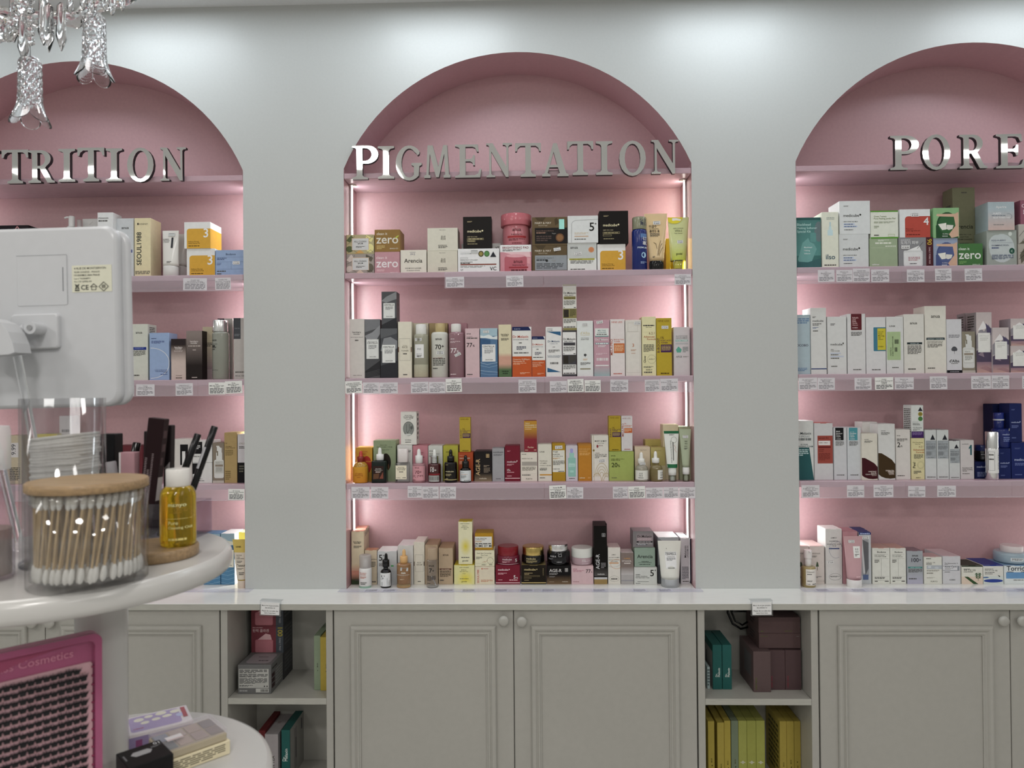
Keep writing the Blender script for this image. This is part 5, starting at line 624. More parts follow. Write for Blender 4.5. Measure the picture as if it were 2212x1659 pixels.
('C','carton','pale blue to pink carton with white lettering, right top shelf','carton',('r',1),(1.3811,.05,1.9427),(.0739,.06,.0809),'a4b2b8',[('G',0,0,1,.75,'c4aaa2','a4b2b8'),('t','Aperire',.3,.7,.78,'e0e4e4',None),('t','PURITY',.2,.5,.56,'dde0e0',None),('l',.14,.66,.5,.53,1,'77808a'),('t','BLUE TONER PAD',.2,.84,.42,'dde0e0',None),('s',[(.84,.393),(.869,.413),(.89,.439),(.899,.47),(.897,.501),(.884,.53),(.86,.554),(.829,.571),(.793,.579),(.755,.578),(.72,.567)],.014,'7a848c'),('l',.2,.6,.18,.21,1,'8a8684')],None,None),
('C','carton','leaf-patterned carton at the right edge, lower one','carton',('r',1),(1.4677,.05,1.8405),(.0799,.06,.0615),'a8a096',[('p',[(.1,.1),(.3,.4),(.2,.8),(.05,.5)],'6a6355'),('s',[(.02,.3),(.3,.6),(.5,.9)],.012,'262422'),('s',[(.05,.6),(.3,.7),(.6,.72)],.012,'262422'),('p',[(.3,.05),(.5,.2),(.6,.02)],'6a6355'),('r',.3,.25,.8,.75,'cfc9a8')],None,None),
('C','carton','leaf-patterned carton at the right edge, upper one under a maroon carton','carton',('r',1),(1.469,.05,1.9022),(.0789,.06,.0566),'b0aaa2',[('s',[(.02,.4),(.2,.7),(.5,.8)],.012,'262422'),('s',[(.1,.1),(.3,.5),(.6,.6)],.012,'262422'),('p',[(0,.02),(.2,.2),(.3,.02)],'6a6355'),('r',.35,.25,.8,.75,'c9c9c4')],None,None),
('C','carton','maroon pink carton on top of leaf-patterned ones at the right edge','carton',('r',1),(1.475,.0515,1.959),(.0744,.055,.0695),'94586a',[('t','CLEAN',.05,.6,.7,'dcc4cc',None),('l',.1,.5,.4,.6,3,'dcc4cc')],None,None),
('C','carton','pale blue carton at left end of the right second shelf','carton',('r',2),(.8139,.045,1.5362),(.0486,.05,.1713),'a3b6be',[('l',.2,.95,.84,.94,3,'5a7ca4'),('t','TOCOBO',.08,.88,.47,'4a4058',None),('l',.24,.8,.05,.11,3,'5a7ca4')],None,None),
('C','carton','tall white carton with navy foot stripe, right second shelf','carton',('r',2),(.8613,.048,1.5362),(.0438,.06,.1905),'c9cac8',[('l',.12,.34,.84,.87,2,'55534f'),('t','medicube',.12,.82,.79,'262422',None),('l',.12,.7,.725,.765,2,'55534f'),('l',.12,.5,.68,.71,2,'5a6a94'),('l',.14,.46,.645,.66,1,'55534f'),('r',0,.075,1,.09,'30447c')],None,None),
('C','carton','white carton with four small blue text bars, right second shelf','carton',('r',2),(.9133,.043,1.5362),(.0537,.05,.1647),'c8c9c8',[('l',.16,.42,.84,.88,2,'55534f'),('t','medicube',.15,.78,.5,'262422',None),('o',.82,.535,.03,.015,'262422'),('t','ZERO',.16,.32,.42,'262422',None),('t','FOAM CLEANSER',.16,.64,.395,'262422',None),('r',.14,.352,.68,.375,'b4bccc'),('l',.16,.56,.33,.345,1,'55534f'),('r',.14,.295,.84,.318,'b4bccc'),('l',.16,.6,.27,.285,1,'55534f'),('l',.18,.5,.13,.145,1,'55534f')],None,None),
('C','carton','white carton with dark red label at its top, right second shelf','carton',('r',2),(.9683,.043,1.5362),(.0505,.05,.172),'c8c8c8',[('R',.2,.73,.8,1,.03,'66222a'),('t','Salicylic',.28,.62,.925,'dcb8b8',None),('t','Acid',.28,.46,.895,'dcb8b8',None),('t','Daily',.28,.5,.865,'dcb8b8',None),('t','Gentle',.28,.56,.835,'dcb8b8',None),('t','Cleanser',.28,.6,.805,'dcb8b8',None),('t','COSRX',.28,.58,.76,'e0c8c8',None),('l',.2,.8,.63,.7,4,'55534f'),('l',.3,.76,.065,.08,1,'55534f')],None,None),
('C','carton','white carton with yellow label on a blue square','carton',('r',2),(1.0231,.043,1.5362),(.0551,.05,.1621),'c9c9ca',[('R',.38,.4,1,.82,.03,'3e7c94'),('r',.58,.42,1,.8,'c4b828'),('t','Low pH',.62,.88,.73,'262422',None),('t','Good',.62,.82,.695,'262422',None),('t','Morning',.62,.92,.66,'262422',None),('t','Gel',.62,.74,.625,'262422',None),('t','Cleanser',.62,.88,.6,'262422',None),('t','COSRX',.62,.88,.47,'262422',None),('l',.28,.72,.065,.08,1,'55534f')],None,None),
('C','carton','white carton with pale green label of sideways lettering, right second shelf','carton',('r',2),(1.0768,.043,1.5362),(.0474,.05,.1628),'c8c9c8',[('t','iUNIK',.18,.54,.82,'262422',None),('r',.03,.24,.83,.735,'a3b98a'),('T','CENTELLA',.28,.31,.46,'2c3424',None),('T','BUBBLE CLEANSING FOAM',.4,.31,.65,'2c3424',None),('l',.48,.72,.32,.6,2,'55604a'),('l',.32,.7,.1,.115,1,'55534f')],None,None),
('C','carton','white carton with dark teal stripe beside its taller lookalike','carton',('r',2),(1.1298,.041,1.5362),(.0559,.05,.1692),'cccac3',[('t','anua',.3,.66,.83,'262422',None),('r',.14,.49,.9,.525,'2c3a3e'),('t','HEARTLEAF + BHA',.3,.74,.5,'c4d0d0',None),('l',.16,.86,.32,.47,7,'55534f'),('l',.18,.56,.065,.085,1,'55534f')],None,None),
('C','carton','tallest white carton on the right second shelf, with dark teal stripe','carton',('r',2),(1.191,.048,1.5362),(.0598,.06,.192),'cfccc2',[('t','anua',.3,.72,.825,'262422',None),('r',.07,.495,.93,.53,'2c3a3e'),('t','HEARTLEAF + PANTHENOL',.12,.88,.503,'c4d0d0',None),('t','ANUA HEARTLEAF LOW pH',.1,.84,.465,'262422',None),('t','DEEP CLEANSING WATER',.1,.82,.443,'262422',None),('l',.12,.84,.38,.43,3,'55534f'),('l',.12,.46,.07,.085,1,'55534f')],None,None),
('C','carton','white carton with black foot band and truffle emblem','carton',('r',2),(1.2434,.043,1.5362),(.0423,.05,.1537),'c4c4c8',[('r',0,0,1,.055,'1c1c20'),('l',.2,.8,.02,.03,1,'a8a8ac'),('l',.14,.86,.65,.71,3,'77777c'),('o',.5,.45,.16,.045,'55565c'),('o',.38,.44,.08,.03,'55565c'),('o',.62,.44,.08,.03,'55565c'),('s',[(.5,.42),(.5,.36)],.02,'55565c'),('t',"d'Alba",.16,.82,.2,'262422',None),('l',.28,.72,.175,.185,1,'55534f')],None,None),
('C','carton','grey-beige carton with white pump bottle picture, right second shelf','carton',('r',2),(1.2838,.033,1.5362),(.0363,.03,.1183),'8b8473',[('R',.04,.12,.94,.62,.14,'c6c7c4'),('r',.26,.6,.74,.78,'c6c7c4'),('r',.32,.76,.7,.9,'c9cac8'),('p',[(.24,.93),(.5,.93),(.66,.86),(.66,.8),(.4,.84)],'c9cac8'),('r',.3,.7,.38,.8,'77705e'),('R',.1,.24,.88,.58,.06,'b0b0aa'),('R',.12,.25,.86,.57,.05,'cbccc8'),('t','klairs',.2,.6,.5,'8a8a84',None),('r',.14,.43,.84,.48,'94897a'),('l',.2,.76,.3,.41,4,'8a8a84'),('r',0,0,1,.06,'b4ada4')],None,None),
('C','carton','tall mountain-picture carton behind the pump-picture carton, right second shelf','carton',('r',2),(1.3297,.047,1.5362),(.0431,.05,.1731),'a39c9e',[('G',0,.55,1,1,'c6bab8','b9aeae'),('p',[(0,.62),(.3,.74),(.5,.68),(.8,.8),(1,.7),(1,.4),(0,.4)],'8c8890'),('p',[(.1,.7),(.45,.86),(.7,.74),(.5,.72)],'d8d4d4'),('p',[(.6,.82),(1,.72),(1,.62),(.7,.64)],'564e6c'),('p',[(0,.36),(.3,.42),(1,.38),(1,.16),(0,.18)],'564a62'),('p',[(.1,.3),(.4,.36),(.5,.26)],'8c7a88'),('G',0,0,1,.18,'c09c92','8c7080'),('p',[(.2,.08),(.6,.12),(1,.06),(1,0)],'a07c80'),('R',.1,.34,.9,.66,.02,'d6d6d2'),('t','CENTELLA',.18,.8,.6,'b9b9b6',None),('l',.24,.76,.52,.58,2,'bcbcb8')],[('l',.2,.8,.7,.95,6,'55534f')],None),
('C','carton','second tall mountain-picture carton partly hidden, right second shelf','carton',('r',2),(1.3242,.095,1.5362),(.0307,.04,.1761),'9a9294',[('l',.1,.5,.7,.95,6,'55534f')],[('l',.2,.8,.7,.95,6,'55534f')],None),
('C','carton','shorter mountain-picture carton with white label, right second shelf','carton',('r',2),(1.3723,.0385,1.5362),(.0457,.045,.1284),'b0a6a8',[('G',0,.55,1,1,'c6bab8','b9aeae'),('p',[(0,.62),(.3,.74),(.5,.68),(.8,.8),(1,.7),(1,.4),(0,.4)],'8c8890'),('p',[(.1,.7),(.45,.86),(.7,.74),(.5,.72)],'d8d4d4'),('p',[(.6,.82),(1,.72),(1,.62),(.7,.64)],'564e6c'),('p',[(0,.36),(.3,.42),(1,.38),(1,.16),(0,.18)],'564a62'),('p',[(.1,.3),(.4,.36),(.5,.26)],'8c7a88'),('G',0,0,1,.18,'c09c92','8c7080'),('p',[(.2,.08),(.6,.12),(1,.06),(1,0)],'a07c80'),('R',.14,.3,.88,.69,.02,'d6d6d2'),('t','CENTELLA',.22,.78,.63,'b9b9b6',None),('l',.28,.74,.55,.61,2,'bcbcb8')],None,None),
('C','carton','lower mountain-picture carton at the right edge','carton',('r',2),(1.428,.043,1.5362),(.0553,.05,.0762),'a89ea4',[('G',0,.55,1,1,'c6bab8','b9aeae'),('p',[(0,.62),(.3,.74),(.5,.68),(.8,.8),(1,.7),(1,.4),(0,.4)],'8c8890'),('p',[(.1,.7),(.45,.86),(.7,.74),(.5,.72)],'d8d4d4'),('p',[(.6,.82),(1,.72),(1,.62),(.7,.64)],'564e6c'),('p',[(0,.36),(.3,.42),(1,.38),(1,.16),(0,.18)],'564a62'),('p',[(.1,.3),(.4,.36),(.5,.26)],'8c7a88'),('G',0,0,1,.18,'c09c92','8c7080'),('p',[(.2,.08),(.6,.12),(1,.06),(1,0)],'a07c80'),('R',.12,.24,.88,.75,.02,'d6d6d2'),('t','CENTELLA',.2,.78,.69,'b9b9b6',None),('l',.26,.74,.61,.67,2,'bcbcb8')],None,None),
('C','carton','upper mountain-picture carton at the right edge','carton',('r',2),(1.4307,.045,1.6126),(.0548,.05,.0774),'a89ea4',[('G',0,.55,1,1,'c6bab8','b9aeae'),('p',[(0,.62),(.3,.74),(.5,.68),(.8,.8),(1,.7),(1,.4),(0,.4)],'8c8890'),('p',[(.1,.7),(.45,.86),(.7,.74),(.5,.72)],'d8d4d4'),('p',[(.6,.82),(1,.72),(1,.62),(.7,.64)],'564e6c'),('p',[(0,.36),(.3,.42),(1,.38),(1,.16),(0,.18)],'564a62'),('p',[(.1,.3),(.4,.36),(.5,.26)],'8c7a88'),('G',0,0,1,.18,'c09c92','8c7080'),('p',[(.2,.08),(.6,.12),(1,.06),(1,0)],'a07c80'),('R',.12,.24,.9,.75,.02,'d6d6d2'),('t','CENTELLA',.2,.8,.69,'b9b9b6',None),('l',.26,.76,.61,.67,2,'bcbcb8')],None,None),
('C','carton','white and teal carton with barcode print at left end of right third shelf','carton',('r',3),(.8197,.06,1.2326),(.0572,.06,.1696),'c4c8c6',[('p',[(0,.55),(.78,.55),(1,0),(0,0)],'2a5f62'),('t','Dr.Melaxin',.1,.88,.77,'2c3c40',None),('t','BIO SPICULE',.14,.8,.725,'77868a',None),('b',.2,.67,.86,.71,'2c3c40'),('t','BY PORE',.36,.72,.59,'2c4c54',None),('t','CLEANSING FOAM',.06,.96,.555,'2c4c54',None),('l',.12,.74,.4,.52,4,'b4cccc')],None,'d8dcda'),
('C','carton','white carton with rust red label panel, right third shelf','carton',('r',3),(.8767,.055,1.2326),(.0527,.05,.1632),'c2c2c4',[('r',.17,.29,.99,.78,'a0493e'),('t','heimish RX',.22,.78,.725,'5c1c18',None),('r',.22,.61,.86,.69,'d2ccca'),('t','AHA + BHA',.26,.72,.645,'5c3c38',None),('r',.22,.565,.88,.59,'6c1c1c'),('t','ENZYME',.24,.52,.525,'6c2820',None),('t','SCRUB',.24,.48,.495,'6c2820',None),('l',.24,.84,.34,.47,7,'7c3028')],None,'b0605a'),
('C','carton','white carton with black label square at its top, right third shelf','carton',('r',3),(.9241,.055,1.2326),(.0368,.05,.1496),'c0c2c6',[('R',.12,.76,.76,1,.02,'1c1c20'),('t','BHA',.2,.5,.915,'d8d8d8',None),('t','Blackhead',.2,.66,.88,'d8d8d8',None),('t','Power',.2,.5,.85,'d8d8d8',None),('t','Liquid',.2,.52,.82,'d8d8d8',None),('t','COSRX',.2,.56,.775,'e0e0e0',None),('l',.14,.78,.65,.74,5,'55534f'),('l',.2,.8,.085,.1,1,'55534f')],None,None),
('C','carton','white carton with teal label square at its top, right third shelf','carton',('r',3),(.9635,.055,1.2326),(.0384,.05,.1493),'c0c4c8',[('R',.12,.76,.76,1,.02,'4a94a0'),('t','Two in One',.2,.5,.915,'d8d8d8',None),('t','Poreless',.2,.66,.88,'d8d8d8',None),('t','Power',.2,.5,.85,'d8d8d8',None),('t','Liquid',.2,.52,.82,'d8d8d8',None),('t','COSRX',.2,.56,.775,'e0e0e0',None),('l',.14,.78,.65,.74,5,'55534f'),('l',.2,.8,.085,.1,1,'55534f')],None,None),
('C','carton','white carton with maroon leaf-shaped base, in front of a taller white one','carton',('r',3),(1.0034,.047,1.2326),(.0442,.05,.1323),'ccc8bc',[('t','isntree',.18,.44,.87,'262422',None),('l',.18,.68,.8,.85,3,'55534f'),('p',[(0,.48),(.2,.475),(.5,.42),(.8,.36),(1,.28),(1,.03),(.7,.02),(.4,.03),(.15,.06),(0,.1)],'4a1820'),('t','CHESTNUT',.4,.92,.17,'d8ccc4',None),('t','AHA 8%',.56,.92,.14,'d8ccc4',None),('t','CLEAR ESSENCE',.22,.92,.11,'d8ccc4',None),('l',.62,.92,.09,.1,1,'b0a098')],None,None),
('C','carton','white carton rising behind the maroon-based one','carton',('r',3),(1.0302,.101,1.2326),(.0435,.05,.1627),'cbc9c6',[],None,None),
('C','carton','white carton with brown leaf-shaped base, right third shelf','carton',('r',3),(1.0536,.056,1.2326),(.0474,.06,.1595),'c8c9c8',[('t','isntree',.18,.44,.87,'262422',None),('l',.18,.68,.8,.85,3,'55534f'),('p',[(0,.48),(.2,.475),(.5,.42),(.8,.36),(1,.28),(1,.03),(.7,.02),(.4,.03),(.15,.06),(0,.1)],'4a3820'),('t','GREEN TEA',.42,.92,.155,'d8ccc4',None),('t','FRESH',.56,.92,.13,'d8ccc4',None),('t','TONER',.58,.92,.105,'d8ccc4',None),('l',.62,.92,.09,.1,1,'b0a098')],None,None),
('C','carton','plain white carton printed 2%, right third shelf','carton',('r',3),(1.1019,.06,1.2326),(.0411,.06,.143),'cac6c2',[('t','anua',.08,.32,.87,'262422',None),('l',.08,.8,.76,.82,3,'55534f'),('t','2',.1,.32,.65,'262422',None),('t','%',.34,.46,.65,'262422',None),('l',.1,.6,.07,.085,1,'55534f')],None,None),
('C','carton','pale yellow carton with red handwriting print on the right third shelf','carton',('r',3),(1.1437,.055,1.2326),(.0371,.05,.1175),'cfc899',[('t','PHA Resurfacing',.12,.88,.89,'6a6648',None),('t','Glow Peel',.3,.7,.85,'6a6648',None),('t','6.2.1',.58,.9,.78,'8a6a50',None),('t','Advanced',.14,.98,.7,'b0603c',None),('t','Formula',.38,.98,.64,'b0603c',None),('l',.2,.9,.5,.61,5,'55534f'),('s',[(.04,.46),(.96,.46)],.006,'9a9678'),('s',[(.96,.35),(.947,.378),(.91,.403),(.853,.423),(.78,.436),(.7,.44),(.62,.436),(.547,.423),(.49,.403),(.453,.378),(.44,.35),(.453,.322),(.49,.297),(.547,.277),(.62,.264),(.7,.26),(.78,.264),(.853,.277),(.91,.297),(.947,.322),(.96,.35)],.012,'8a866a'),('s',[(.9,.35),(.885,.377),(.841,.399),(.777,.415),(.7,.42),(.623,.415),(.559,.399),(.515,.377),(.5,.35),(.515,.323),(.559,.301),(.623,.285),(.7,.28),(.777,.285),(.841,.301),(.885,.323),(.9,.35)],.01,'8a866a'),('T','Peel',.3,.28,.42,'262422',None),('s',[(.04,.25),(.96,.25)],.006,'9a9678'),('l',.16,.74,.13,.21,3,'55534f'),('t','AXIS-Y',.32,.68,.03,'262422',None)],None,None),
('C','carton','white carton with triangle and two round emblems, stacked above the others','carton',('r',3),(1.1452,.0555,1.3515),(.0338,.045,.0934),'cbd0ce',[('r',0,0,1,.2,'452468'),('l',.08,.9,.08,.17,4,'8a74a8'),('p',[(.55,.82),(.95,.82),(.75,.95)],'30323a'),('o',.75,.73,.19,.07,'a89c48'),('o',.75,.73,.13,.045,'8a7c30'),('o',.75,.585,.19,.07,'4c8448'),('f',.1,.46,.54,.5,.01,'666a6a'),('t','REEDLE SHOT',.1,.68,.42,'262422',None),('t','LIFTING SERUM',.1,.7,.39,'262422',None),('s',[(.1,.36),(.94,.36)],.008,'77797a'),('t','Cica Exosome',.1,.88,.295,'262422',None),('l',.1,.7,.22,.26,2,'55534f')],[('l',.1,.9,.1,.9,14,'55534f')],None),
('C','carton','silver carton with black triangle, left of the taller two','carton',('r',3),(1.1803,.055,1.2326),(.0316,.05,.1416),'c2c6c6',[('p',[(.46,.8),(.9,.8),(.68,.91)],'30323a'),('r',.06,.42,.98,.785,'9ca3a8'),('f',.1,.74,.5,.765,.01,'666a6c'),('t','REEDLE SHOT 100',.1,.92,.705,'262422',None),('l',.1,.9,.6,.68,4,'6a6e72'),('s',[(.06,.575),(.98,.575)],.008,'777b80'),('l',.1,.56,.48,.56,5,'6a6e72'),('f',.62,.48,.94,.57,.01,'777b80'),('t','No. CK2D 2',.26,.8,.435,'5a5e62',None),('l',.14,.9,.04,.055,1,'55534f')],None,'a8a4a4'),
('C','carton','silver carton with black triangle, right of the taller two','carton',('r',3),(1.2144,.055,1.2326),(.0329,.05,.1413),'c2c6c6',[('p',[(.46,.8),(.9,.8),(.68,.91)],'30323a'),('r',.06,.42,.98,.785,'9ca3a8'),('f',.1,.74,.5,.765,.01,'666a6c'),('t','REEDLE SHOT 300',.1,.92,.705,'262422',None),('l',.1,.9,.6,.68,4,'6a6e72'),('s',[(.06,.575),(.98,.575)],.008,'777b80'),('l',.1,.56,.48,.56,5,'6a6e72'),('f',.62,.48,.94,.57,.01,'777b80'),('t','No. CK2D 2',.26,.8,.435,'5a5e62',None),('l',.14,.9,.04,.055,1,'55534f')],None,'a8a4a4'),
('C','carton','silver carton with black triangle, the shortest of three','carton',('r',3),(1.2474,.055,1.2326),(.0297,.05,.1102),'c0c4c4',[('p',[(.46,.8),(.9,.8),(.68,.91)],'30323a'),('r',.06,.42,.98,.785,'9ca3a8'),('f',.1,.74,.5,.765,.01,'666a6c'),('t','REEDLE SHOT 50',.1,.92,.705,'262422',None),('l',.1,.9,.6,.68,4,'6a6e72'),('s',[(.06,.575),(.98,.575)],.008,'777b80'),('l',.1,.56,.48,.56,5,'6a6e72'),('f',.62,.48,.94,.57,.01,'777b80'),('t','No. CK2D 2',.26,.8,.435,'5a5e62',None),('l',.14,.9,.04,.055,1,'55534f')],None,'6a686c'),
('C','carton','pale carton with a large teal 1 on right third shelf','carton',('r',3),(1.283,.06,1.2326),(.0378,.06,.1113),'c3bebe',[('t','numbuzin',.12,.6,.89,'66666a',None),('p',[(.72,.62),(.84,.62),(.84,.88),(.75,.88),(.62,.81),(.62,.765),(.72,.8)],'30646c'),('t','Pantothenic B5',.12,.86,.275,'262422',None),('t','Active Soothing',.12,.88,.235,'262422',None),('t','Serum',.12,.46,.2,'262422',None),('l',.12,.66,.135,.15,1,'55534f')],None,None),
('C','carton','navy carton under the navy-lidded jar, behind the silver bottle','carton',('r',3),(1.3323,.07,1.2326),(.0437,.06,.0478),'1c2558',[('t','medicube',.12,.8,.66,'a8b0cc',None),('l',.14,.8,.1,.4,4,'7a84ac')],None,None),
('L','cream_jar','navy-lidded black cream jar on a navy carton, right third shelf','cream jar',('r',3),(1.3473,.0638,1.2818),[('body','jar',.0216,0,.0297,'14141c','gloss',0),('lid','dome',.0208,.0297,.0465,'1c2b68','gloss',.0003)],[('t','medicube',.16,.86,.6,'a8a8b0',None),('l',.18,.7,.2,.46,3,'77777e')],None,{}),
('L','serum_bottle','mirror-silver pump bottle with white wrap label, right third shelf','serum bottle',('r',3),(1.3457,.021,1.2326),[('body','cyl',.0164,0,.0892,'dcdcda','metal',0),('cap','dome',.0162,.0892,.1366,'dcdcda','metal',.0007)],[('r',-.04,.22,1.04,.98,'d4d4d2'),('f',.04,.3,.44,.9,.02,'66666a'),('s',[(.04,.74),(.44,.74)],.01,'66666a'),('s',[(.04,.6),(.44,.6)],.01,'66666a'),('s',[(.04,.46),(.44,.46)],.01,'66666a'),('l',.08,.36,.78,.82,1,'55534f'),('l',.08,.36,.64,.68,1,'55534f'),('T','CICA VITAL',.94,.34,.86,'66666a',None)],None,{}),
('C','carton','navy carton at bottom left of the navy group, right third shelf','carton',('r',3),(1.3907,.059,1.2326),(.0344,.05,.0865),'1c2a66',[('l',.16,.44,.82,.86,2,'5a68a0'),('t','medicube',.14,.8,.5,'a8b4d8',None),('o',.84,.53,.03,.02,'a8b4d8'),('l',.16,.7,.36,.44,3,'6a78b0'),('l',.16,.5,.1,.13,1,'5a68a0')],None,None),
('C','carton','navy carton at the right edge, bottom of the navy group','carton',('r',3),(1.4389,.059,1.2326),(.058,.05,.1027),'1e2c6c',[('l',.16,.44,.82,.86,2,'5a68a0'),('t','medicube',.14,.8,.5,'a8b4d8',None),('o',.84,.53,.03,.02,'a8b4d8'),('l',.16,.7,.36,.44,3,'6a78b0'),('l',.16,.5,.1,.13,1,'5a68a0')],None,None),
('L','serum_bottle','navy bottle with broad navy cap and white ring, on a navy carton','serum bottle',('r',3),(1.3976,.0601,1.3205),[('body','bottle',.0237,0,.0554,'1c2c78','gloss',0),('collar','cyl',.0132,.0554,.0783,'1c2c78','gloss',-.0061),('ring','cyl',.0139,.0783,.0823,'c0c4cc','gloss',-.0059),('cap','dome',.0132,.0823,.1011,'1e3084','gloss',-.0057)],[('t','medicube',.3,.84,.66,'a8b4dc',None),('l',.34,.8,.3,.56,3,'7a8ac0'),('$','',.8,.92,.3,-14)],None,{}),
('C','carton','navy carton standing on the navy one at the right edge','carton',('r',3),(1.426,.0605,1.3367),(.0349,.045,.1106),'1e2a64',[('l',.16,.44,.82,.86,2,'5a68a0'),('t','medicube',.14,.8,.5,'a8b4d8',None),('o',.84,.53,.03,.02,'a8b4d8'),('l',.16,.7,.36,.44,3,'6a78b0'),('l',.16,.5,.1,.13,1,'5a68a0')],None,None),
('C','carton','dark navy carton rising behind the navy bottle','carton',('r',3),(1.4154,.1105,1.2326),(.0441,.045,.2124),'141c48',[('l',.4,.9,.6,.8,4,'4a5688')],None,None),
('C','carton','cream-pink carton with leaf drawing, nearer the pillar','carton',('r',4),(.8131,.0885,.9296),(.0478,.085,.1091),'c9bfba',[('t','mixsoon',.08,.72,.79,'77706a',None),('l',.08,.5,.7,.75,2,'55534f'),('p',[(.42,.46),(.62,.46),(.58,.56),(.5,.6)],'4a5c44'),('s',[(.52,.36),(.52,.46)],.03,'6a5c44'),('l',.3,.8,.15,.2,2,'55534f'),('f',.4,.06,.96,.1,.01,'77706a')],None,'d0b4b0'),
('C','carton','cream-pink carton with leaf drawing, right of its lookalike','carton',('r',4),(.8602,.0885,.9296),(.0422,.085,.109),'c9bfba',[('t','mixsoon',.08,.72,.79,'77706a',None),('l',.08,.5,.7,.75,2,'55534f'),('p',[(.42,.46),(.62,.46),(.58,.56),(.5,.6)],'4a5c44'),('s',[(.52,.36),(.52,.46)],.03,'6a5c44'),('l',.3,.8,.15,.2,2,'55534f'),('f',.4,.06,.96,.1,.01,'77706a')],None,'d0b4b0'),
('L','pump_bottle','small amber essence bottle with white pump, left end of right worktop row','pump bottle',('r',4),(.8266,.023,.9296),[('body','bottle',.0197,0,.0585,'b4a068','tint',0),('collar','cyl',.0091,.0585,.0811,'cfccca','gloss',-.0007),('pump','dome',.0112,.0811,.1049,'d2cdcb','gloss',-.001)],[('r',.16,.12,.96,.9,'d4cfc8'),('t','mixsoon',.22,.76,.74,'66605a',None),('l',.24,.56,.64,.68,1,'55534f'),('l',.24,.6,.28,.36,2,'55534f'),('l',.2,.9,.16,.2,1,'55534f')],None,{}),
('C','carton','tall white carton with navy scribble, right worktop row','carton',('r',4),(.909,.076,.9296),(.0469,.06,.1584),'c8c6c4',[('t','JUMISO',.32,.68,.83,'262422',None),('t','WATERFULL',.22,.78,.77,'262422',None),('t','HYALURONIC ACID',.08,.92,.715,'262422',None),('t','SERUM',.4,.64,.685,'262422',None),('r',.2,.635,.84,.655,'34447c'),('s',[(.996,.575),(1.019,.619),(1.011,.663),(.973,.705),(.908,.741),(.82,.769),(.717,.785),(.606,.79),(.496,.782),(.396,.763),(.314,.733),(.255,.695),(.224,.652),(.224,.608),(.255,.565),(.314,.527),(.396,.497),(.496,.478),(.606,.47),(.717,.475),(.82,.491)],.012,'44547c'),('s',[(.9,.77),(.804,.768),(.711,.764),(.623,.756),(.542,.746),(.47,.734),(.409,.719),(.36,.702),(.325,.684),(.305,.666),(.3,.647),(.311,.627),(.336,.609)],.012,'8a94a8'),('s',[(.898,.151),(.844,.167),(.761,.18),(.659,.188),(.547,.19),(.437,.186),(.338,.177),(.262,.164),(.214,.147),(.2,.128),(.222,.109),(.276,.093),(.359,.08),(.461,.072),(.573,.07),(.683,.074),(.782,.083),(.858,.096),(.906,.113),(.92,.132),(.898,.151)],.012,'55565c'),('l',.26,.84,.12,.145,2,'55534f'),('$','16.00',.28,.4,.4,4)],None,'d6d2d0'),
('C','carton','pink carton behind the pink squeeze tube','carton',('r',4),(.9558,.076,.9296),(.0421,.06,.1516),'b98890',[],None,'b07c84'),
('T','squeeze_tube','pink squeeze tube with white hangul label and white cap','squeeze tube',('r',4),(.955,.021,.9296),((.0269,-.0022,.1434),(.0196,-.0002,.0219),.02,'bd959a','gloss','d2cfcd','gloss',None,0),[('r',.44,.5,.84,.77,'d8d8d4'),('t','조선',.54,.74,.68,'262422',None),('t','미녀',.55,.74,.62,'262422',None),('l',.52,.78,.53,.59,2,'55534f'),('$','15.00',.38,.88,.32,0),('l',.5,.8,.06,.08,1,'d8b8bc')]),
('C','carton','nearest of three blue-topped cartons with silver tube picture in file','carton',('r',4),(.998,.0622,.9296),(.0344,.0325,.1487),'b4b8bc',[('r',0,.955,1,1,'2c3c78'),('l',.1,.9,.965,.985,1,'a8b4d8'),('R',.1,.16,.8,.88,.06,'9a9ca0'),('p',[(.3,.86),(.8,.8),(.78,.3),(.5,.16)],'6a6c70'),('p',[(.16,.86),(.3,.86),(.5,.2),(.34,.2)],'c4c6c8'),('r',.3,.08,.76,.18,'5a6c94'),('$','21.00',.55,.9,.55,4)],[('l',.2,.8,.2,.9,8,'55534f')],'2c3c78'),
('C','carton','second of three blue-topped cartons with silver tube picture in file','carton',('r',4),(1.0058,.0963,.9296),(.0348,.0325,.1466),'b4b8bc',[],[('l',.2,.8,.2,.9,8,'55534f')],'2c3c78'),
('C','carton','rearmost of three blue-topped cartons with silver tube picture in file','carton',('r',4),(1.0136,.1303,.9296),(.0347,.0325,.1447),'b4b8bc',[],[('l',.2,.8,.2,.9,8,'55534f')],'2c3c78'),
('C','carton','white carton with ruled line layout, left of the pair','carton',('r',4),(1.0436,.076,.9296),(.0494,.06,.1032),'cfd0c8',[('s',[(.1,.95),(.92,.95)],.008,'55534e'),('t','Biodance',.28,.78,.87,'262422',None),('s',[(.1,.83),(.92,.83)],.006,'55534e'),('t','PORE TIGHTENING',.12,.7,.79,'262422',None),('t','COLLAGEN CREAM',.12,.78,.75,'262422',None),('s',[(.1,.71),(.92,.71)],.006,'55534e'),('s',[(.5,.71),(.5,.21)],.008,'55534e'),('l',.12,.4,.58,.68,4,'55534f'),('s',[(.1,.21),(.92,.21)],.006,'55534e'),('l',.12,.74,.13,.19,2,'55534f'),('s',[(.1,.1),(.92,.1)],.006,'55534e'),('l',.12,.3,.06,.085,1,'55534f'),('l',.7,.92,.06,.085,1,'55534f')],None,'c09c90'),
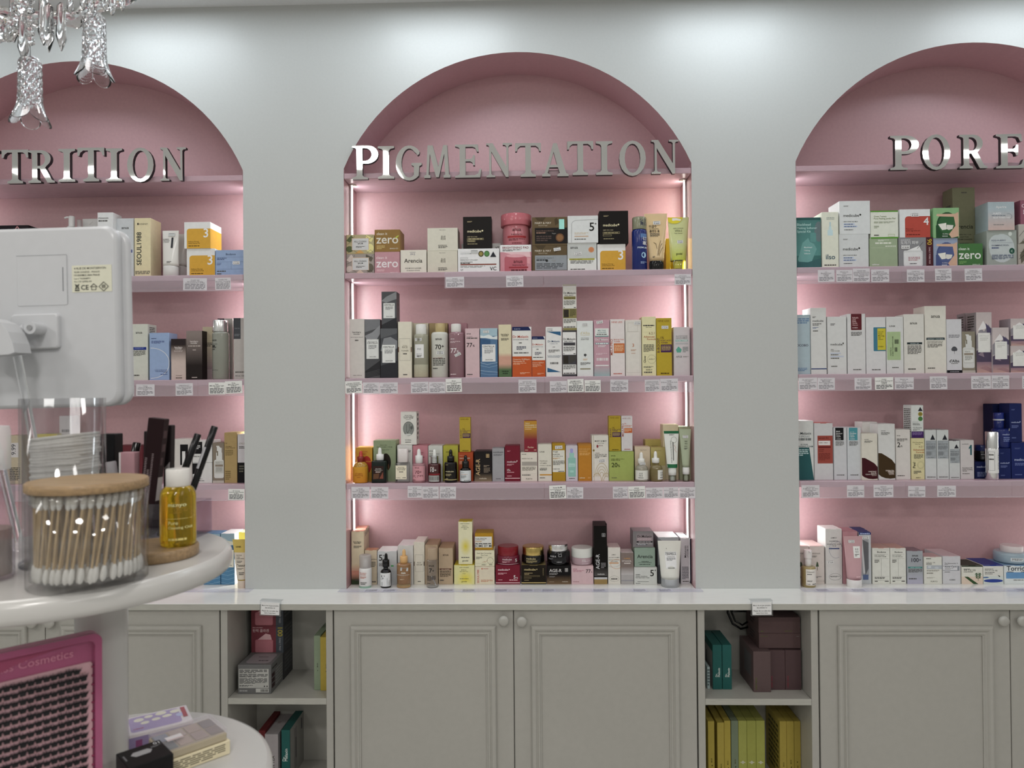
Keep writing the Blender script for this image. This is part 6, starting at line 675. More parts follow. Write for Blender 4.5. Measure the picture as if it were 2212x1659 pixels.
('C','carton','white carton with ruled line layout, right of the pair','carton',('r',4),(1.0922,.076,.9296),(.0443,.06,.1031),'cfd0c8',[('s',[(.1,.95),(.92,.95)],.008,'55534e'),('t','Biodance',.28,.78,.87,'262422',None),('s',[(.1,.83),(.92,.83)],.006,'55534e'),('t','PORE TIGHTENING',.12,.7,.79,'262422',None),('t','COLLAGEN AMPOULE',.12,.78,.75,'262422',None),('s',[(.1,.71),(.92,.71)],.006,'55534e'),('s',[(.5,.71),(.5,.21)],.008,'55534e'),('l',.12,.4,.58,.68,4,'55534f'),('s',[(.1,.21),(.92,.21)],.006,'55534e'),('l',.12,.74,.13,.19,2,'55534f'),('s',[(.1,.1),(.92,.1)],.006,'55534e'),('l',.12,.3,.06,.085,1,'55534f'),('l',.7,.92,.06,.085,1,'55534f')],None,'c09c90'),
('C','carton','silver grey carton printed 100+ with teal stripe','carton',('r',4),(1.14,.071,.9296),(.045,.05,.0949),'9ea3a9',[('G',0,0,1,.35,'adabc0','9ea3a9'),('t','anua',.32,.7,.83,'262422',None),('t','100',.28,.74,.665,'1c1c30',None),('t','+',.76,.88,.685,'1c1c30',None),('r',.06,.47,.96,.52,'4c8a84'),('t','AZELAIC + HYALURON',.2,.84,.483,'b0d0cc',None),('l',.08,.94,.34,.45,5,'55534f'),('l',.1,.6,.14,.17,1,'55534f')],None,'8a747c'),
('C','carton','white carton with marbled grey band beside the 100+ one','carton',('r',4),(1.1901,.069,.9296),(.0507,.05,.078),'cfcfc6',[('l',.12,.4,.92,.95,1,'55534f'),('t','AZELAIC 10%',.12,.62,.77,'6a6860',None),('l',.12,.44,.72,.75,1,'55534f'),('r',.14,.55,1,.69,'aab0b6'),('o',.3,.63,.1,.04,'c4c8cc'),('o',.7,.6,.12,.04,'b9bfc4'),('l',.14,.84,.46,.52,3,'8a887e'),('l',.14,.5,.38,.42,1,'8a887e'),('l',.14,.6,.2,.25,2,'a8a69c'),('t','PURITO',.36,.74,.07,'77756c',None)],None,'c4a4a4'),
('C','carton','grey-white carton with bordered band, extending deep into the right niche','carton',('r',4),(1.2429,.0915,.9296),(.0501,.095,.0797),'c2c2c6',[('t','The Niacinamide 15',.1,.86,.725,'44464c',None),('t','serum',.1,.3,.69,'55575c',None),('r',0,.48,.94,.65,'8c9096'),('r',0,.5,.82,.635,'cacace'),('t','Acne Care',.1,.78,.59,'55575c',None),('l',.12,.6,.52,.56,2,'55534f'),('l',.1,.4,.42,.44,1,'55534f'),('t','COSRX',.36,.7,.13,'262422',None)],None,'c9b4b8'),
('C','carton','square white carton with dark green top and leaf drawing','carton',('r',4),(1.3008,.0815,.9296),(.0597,.075,.0525),'d0cfc4',[('r',0,.94,1,1,'3a4434'),('r',0,0,1,.4,'d2bfae'),('t','새싹 진정 크림',.1,.66,.71,'44463c',None),('l',.1,.4,.8,.83,1,'55534f'),('l',.1,.54,.64,.67,1,'55534f'),('p',[(.12,.4),(.3,.4),(.78,0),(.56,0)],'3c5a38'),('s',[(.78,.18),(.78,.62)],.02,'4a6a40'),('p',[(.78,.3),(.66,.32),(.7,.42)],'3e6240'),('p',[(.78,.4),(.64,.42),(.7,.52)],'3e6240'),('p',[(.78,.5),(.62,.52),(.7,.62)],'3e6240'),('p',[(.78,.3),(.9,.32),(.86,.42)],'3e6240'),('p',[(.78,.4),(.92,.42),(.86,.52)],'3e6240'),('p',[(.78,.5),(.94,.52),(.86,.62)],'3e6240')],None,'3a4434'),
('C','carton','square white carton with royal blue top and blue pond drawing','carton',('r',4),(1.3605,.0865,.9296),(.0565,.085,.0537),'cfcfc8',[('r',0,.955,1,1,'2a3c90'),('r',0,0,1,.42,'c4ccc8'),('t','자작나무 수분 크림',.08,.7,.68,'44463c',None),('l',.08,.5,.78,.81,1,'55534f'),('l',.08,.56,.6,.63,1,'55534f'),('l',.08,.46,.52,.55,1,'55534f'),('o',.5,.17,.48,.09,'2a429a'),('p',[(0,.37),(.2,.38),(.3,.35),(.2,.32),(0,.32)],'2a5a9c'),('p',[(.72,.48),(.84,.42),(.82,.36),(.74,.44)],'33363c')],None,'2a3c90'),
('C','carton','white carton with bold heading and sky blue block, right edge','carton',('r',4),(1.4341,.083,.9296),(.0866,.08,.0524),'ccd2d2',[('t','Torriden',.08,.88,.73,'1c2c38',None),('l',.1,.3,.64,.68,1,'55534f'),('l',.54,.86,.64,.68,1,'55534f'),('r',.06,.3,1,.64,'6494c0'),('l',.3,.72,.18,.24,2,'55534f')],None,'7a9cbc'),
('L','cream_jar','pale blue cream jar with white lid tipped on its carton at right edge','cream jar',('r',4),(1.4359,.0874,.9834),[('body','jar',.0414,0,.031,'96aab6','gloss',0),('lid','dome',.0293,.031,.0486,'cfc6c6','gloss',.0057)],[('r',.24,.3,.66,.62,'c4ccd0'),('l',.28,.62,.36,.56,3,'55534f'),('t','Torriden',.78,1,.4,'22303a',None)],None,{}),
('C','carton','wide black carton whose top edge shows above the white mirror','carton',('l',1),(-1.5223,.075,1.8405),(.1423,.09,.16),'221a20',[('s',[(.7,.9),(.76,.98),(.82,.9)],.02,'c08a8c')],None,None),
('L','pump_bottle','white pump bottle peeping above the white mirror','pump bottle',('l',1),(-1.3394,.0454,1.8405),[('body','bottle',.0267,0,.129,'c6c4c4','gloss',0),('collar','cyl',.0098,.129,.1566,'c9c9c8','gloss',.0059),('pump','pumphead',.0084,.1566,.1885,'d2d2d2','gloss',.0088)],[],None,{}),
('L','serum_bottle','clear-capped bottle beside the white pump above the mirror','serum bottle',('l',1),(-1.3057,.0434,1.8405),[('body','bottle',.014,0,.135,'c0bcbc','gloss',0),('cap','dome',.0063,.135,.1765,'b4b0b0','frost',-.0004)],[],None,{}),
('C','carton','white carton half hidden by the mirror, left niche top shelf','carton',('l',1),(-1.2811,.085,1.8405),(.0529,.05,.1836),'cacaca',[('s',[(.4,.9),(.6,.95)],.01,'8a8a8a')],None,None),
('C','carton','white carton with small dark lettering above the mirror, left niche','carton',('l',1),(-1.2088,.0345,1.8405),(.0458,.045,.1894),'d0d0d0',[('t','mixsoon',.06,.7,.9,'44403c',None),('l',.06,.66,.86,.88,1,'55534f')],None,None),
('C','carton','grey-white carton with blue stripe half hidden by the mirror','carton',('l',1),(-1.1603,.055,1.8405),(.0515,.05,.1758),'c2c6ca',[('t','anua',.3,.72,.82,'262422',None),('r',.1,.42,.92,.47,'2a3c8c'),('l',.12,.8,.3,.4,4,'55534f')],None,None),
('C','carton','tall cream carton with bold dark vertical lettering, left top shelf','carton',('l',1),(-1.1023,.05,1.8405),(.0478,.06,.1734),'d4c8a2',[('p',[(.16,.9),(.22,.925),(.28,.9),(.22,.875)],'262422'),('t','KISSENSY',.3,.84,.885,'66624c',None),('T','SEOUL1988',.42,.2,.76,'1c2c2c',None),('l',.04,.96,.04,.1,3,'55534f')],None,None),
('T','squeeze_tube','white squeeze tube in front, left niche top shelf','squeeze tube',('l',1),(-1.0216,.0275,1.8405),((.0245,-.0005,.1366),(.0228,.0001,.0307),.0215,'cfccc6','gloss','c6c3c0','gloss',None,0),[('t','BLUEBERRY',.06,.46,.74,'262422',None),('t','REBALANCING',.06,.5,.7,'262422',None),('t','5.5 CLEANSER',.06,.46,.66,'262422',None),('r',.6,.5,.72,.8,'3c3c40'),('l',.4,.7,.06,.12,2,'55534f'),('$','',.6,.88,.4,0)]),
('T','squeeze_tube','white squeeze tube peeping from behind the front one','squeeze tube',('l',1),(-1.0177,.0794,1.8405),((.0213,-.0051,.1378),(.0191,-.0006,.0396),.0174,'bfbab6','gloss','b9b4b2','gloss',None,0),[('r',.3,.5,.44,.8,'6a5c60')]),
('C','carton','white and yellow carton with a 3, lower of two, left niche','carton',('l',1),(-.9293,.055,1.8405),(.0836,.07,.081),'d0d0ce',[('R',.1,0,1,.75,.1,'cf9d2c'),('r',.4,0,1,.75,'cf9d2c'),('r',.1,0,.6,.45,'cf9d2c'),('t','3',.74,.92,.42,'ece6d8',None),('t','Radiance Glowing',.16,.56,.24,'3c2c08',None),('t','Jumbo Essence Pad',.16,.6,.18,'3c2c08',None),('l',.16,.6,.08,.11,1,'5c4410')],None,None),
('C','carton','white and yellow carton with a 3, upper of two, left niche','carton',('l',1),(-.9384,.0555,1.9217),(.0776,.075,.0776),'d2d2d0',[('R',.1,0,1,.75,.1,'cf9d2c'),('r',.4,0,1,.75,'cf9d2c'),('r',.1,0,.6,.45,'cf9d2c'),('t','3',.74,.92,.42,'ece6d8',None),('t','Radiance Glowing',.16,.56,.24,'3c2c08',None),('t','Jumbo Essence Pad',.16,.6,.18,'3c2c08',None),('l',.16,.6,.08,.11,1,'5c4410')],[('r',0,0,1,.75,'cf9d2c')],None),
('C','carton','powder blue ruled carton beside the yellow cartons, left top shelf','carton',('l',1),(-.8427,.05,1.8405),(.0851,.06,.0757),'8ca2c4',[('t','Biodance',.36,.7,.8,'2c3c5c',None),('s',[(.05,.72),(.98,.72)],.006,'5a6c94'),('l',.05,.38,.6,.7,2,'44547c'),('s',[(.05,.54),(.98,.54)],.006,'5a6c94'),('s',[(.54,.54),(.54,.26)],.006,'5a6c94'),('l',.05,.2,.4,.5,3,'5a6c94'),('s',[(.05,.26),(.98,.26)],.006,'5a6c94'),('l',.05,.36,.16,.2,1,'55534f'),('l',.05,.2,.06,.1,1,'55534f'),('$','15.90',.72,.5,.24,0)],None,None),
('C','carton','beige carton half hidden by the mirror, left niche second shelf','carton',('l',2),(-1.1613,.049,1.5362),(.0324,.05,.1419),'c0b29a',[('l',.2,.8,.1,.24,4,'8a7c68')],None,None),
('C','carton','pale carton with royal blue stripe, left niche second shelf','carton',('l',2),(-1.1137,.045,1.5362),(.0508,.05,.1656),'c2c4ba',[('t','anua',.3,.68,.83,'262422',None),('r',.08,.54,.92,.59,'24388c'),('t','HYALURONIC ACID',.24,.76,.565,'a8b8dc',None),('l',.12,.86,.43,.53,6,'55534f'),('l',.14,.5,.08,.1,1,'55534f')],[('l',.2,.8,.8,.95,5,'55534f')],None),
('C','carton','sky blue carton with white arc, left niche second shelf','carton',('l',2),(-1.0541,.045,1.5362),(.0582,.05,.1391),'8fa5c9',[('s',[(.068,.04),(.215,.043),(.36,.053),(.498,.071),(.625,.097),(.739,.13),(.837,.168),(.915,.212),(.973,.259),(1.008,.309),(1.02,.36),(1.008,.411),(.973,.461),(.915,.508),(.837,.552),(.739,.59),(.625,.623),(.498,.649),(.36,.667),(.215,.677),(.068,.68)],.025,'dfe4ea'),('s',[(.1,.88),(.34,.88)],.012,'2c3c6c'),('t','isntree',.1,.36,.87,'2c3c6c',None),('l',.1,.76,.77,.83,3,'44548c'),('t','ULTRA-LOW MOLECULAR',.26,.92,.205,'24347c',None),('t','HYALURONIC ACID',.3,.92,.175,'24347c',None),('t','TONER',.7,.92,.15,'24347c',None),('l',.56,.92,.115,.13,1,'44548c')],None,None),
('C','carton','short carton fading from dark brown to pale pink','carton',('l',2),(-.997,.045,1.5362),(.0435,.05,.1208),'c2b0a8',[('G',0,.45,1,.85,'c2b0a8','3c302c'),('r',0,.85,1,1,'33292a'),('t','haruharu',.24,.76,.78,'d8d0cc',None),('t','wonder',.27,.74,.745,'d8d0cc',None),('l',.2,.82,.68,.72,2,'b8aca8'),('t','Fermented',.34,.72,.1,'4a3c38',None),('l',.32,.74,.04,.06,1,'4a3c38')],None,None),
('C','carton','tall carton fading from taupe to dark brown','carton',('l',2),(-.9489,.043,1.5362),(.0467,.05,.1438),'2c2322',[('G',0,.3,1,.95,'2c2322','8a7d78'),('r',0,.95,1,1,'8a7d78'),('t','haruharu',.24,.74,.77,'d0c8c4',None),('t','wonder',.26,.7,.735,'d0c8c4',None),('l',.12,.9,.68,.7,1,'b0a49e'),('l',.4,.62,.6,.62,1,'b0a49e'),('l',.34,.68,.04,.06,1,'b0a49e')],None,None),
('C','carton','cream carton fading to mauve behind the frosted silver-capped bottle','carton',('l',2),(-.9215,.075,1.5362),(.0346,.05,.158),'a08c90',[('G',0,.2,1,.75,'8f7a80','c6baa0'),('r',0,.75,1,1,'c9bda2'),('t','haruharu',.3,.9,.75,'d0c4a8',None),('l',.3,.95,.62,.7,3,'55534f')],None,None),
('L','toner_bottle','frosted toner bottle with silver cap in the left niche','toner bottle',('l',2),(-.8748,.0291,1.5362),[('body','bottle',.0238,0,.1406,'a3a69a','tint',0),('cap','dome',.0218,.1406,.1747,'d8d8d6','metal',-.0016)],[('t','TIRTIR',.1,.46,.8,'262422',None),('t','MILK SKIN TONER',.06,.5,.73,'262422',None),('r',.12,.685,.34,.71,'262422'),('l',.08,.42,.6,.68,2,'55534f'),('t','150mL / 5.07 fl.oz',.06,.54,.19,'262422',None)],None,{}),
('C','carton','pale grey carton behind the frosted bottle','carton',('l',2),(-.8754,.0825,1.5362),(.0453,.045,.1833),'b2aeaa',[('r',0,.95,.45,1,'17131a')],None,None),
('C','carton','grey carton with dark label square against the left niche right side','carton',('l',2),(-.8175,.047,1.5362),(.0329,.05,.1802),'b0aca8',[('r',0,.66,.64,1,'4a4d52'),('t','TIRTIR',.08,.56,.82,'7a7e84',None),('l',.08,.56,.7,.74,2,'7a7e84'),('l',.14,.96,.11,.13,1,'55534f'),('t','150 mL / 5.07',.14,1,.05,'262422',None)],None,None),
('C','carton','beige carton with grey side print seen left of the clear cylinder','carton',('l',3),(-1.4968,.055,1.2326),(.0453,.05,.1432),'b4a890',[('l',.2,.9,.06,.34,8,'44403a'),('r',.3,.55,.8,.85,'c0bcbc'),('T','9.99',.6,.6,.82,'55535a',None)],None,None),
('C','carton','yellow-topped carton seen through the clear cylinder','carton',('l',3),(-1.4052,.065,1.2326),(.0637,.05,.1461),'bcb37c',[('r',0,.9,1,1,'c9b83c')],None,None),
('C','carton','white carton rising above the cotton pads behind the cylinder','carton',('l',3),(-1.3617,.08,1.2326),(.0374,.04,.1987),'c6c2c4',[('l',.2,.8,.5,.8,4,'8a888c')],None,None),
('C','carton','maroon carton behind the makeup organizer, left niche third shelf','carton',('l',3),(-1.1566,.065,1.2326),(.08,.05,.1101),'6c2c34',[],None,None),
('C','carton','white carton with black label behind the tall maroon box','carton',('l',3),(-1.0023,.08,1.2326),(.0592,.06,.1276),'cac6c2',[('r',.4,.4,.8,.88,'1c1a1c'),('r',.5,.3,.66,.72,'d8d8d6')],None,None),
('C','carton','white carton with black label, lower of the stack behind the pens','carton',('l',3),(-.9325,.06,1.2326),(.0582,.06,.0591),'c8c8c6',[('r',0,.45,.44,.98,'1c1a1c'),('l',.05,.6,.1,.13,1,'55534f'),('l',.05,.5,.2,.22,1,'55534f')],None,None),
('C','carton','white carton with black label, upper of the stack behind the pens','carton',('l',3),(-.9322,.06,1.2931),(.0582,.06,.0633),'c9c9c7',[('r',0,.4,.5,.96,'1c1a1c'),('l',.1,.4,.6,.8,3,'c4c4c4'),('l',.05,.7,.24,.3,2,'55534f')],None,None),
('C','carton','grey-brown carton with white pump bottle picture, left niche','carton',('l',3),(-.8845,.055,1.2326),(.0331,.05,.1173),'857a6c',[('R',.12,.12,.98,.58,.14,'c6c7c4'),('r',.3,.56,.84,.76,'c6c7c4'),('r',.38,.74,.8,.88,'c9cac8'),('p',[(.3,.93),(.56,.93),(.74,.86),(.74,.8),(.46,.84)],'c9cac8'),('r',.38,.68,.48,.8,'77705e'),('R',.2,.24,.94,.55,.06,'b4b4ae'),('t','klairs',.28,.62,.49,'8a8a84',None),('r',.22,.41,.92,.46,'8a7e70'),('l',.28,.84,.28,.39,4,'8a8a84'),('r',0,0,1,.06,'b4ada4')],None,None),
('C','carton','tall tan carton with small dark print against left niche right side','carton',('l',3),(-.848,.06,1.2326),(.0372,.06,.147),'a8905f',[('t','Dr',.08,.24,.78,'5c4c2c',None),('t','CERAMIDE',.08,.6,.715,'5c4c2c',None),('t','Cream Ampoule',.08,.86,.69,'5c4c2c',None),('l',.08,.7,.54,.66,6,'7a6840'),('l',.08,.5,.05,.24,5,'7a6840')],None,None),
('C','carton','white carton with black lower half against the left niche right side','carton',('l',3),(-.8118,.06,1.2326),(.0308,.06,.1413),'bebcc0',[('r',0,0,1,.42,'1c1a1e'),('t',"d'ALBA",.14,.9,.8,'9a988c',None),('l',.14,.8,.7,.76,2,'55534f'),('l',.14,.6,.2,.36,3,'6a6a5c')],None,None),
('C','carton','blue ocean-wave carton mostly hidden by the round tier','carton',('l',4),(-.9129,.071,.9296),(.0505,.05,.1506),'4c7ea4',[('r',0,.8,1,1,'8aa4b4'),('p',[(0,.84),(.5,.86),(1,.84),(1,.78),(.5,.77),(0,.79)],'c4c8c0'),('p',[(0,.76),(.6,.75),(1,.76),(1,.6),(0,.55)],'3c6890'),('r',.1,.34,.93,.68,'d0d0c8'),('t','CENTELLA',.2,.84,.62,'262422',None),('t','SKIN1004',.4,.8,.37,'262422',None),('s',[(0,.05),(.5,.02),(1,.06)],.02,'8ab0cc'),('s',[(0,.13),(.5,.1),(1,.14)],.02,'8ab0cc'),('s',[(0,.21),(.5,.18),(1,.22)],.02,'8ab0cc'),('s',[(0,.29),(.5,.26),(1,.3)],.02,'8ab0cc')],None,None),
('C','carton','blue ocean-wave carton with pale top beside the yellow tube','carton',('l',4),(-.865,.081,.9296),(.0408,.07,.1505),'4c7ea4',[('r',0,.8,1,1,'8aa4b4'),('p',[(0,.84),(.5,.86),(1,.84),(1,.78),(.5,.77),(0,.79)],'c4c8c0'),('p',[(0,.76),(.6,.75),(1,.76),(1,.6),(0,.55)],'3c6890'),('r',.1,.34,.93,.68,'d0d0c8'),('t','CENTELLA',.2,.84,.62,'262422',None),('t','SKIN1004',.4,.8,.37,'262422',None),('s',[(0,.05),(.5,.02),(1,.06)],.02,'8ab0cc'),('s',[(0,.13),(.5,.1),(1,.14)],.02,'8ab0cc'),('s',[(0,.21),(.5,.18),(1,.22)],.02,'8ab0cc'),('s',[(0,.29),(.5,.26),(1,.3)],.02,'8ab0cc')],[('r',0,0,1,1,'d8d8d0')],'d8dcdc'),
('C','carton','yellow and white carton behind the yellow tube','carton',('l',4),(-.8309,.106,.9296),(.0287,.06,.1484),'c9c04c',[],None,'d8d0a0'),
('T','squeeze_tube','pale yellow tester tube against the white pillar, left worktop row','squeeze tube',('l',4),(-.809,.0164,.9296),((.0225,-.0067,.1402),(.0143,-.0005,.0229),.0134,'c4ac54','gloss','c9b9a8','gloss',None,0),[('r',0,.02,1,.68,'c6bcac'),('t','iUNIK',.2,.58,.8,'262422',None),('t','PROPOLIS',.2,.62,.6,'262422',None),('t','VITAMIN',.2,.48,.56,'262422',None),('t','SLEEPING MASK',.2,.8,.52,'262422',None),('l',.2,.66,.42,.48,3,'55534f'),('t','Testeur',.2,.9,.34,'1c1c1c',None),('l',.2,.76,.26,.3,2,'55534f'),('l',.34,.84,.12,.2,2,'55534f')])]
EXTRA = ['Merci de ne pas prendre', 'les articles ici', 'Please do not take the', 'items from here', 'ma:nyo', 'Pure', 'Cleansing Oil', 'SEOUL', 'GREEN TEA', 'SHEET MASK', 'Dr.', 'Melaxin', '100', '\ud0c4\ub825 \ucf5c\ub77c\uac90', 'DAILY PAD', '4 RUE DE MONTSERVON', '95500 GONESSE - FRANCE', '191050/MDL1864-7960-B', 'Lot n\u00b0 PO0068971', '4 x 1.5V (LR06) AA', 'CE', 'III', '9.99', 'Miss Cosmetics', '01', 'wakeup', 'TONE', 'e 25', 'EYE', 'L03 C', 'MASK']
need = set(EXTRA)
for it in ITEMS:
    need.update(strings(it[-2] if it[0] == 'L' and False else None))
    for part in it:
        if isinstance(part, list) and part and isinstance(part[0], tuple) and isinstance(part[0][0], str): need.update(strings(part))
for t in TAGTXT:
    for w in t[6]: need.add(w)
prepare_text(sorted(w for w in need if w.strip()))

MC = M(); box(MC, -.5, .5, -.0004, .0004, 0, 1, alb('d2d2d0'))
TAGG = {}
for (x0, x1, z0, z1, k, s, words, front) in TAGTXT:
    key = (k, s); TAGG[key] = TAGG.get(key, 0) + 1; w = x1 - x0; h = z1 - z0; m = M()
    box(m, -w / 2, w / 2, -.0002, .0002, 0, h, alb('d8d8d4' if front else 'dcdce2'), 'paper', .0001)
    ops = []; v = .9; g = random.Random(str(x0))
    for i, q in enumerate(words):
        if q in TXT:
            p, f, tw, th = TXT[q]; hh = .085 if i == 0 and len(words) > 3 else .1
            need_w = min(.92, hh * h / .72 * tw / w); v -= .115; ops.append(('t', q, .5 - need_w / 2, .5 + need_w / 2, v, '262626', hh * 1.3))
    ops.append(('l', .07, .93, .05, v - .05, 4 if v > .45 else 3, '5c5c5e'))
    L, _ = art(ops, w, h); place(m, L, lambda a, b, l: (a, -.0002 - l, b))
    y = -.0042 if front else -.0011
    o = m.build('price_tag', None, ((x0 + x1) / 2, y, z0), (0, R.uniform(-.02, .02) if not front else R.uniform(-.04, .04), 0))
    nth = ['first', 'second', 'third', 'fourth', 'fifth', 'sixth', 'seventh', 'eighth', 'ninth', 'tenth', 'eleventh', 'twelfth', 'thirteenth', 'fourteenth', 'fifteenth'][TAGG[key] - 1]
    tag(o, 'white price tag, %s from left on the %s shelf edge of the %s niche' % (nth, ('', 'top', 'second', 'third')[s], NN[k]), 'price tag', 'price tags on the %s shelf edge of the %s niche' % (('', 'top', 'second', 'third')[s], NN[k]))
def rail(x0, x1, k, s, which):
    z = SZ[s]; m = M(); c = lin('dcd4e0') + (1,); c = (.80, .74, .82, 1); w = x1 - x0
    box(m, -w / 2, w / 2, -.0036, -.0022, -.0475, -.0006, c, 'sheet', .0003)
    box(m, -w / 2, w / 2, -.0022, .0035, -.0475, -.0462, c, 'sheet', .0003)
    tag(m.build('label_rail', None, ((x0 + x1) / 2, 0, z)), 'clear acrylic label rail, %s on the %s shelf of the %s niche' % (which, ('', 'top', 'second', 'third')[s], NN[k]), 'label rail', 'clear label rails')
for a in [(-.2095,.0747,'m',1,'first piece'),
 (.0755,.3615,'m',1,'second piece'),
 (.3623,.4969,'m',1,'third piece'),
 (-.4972,.076,'m',2,'first piece'),
 (.0768,.3598,'m',2,'second piece'),
 (.3606,.4977,'m',2,'third piece'),
 (-.4952,-.2136,'m',3,'first piece'),
 (-.2128,.072,'m',3,'second piece'),
 (.0728,.5012,'m',3,'third piece'),
 (.7946,1.0857,'r',1,'first piece'),
 (1.0865,1.3805,'r',1,'second piece'),
 (1.3813,1.5277,'r',1,'third piece'),
 (.7963,1.087,'r',2,'first piece'),
 (1.0878,1.384,'r',2,'second piece'),
 (1.3848,1.5234,'r',2,'third piece'),
 (.798,1.0909,'r',3,'first piece'),
 (1.0917,1.385,'r',3,'second piece'),
 (1.3858,1.519,'r',3,'third piece'),
 (-1.4863,-1.1845,'l',1,'first piece'),
 (-1.1837,-.9305,'l',1,'second piece'),
 (-.9297,-.796,'l',1,'third piece'),
 (-1.4872,-1.1858,'l',2,'first piece'),
 (-1.185,-.9294,'l',2,'second piece'),
 (-.9286,-.7936,'l',2,'third piece'),
 (-1.4882,-1.1871,'l',3,'first piece'),
 (-1.1863,-.9282,'l',3,'second piece'),
 (-.9274,-.7926,'l',3,'third piece')]: rail(*a)
for k, x0, x1 in (('l', -.845, -.775), ('m', -.516, .513), ('r', .79, 1.78)):   # clear strips lying flat on the worktop, tags under them
    if k == 'l': x0 = -1.75; x1 = -.768
    m = M(); w = x1 - x0; box(m, -w / 2, w / 2, -.018, .018, 0, .0012, (.62, .60, .76, 1), 'sheet', .0002)
    box(m, -w / 2, w / 2, -.018, -.0172, .0012, .0032, (.45, .45, .58, 1), 'sheet', .0002)
    tag(m.build('label_rail', None, ((x0 + x1) / 2, -.0205, ZC + .0014)), 'clear acrylic label strip lying flat on the worktop before the %s niche' % NN[k], 'label rail', 'clear strips lying on the worktop')
    n = 0
    for u in ((.09, .14, .3, .36, .45, .52, .58, .72, .83, .9) if k == 'm' else (.06, .16, .28, .4, .5, .62)):
        n += 1; m = M(); box(m, -.021, .021, -.014, .014, 0, .0004, alb('d0d0d4'), 'paper', .0001)
        L, _ = art([('l', .1, .9, .1, .9, 5, '77777c')], .042, .028); place(m, L, lambda a, b, l: (a, b - .014, .0004 + l))
        tag(m.build('price_tag', None, (x0 + u * w, -.0205, ZC + .0004)), 'printed tag under the flat clear strip of the %s niche, number %s from left' % (NN[k], ('one', 'two', 'three', 'four', 'five', 'six', 'seven', 'eight', 'nine', 'ten')[n - 1]), 'price tag', 'tags under the flat clear strips')
# notices clipped to the worktop edge
for x, zz, rot, lab in ((-.667, -.002, .045, 'small black-on-white notice in a clear clip above the left open shelf unit'), (.6385, -.004, -.01, 'small black-on-white notice in a clear clip above the right open shelf unit')):
    r = empty('notice_clip', (x, WF - .001, WB), (0, rot, 0)); tag(r, lab, 'notice', 'notices clipped to the worktop edge')
    m = M(); c = (.93, .94, .95, 1); box(m, -.029, .029, -.0034, -.0022, -.014, .026, c, 'clear', .0003); box(m, -.029, .029, -.0034, .014, .0258, .027, c, 'clear', .0003); box(m, -.029, .029, -.0022, .004, -.014, -.0128, c, 'clear', .0003); m.build('clip_holder', r)
    m = M(); box(m, -.025, .025, -.0045, -.0036, -.0105, .0225, alb('dcdcda'), 'paper', .0001)
    L, _ = art([('t', 'Merci de ne pas prendre', .05, .95, .7, '2a2a2a', None), ('t', 'les articles ici', .24, .76, .52, '2a2a2a', None), ('t', 'Please do not take the', .06, .94, .27, '2a2a2a', None), ('t', 'items from here', .2, .8, .1, '2a2a2a', None)], .05, .033)
    place(m, L, lambda a, b, l: (a, -.0045 - l, b - .0105)); m.build('paper_card', r)

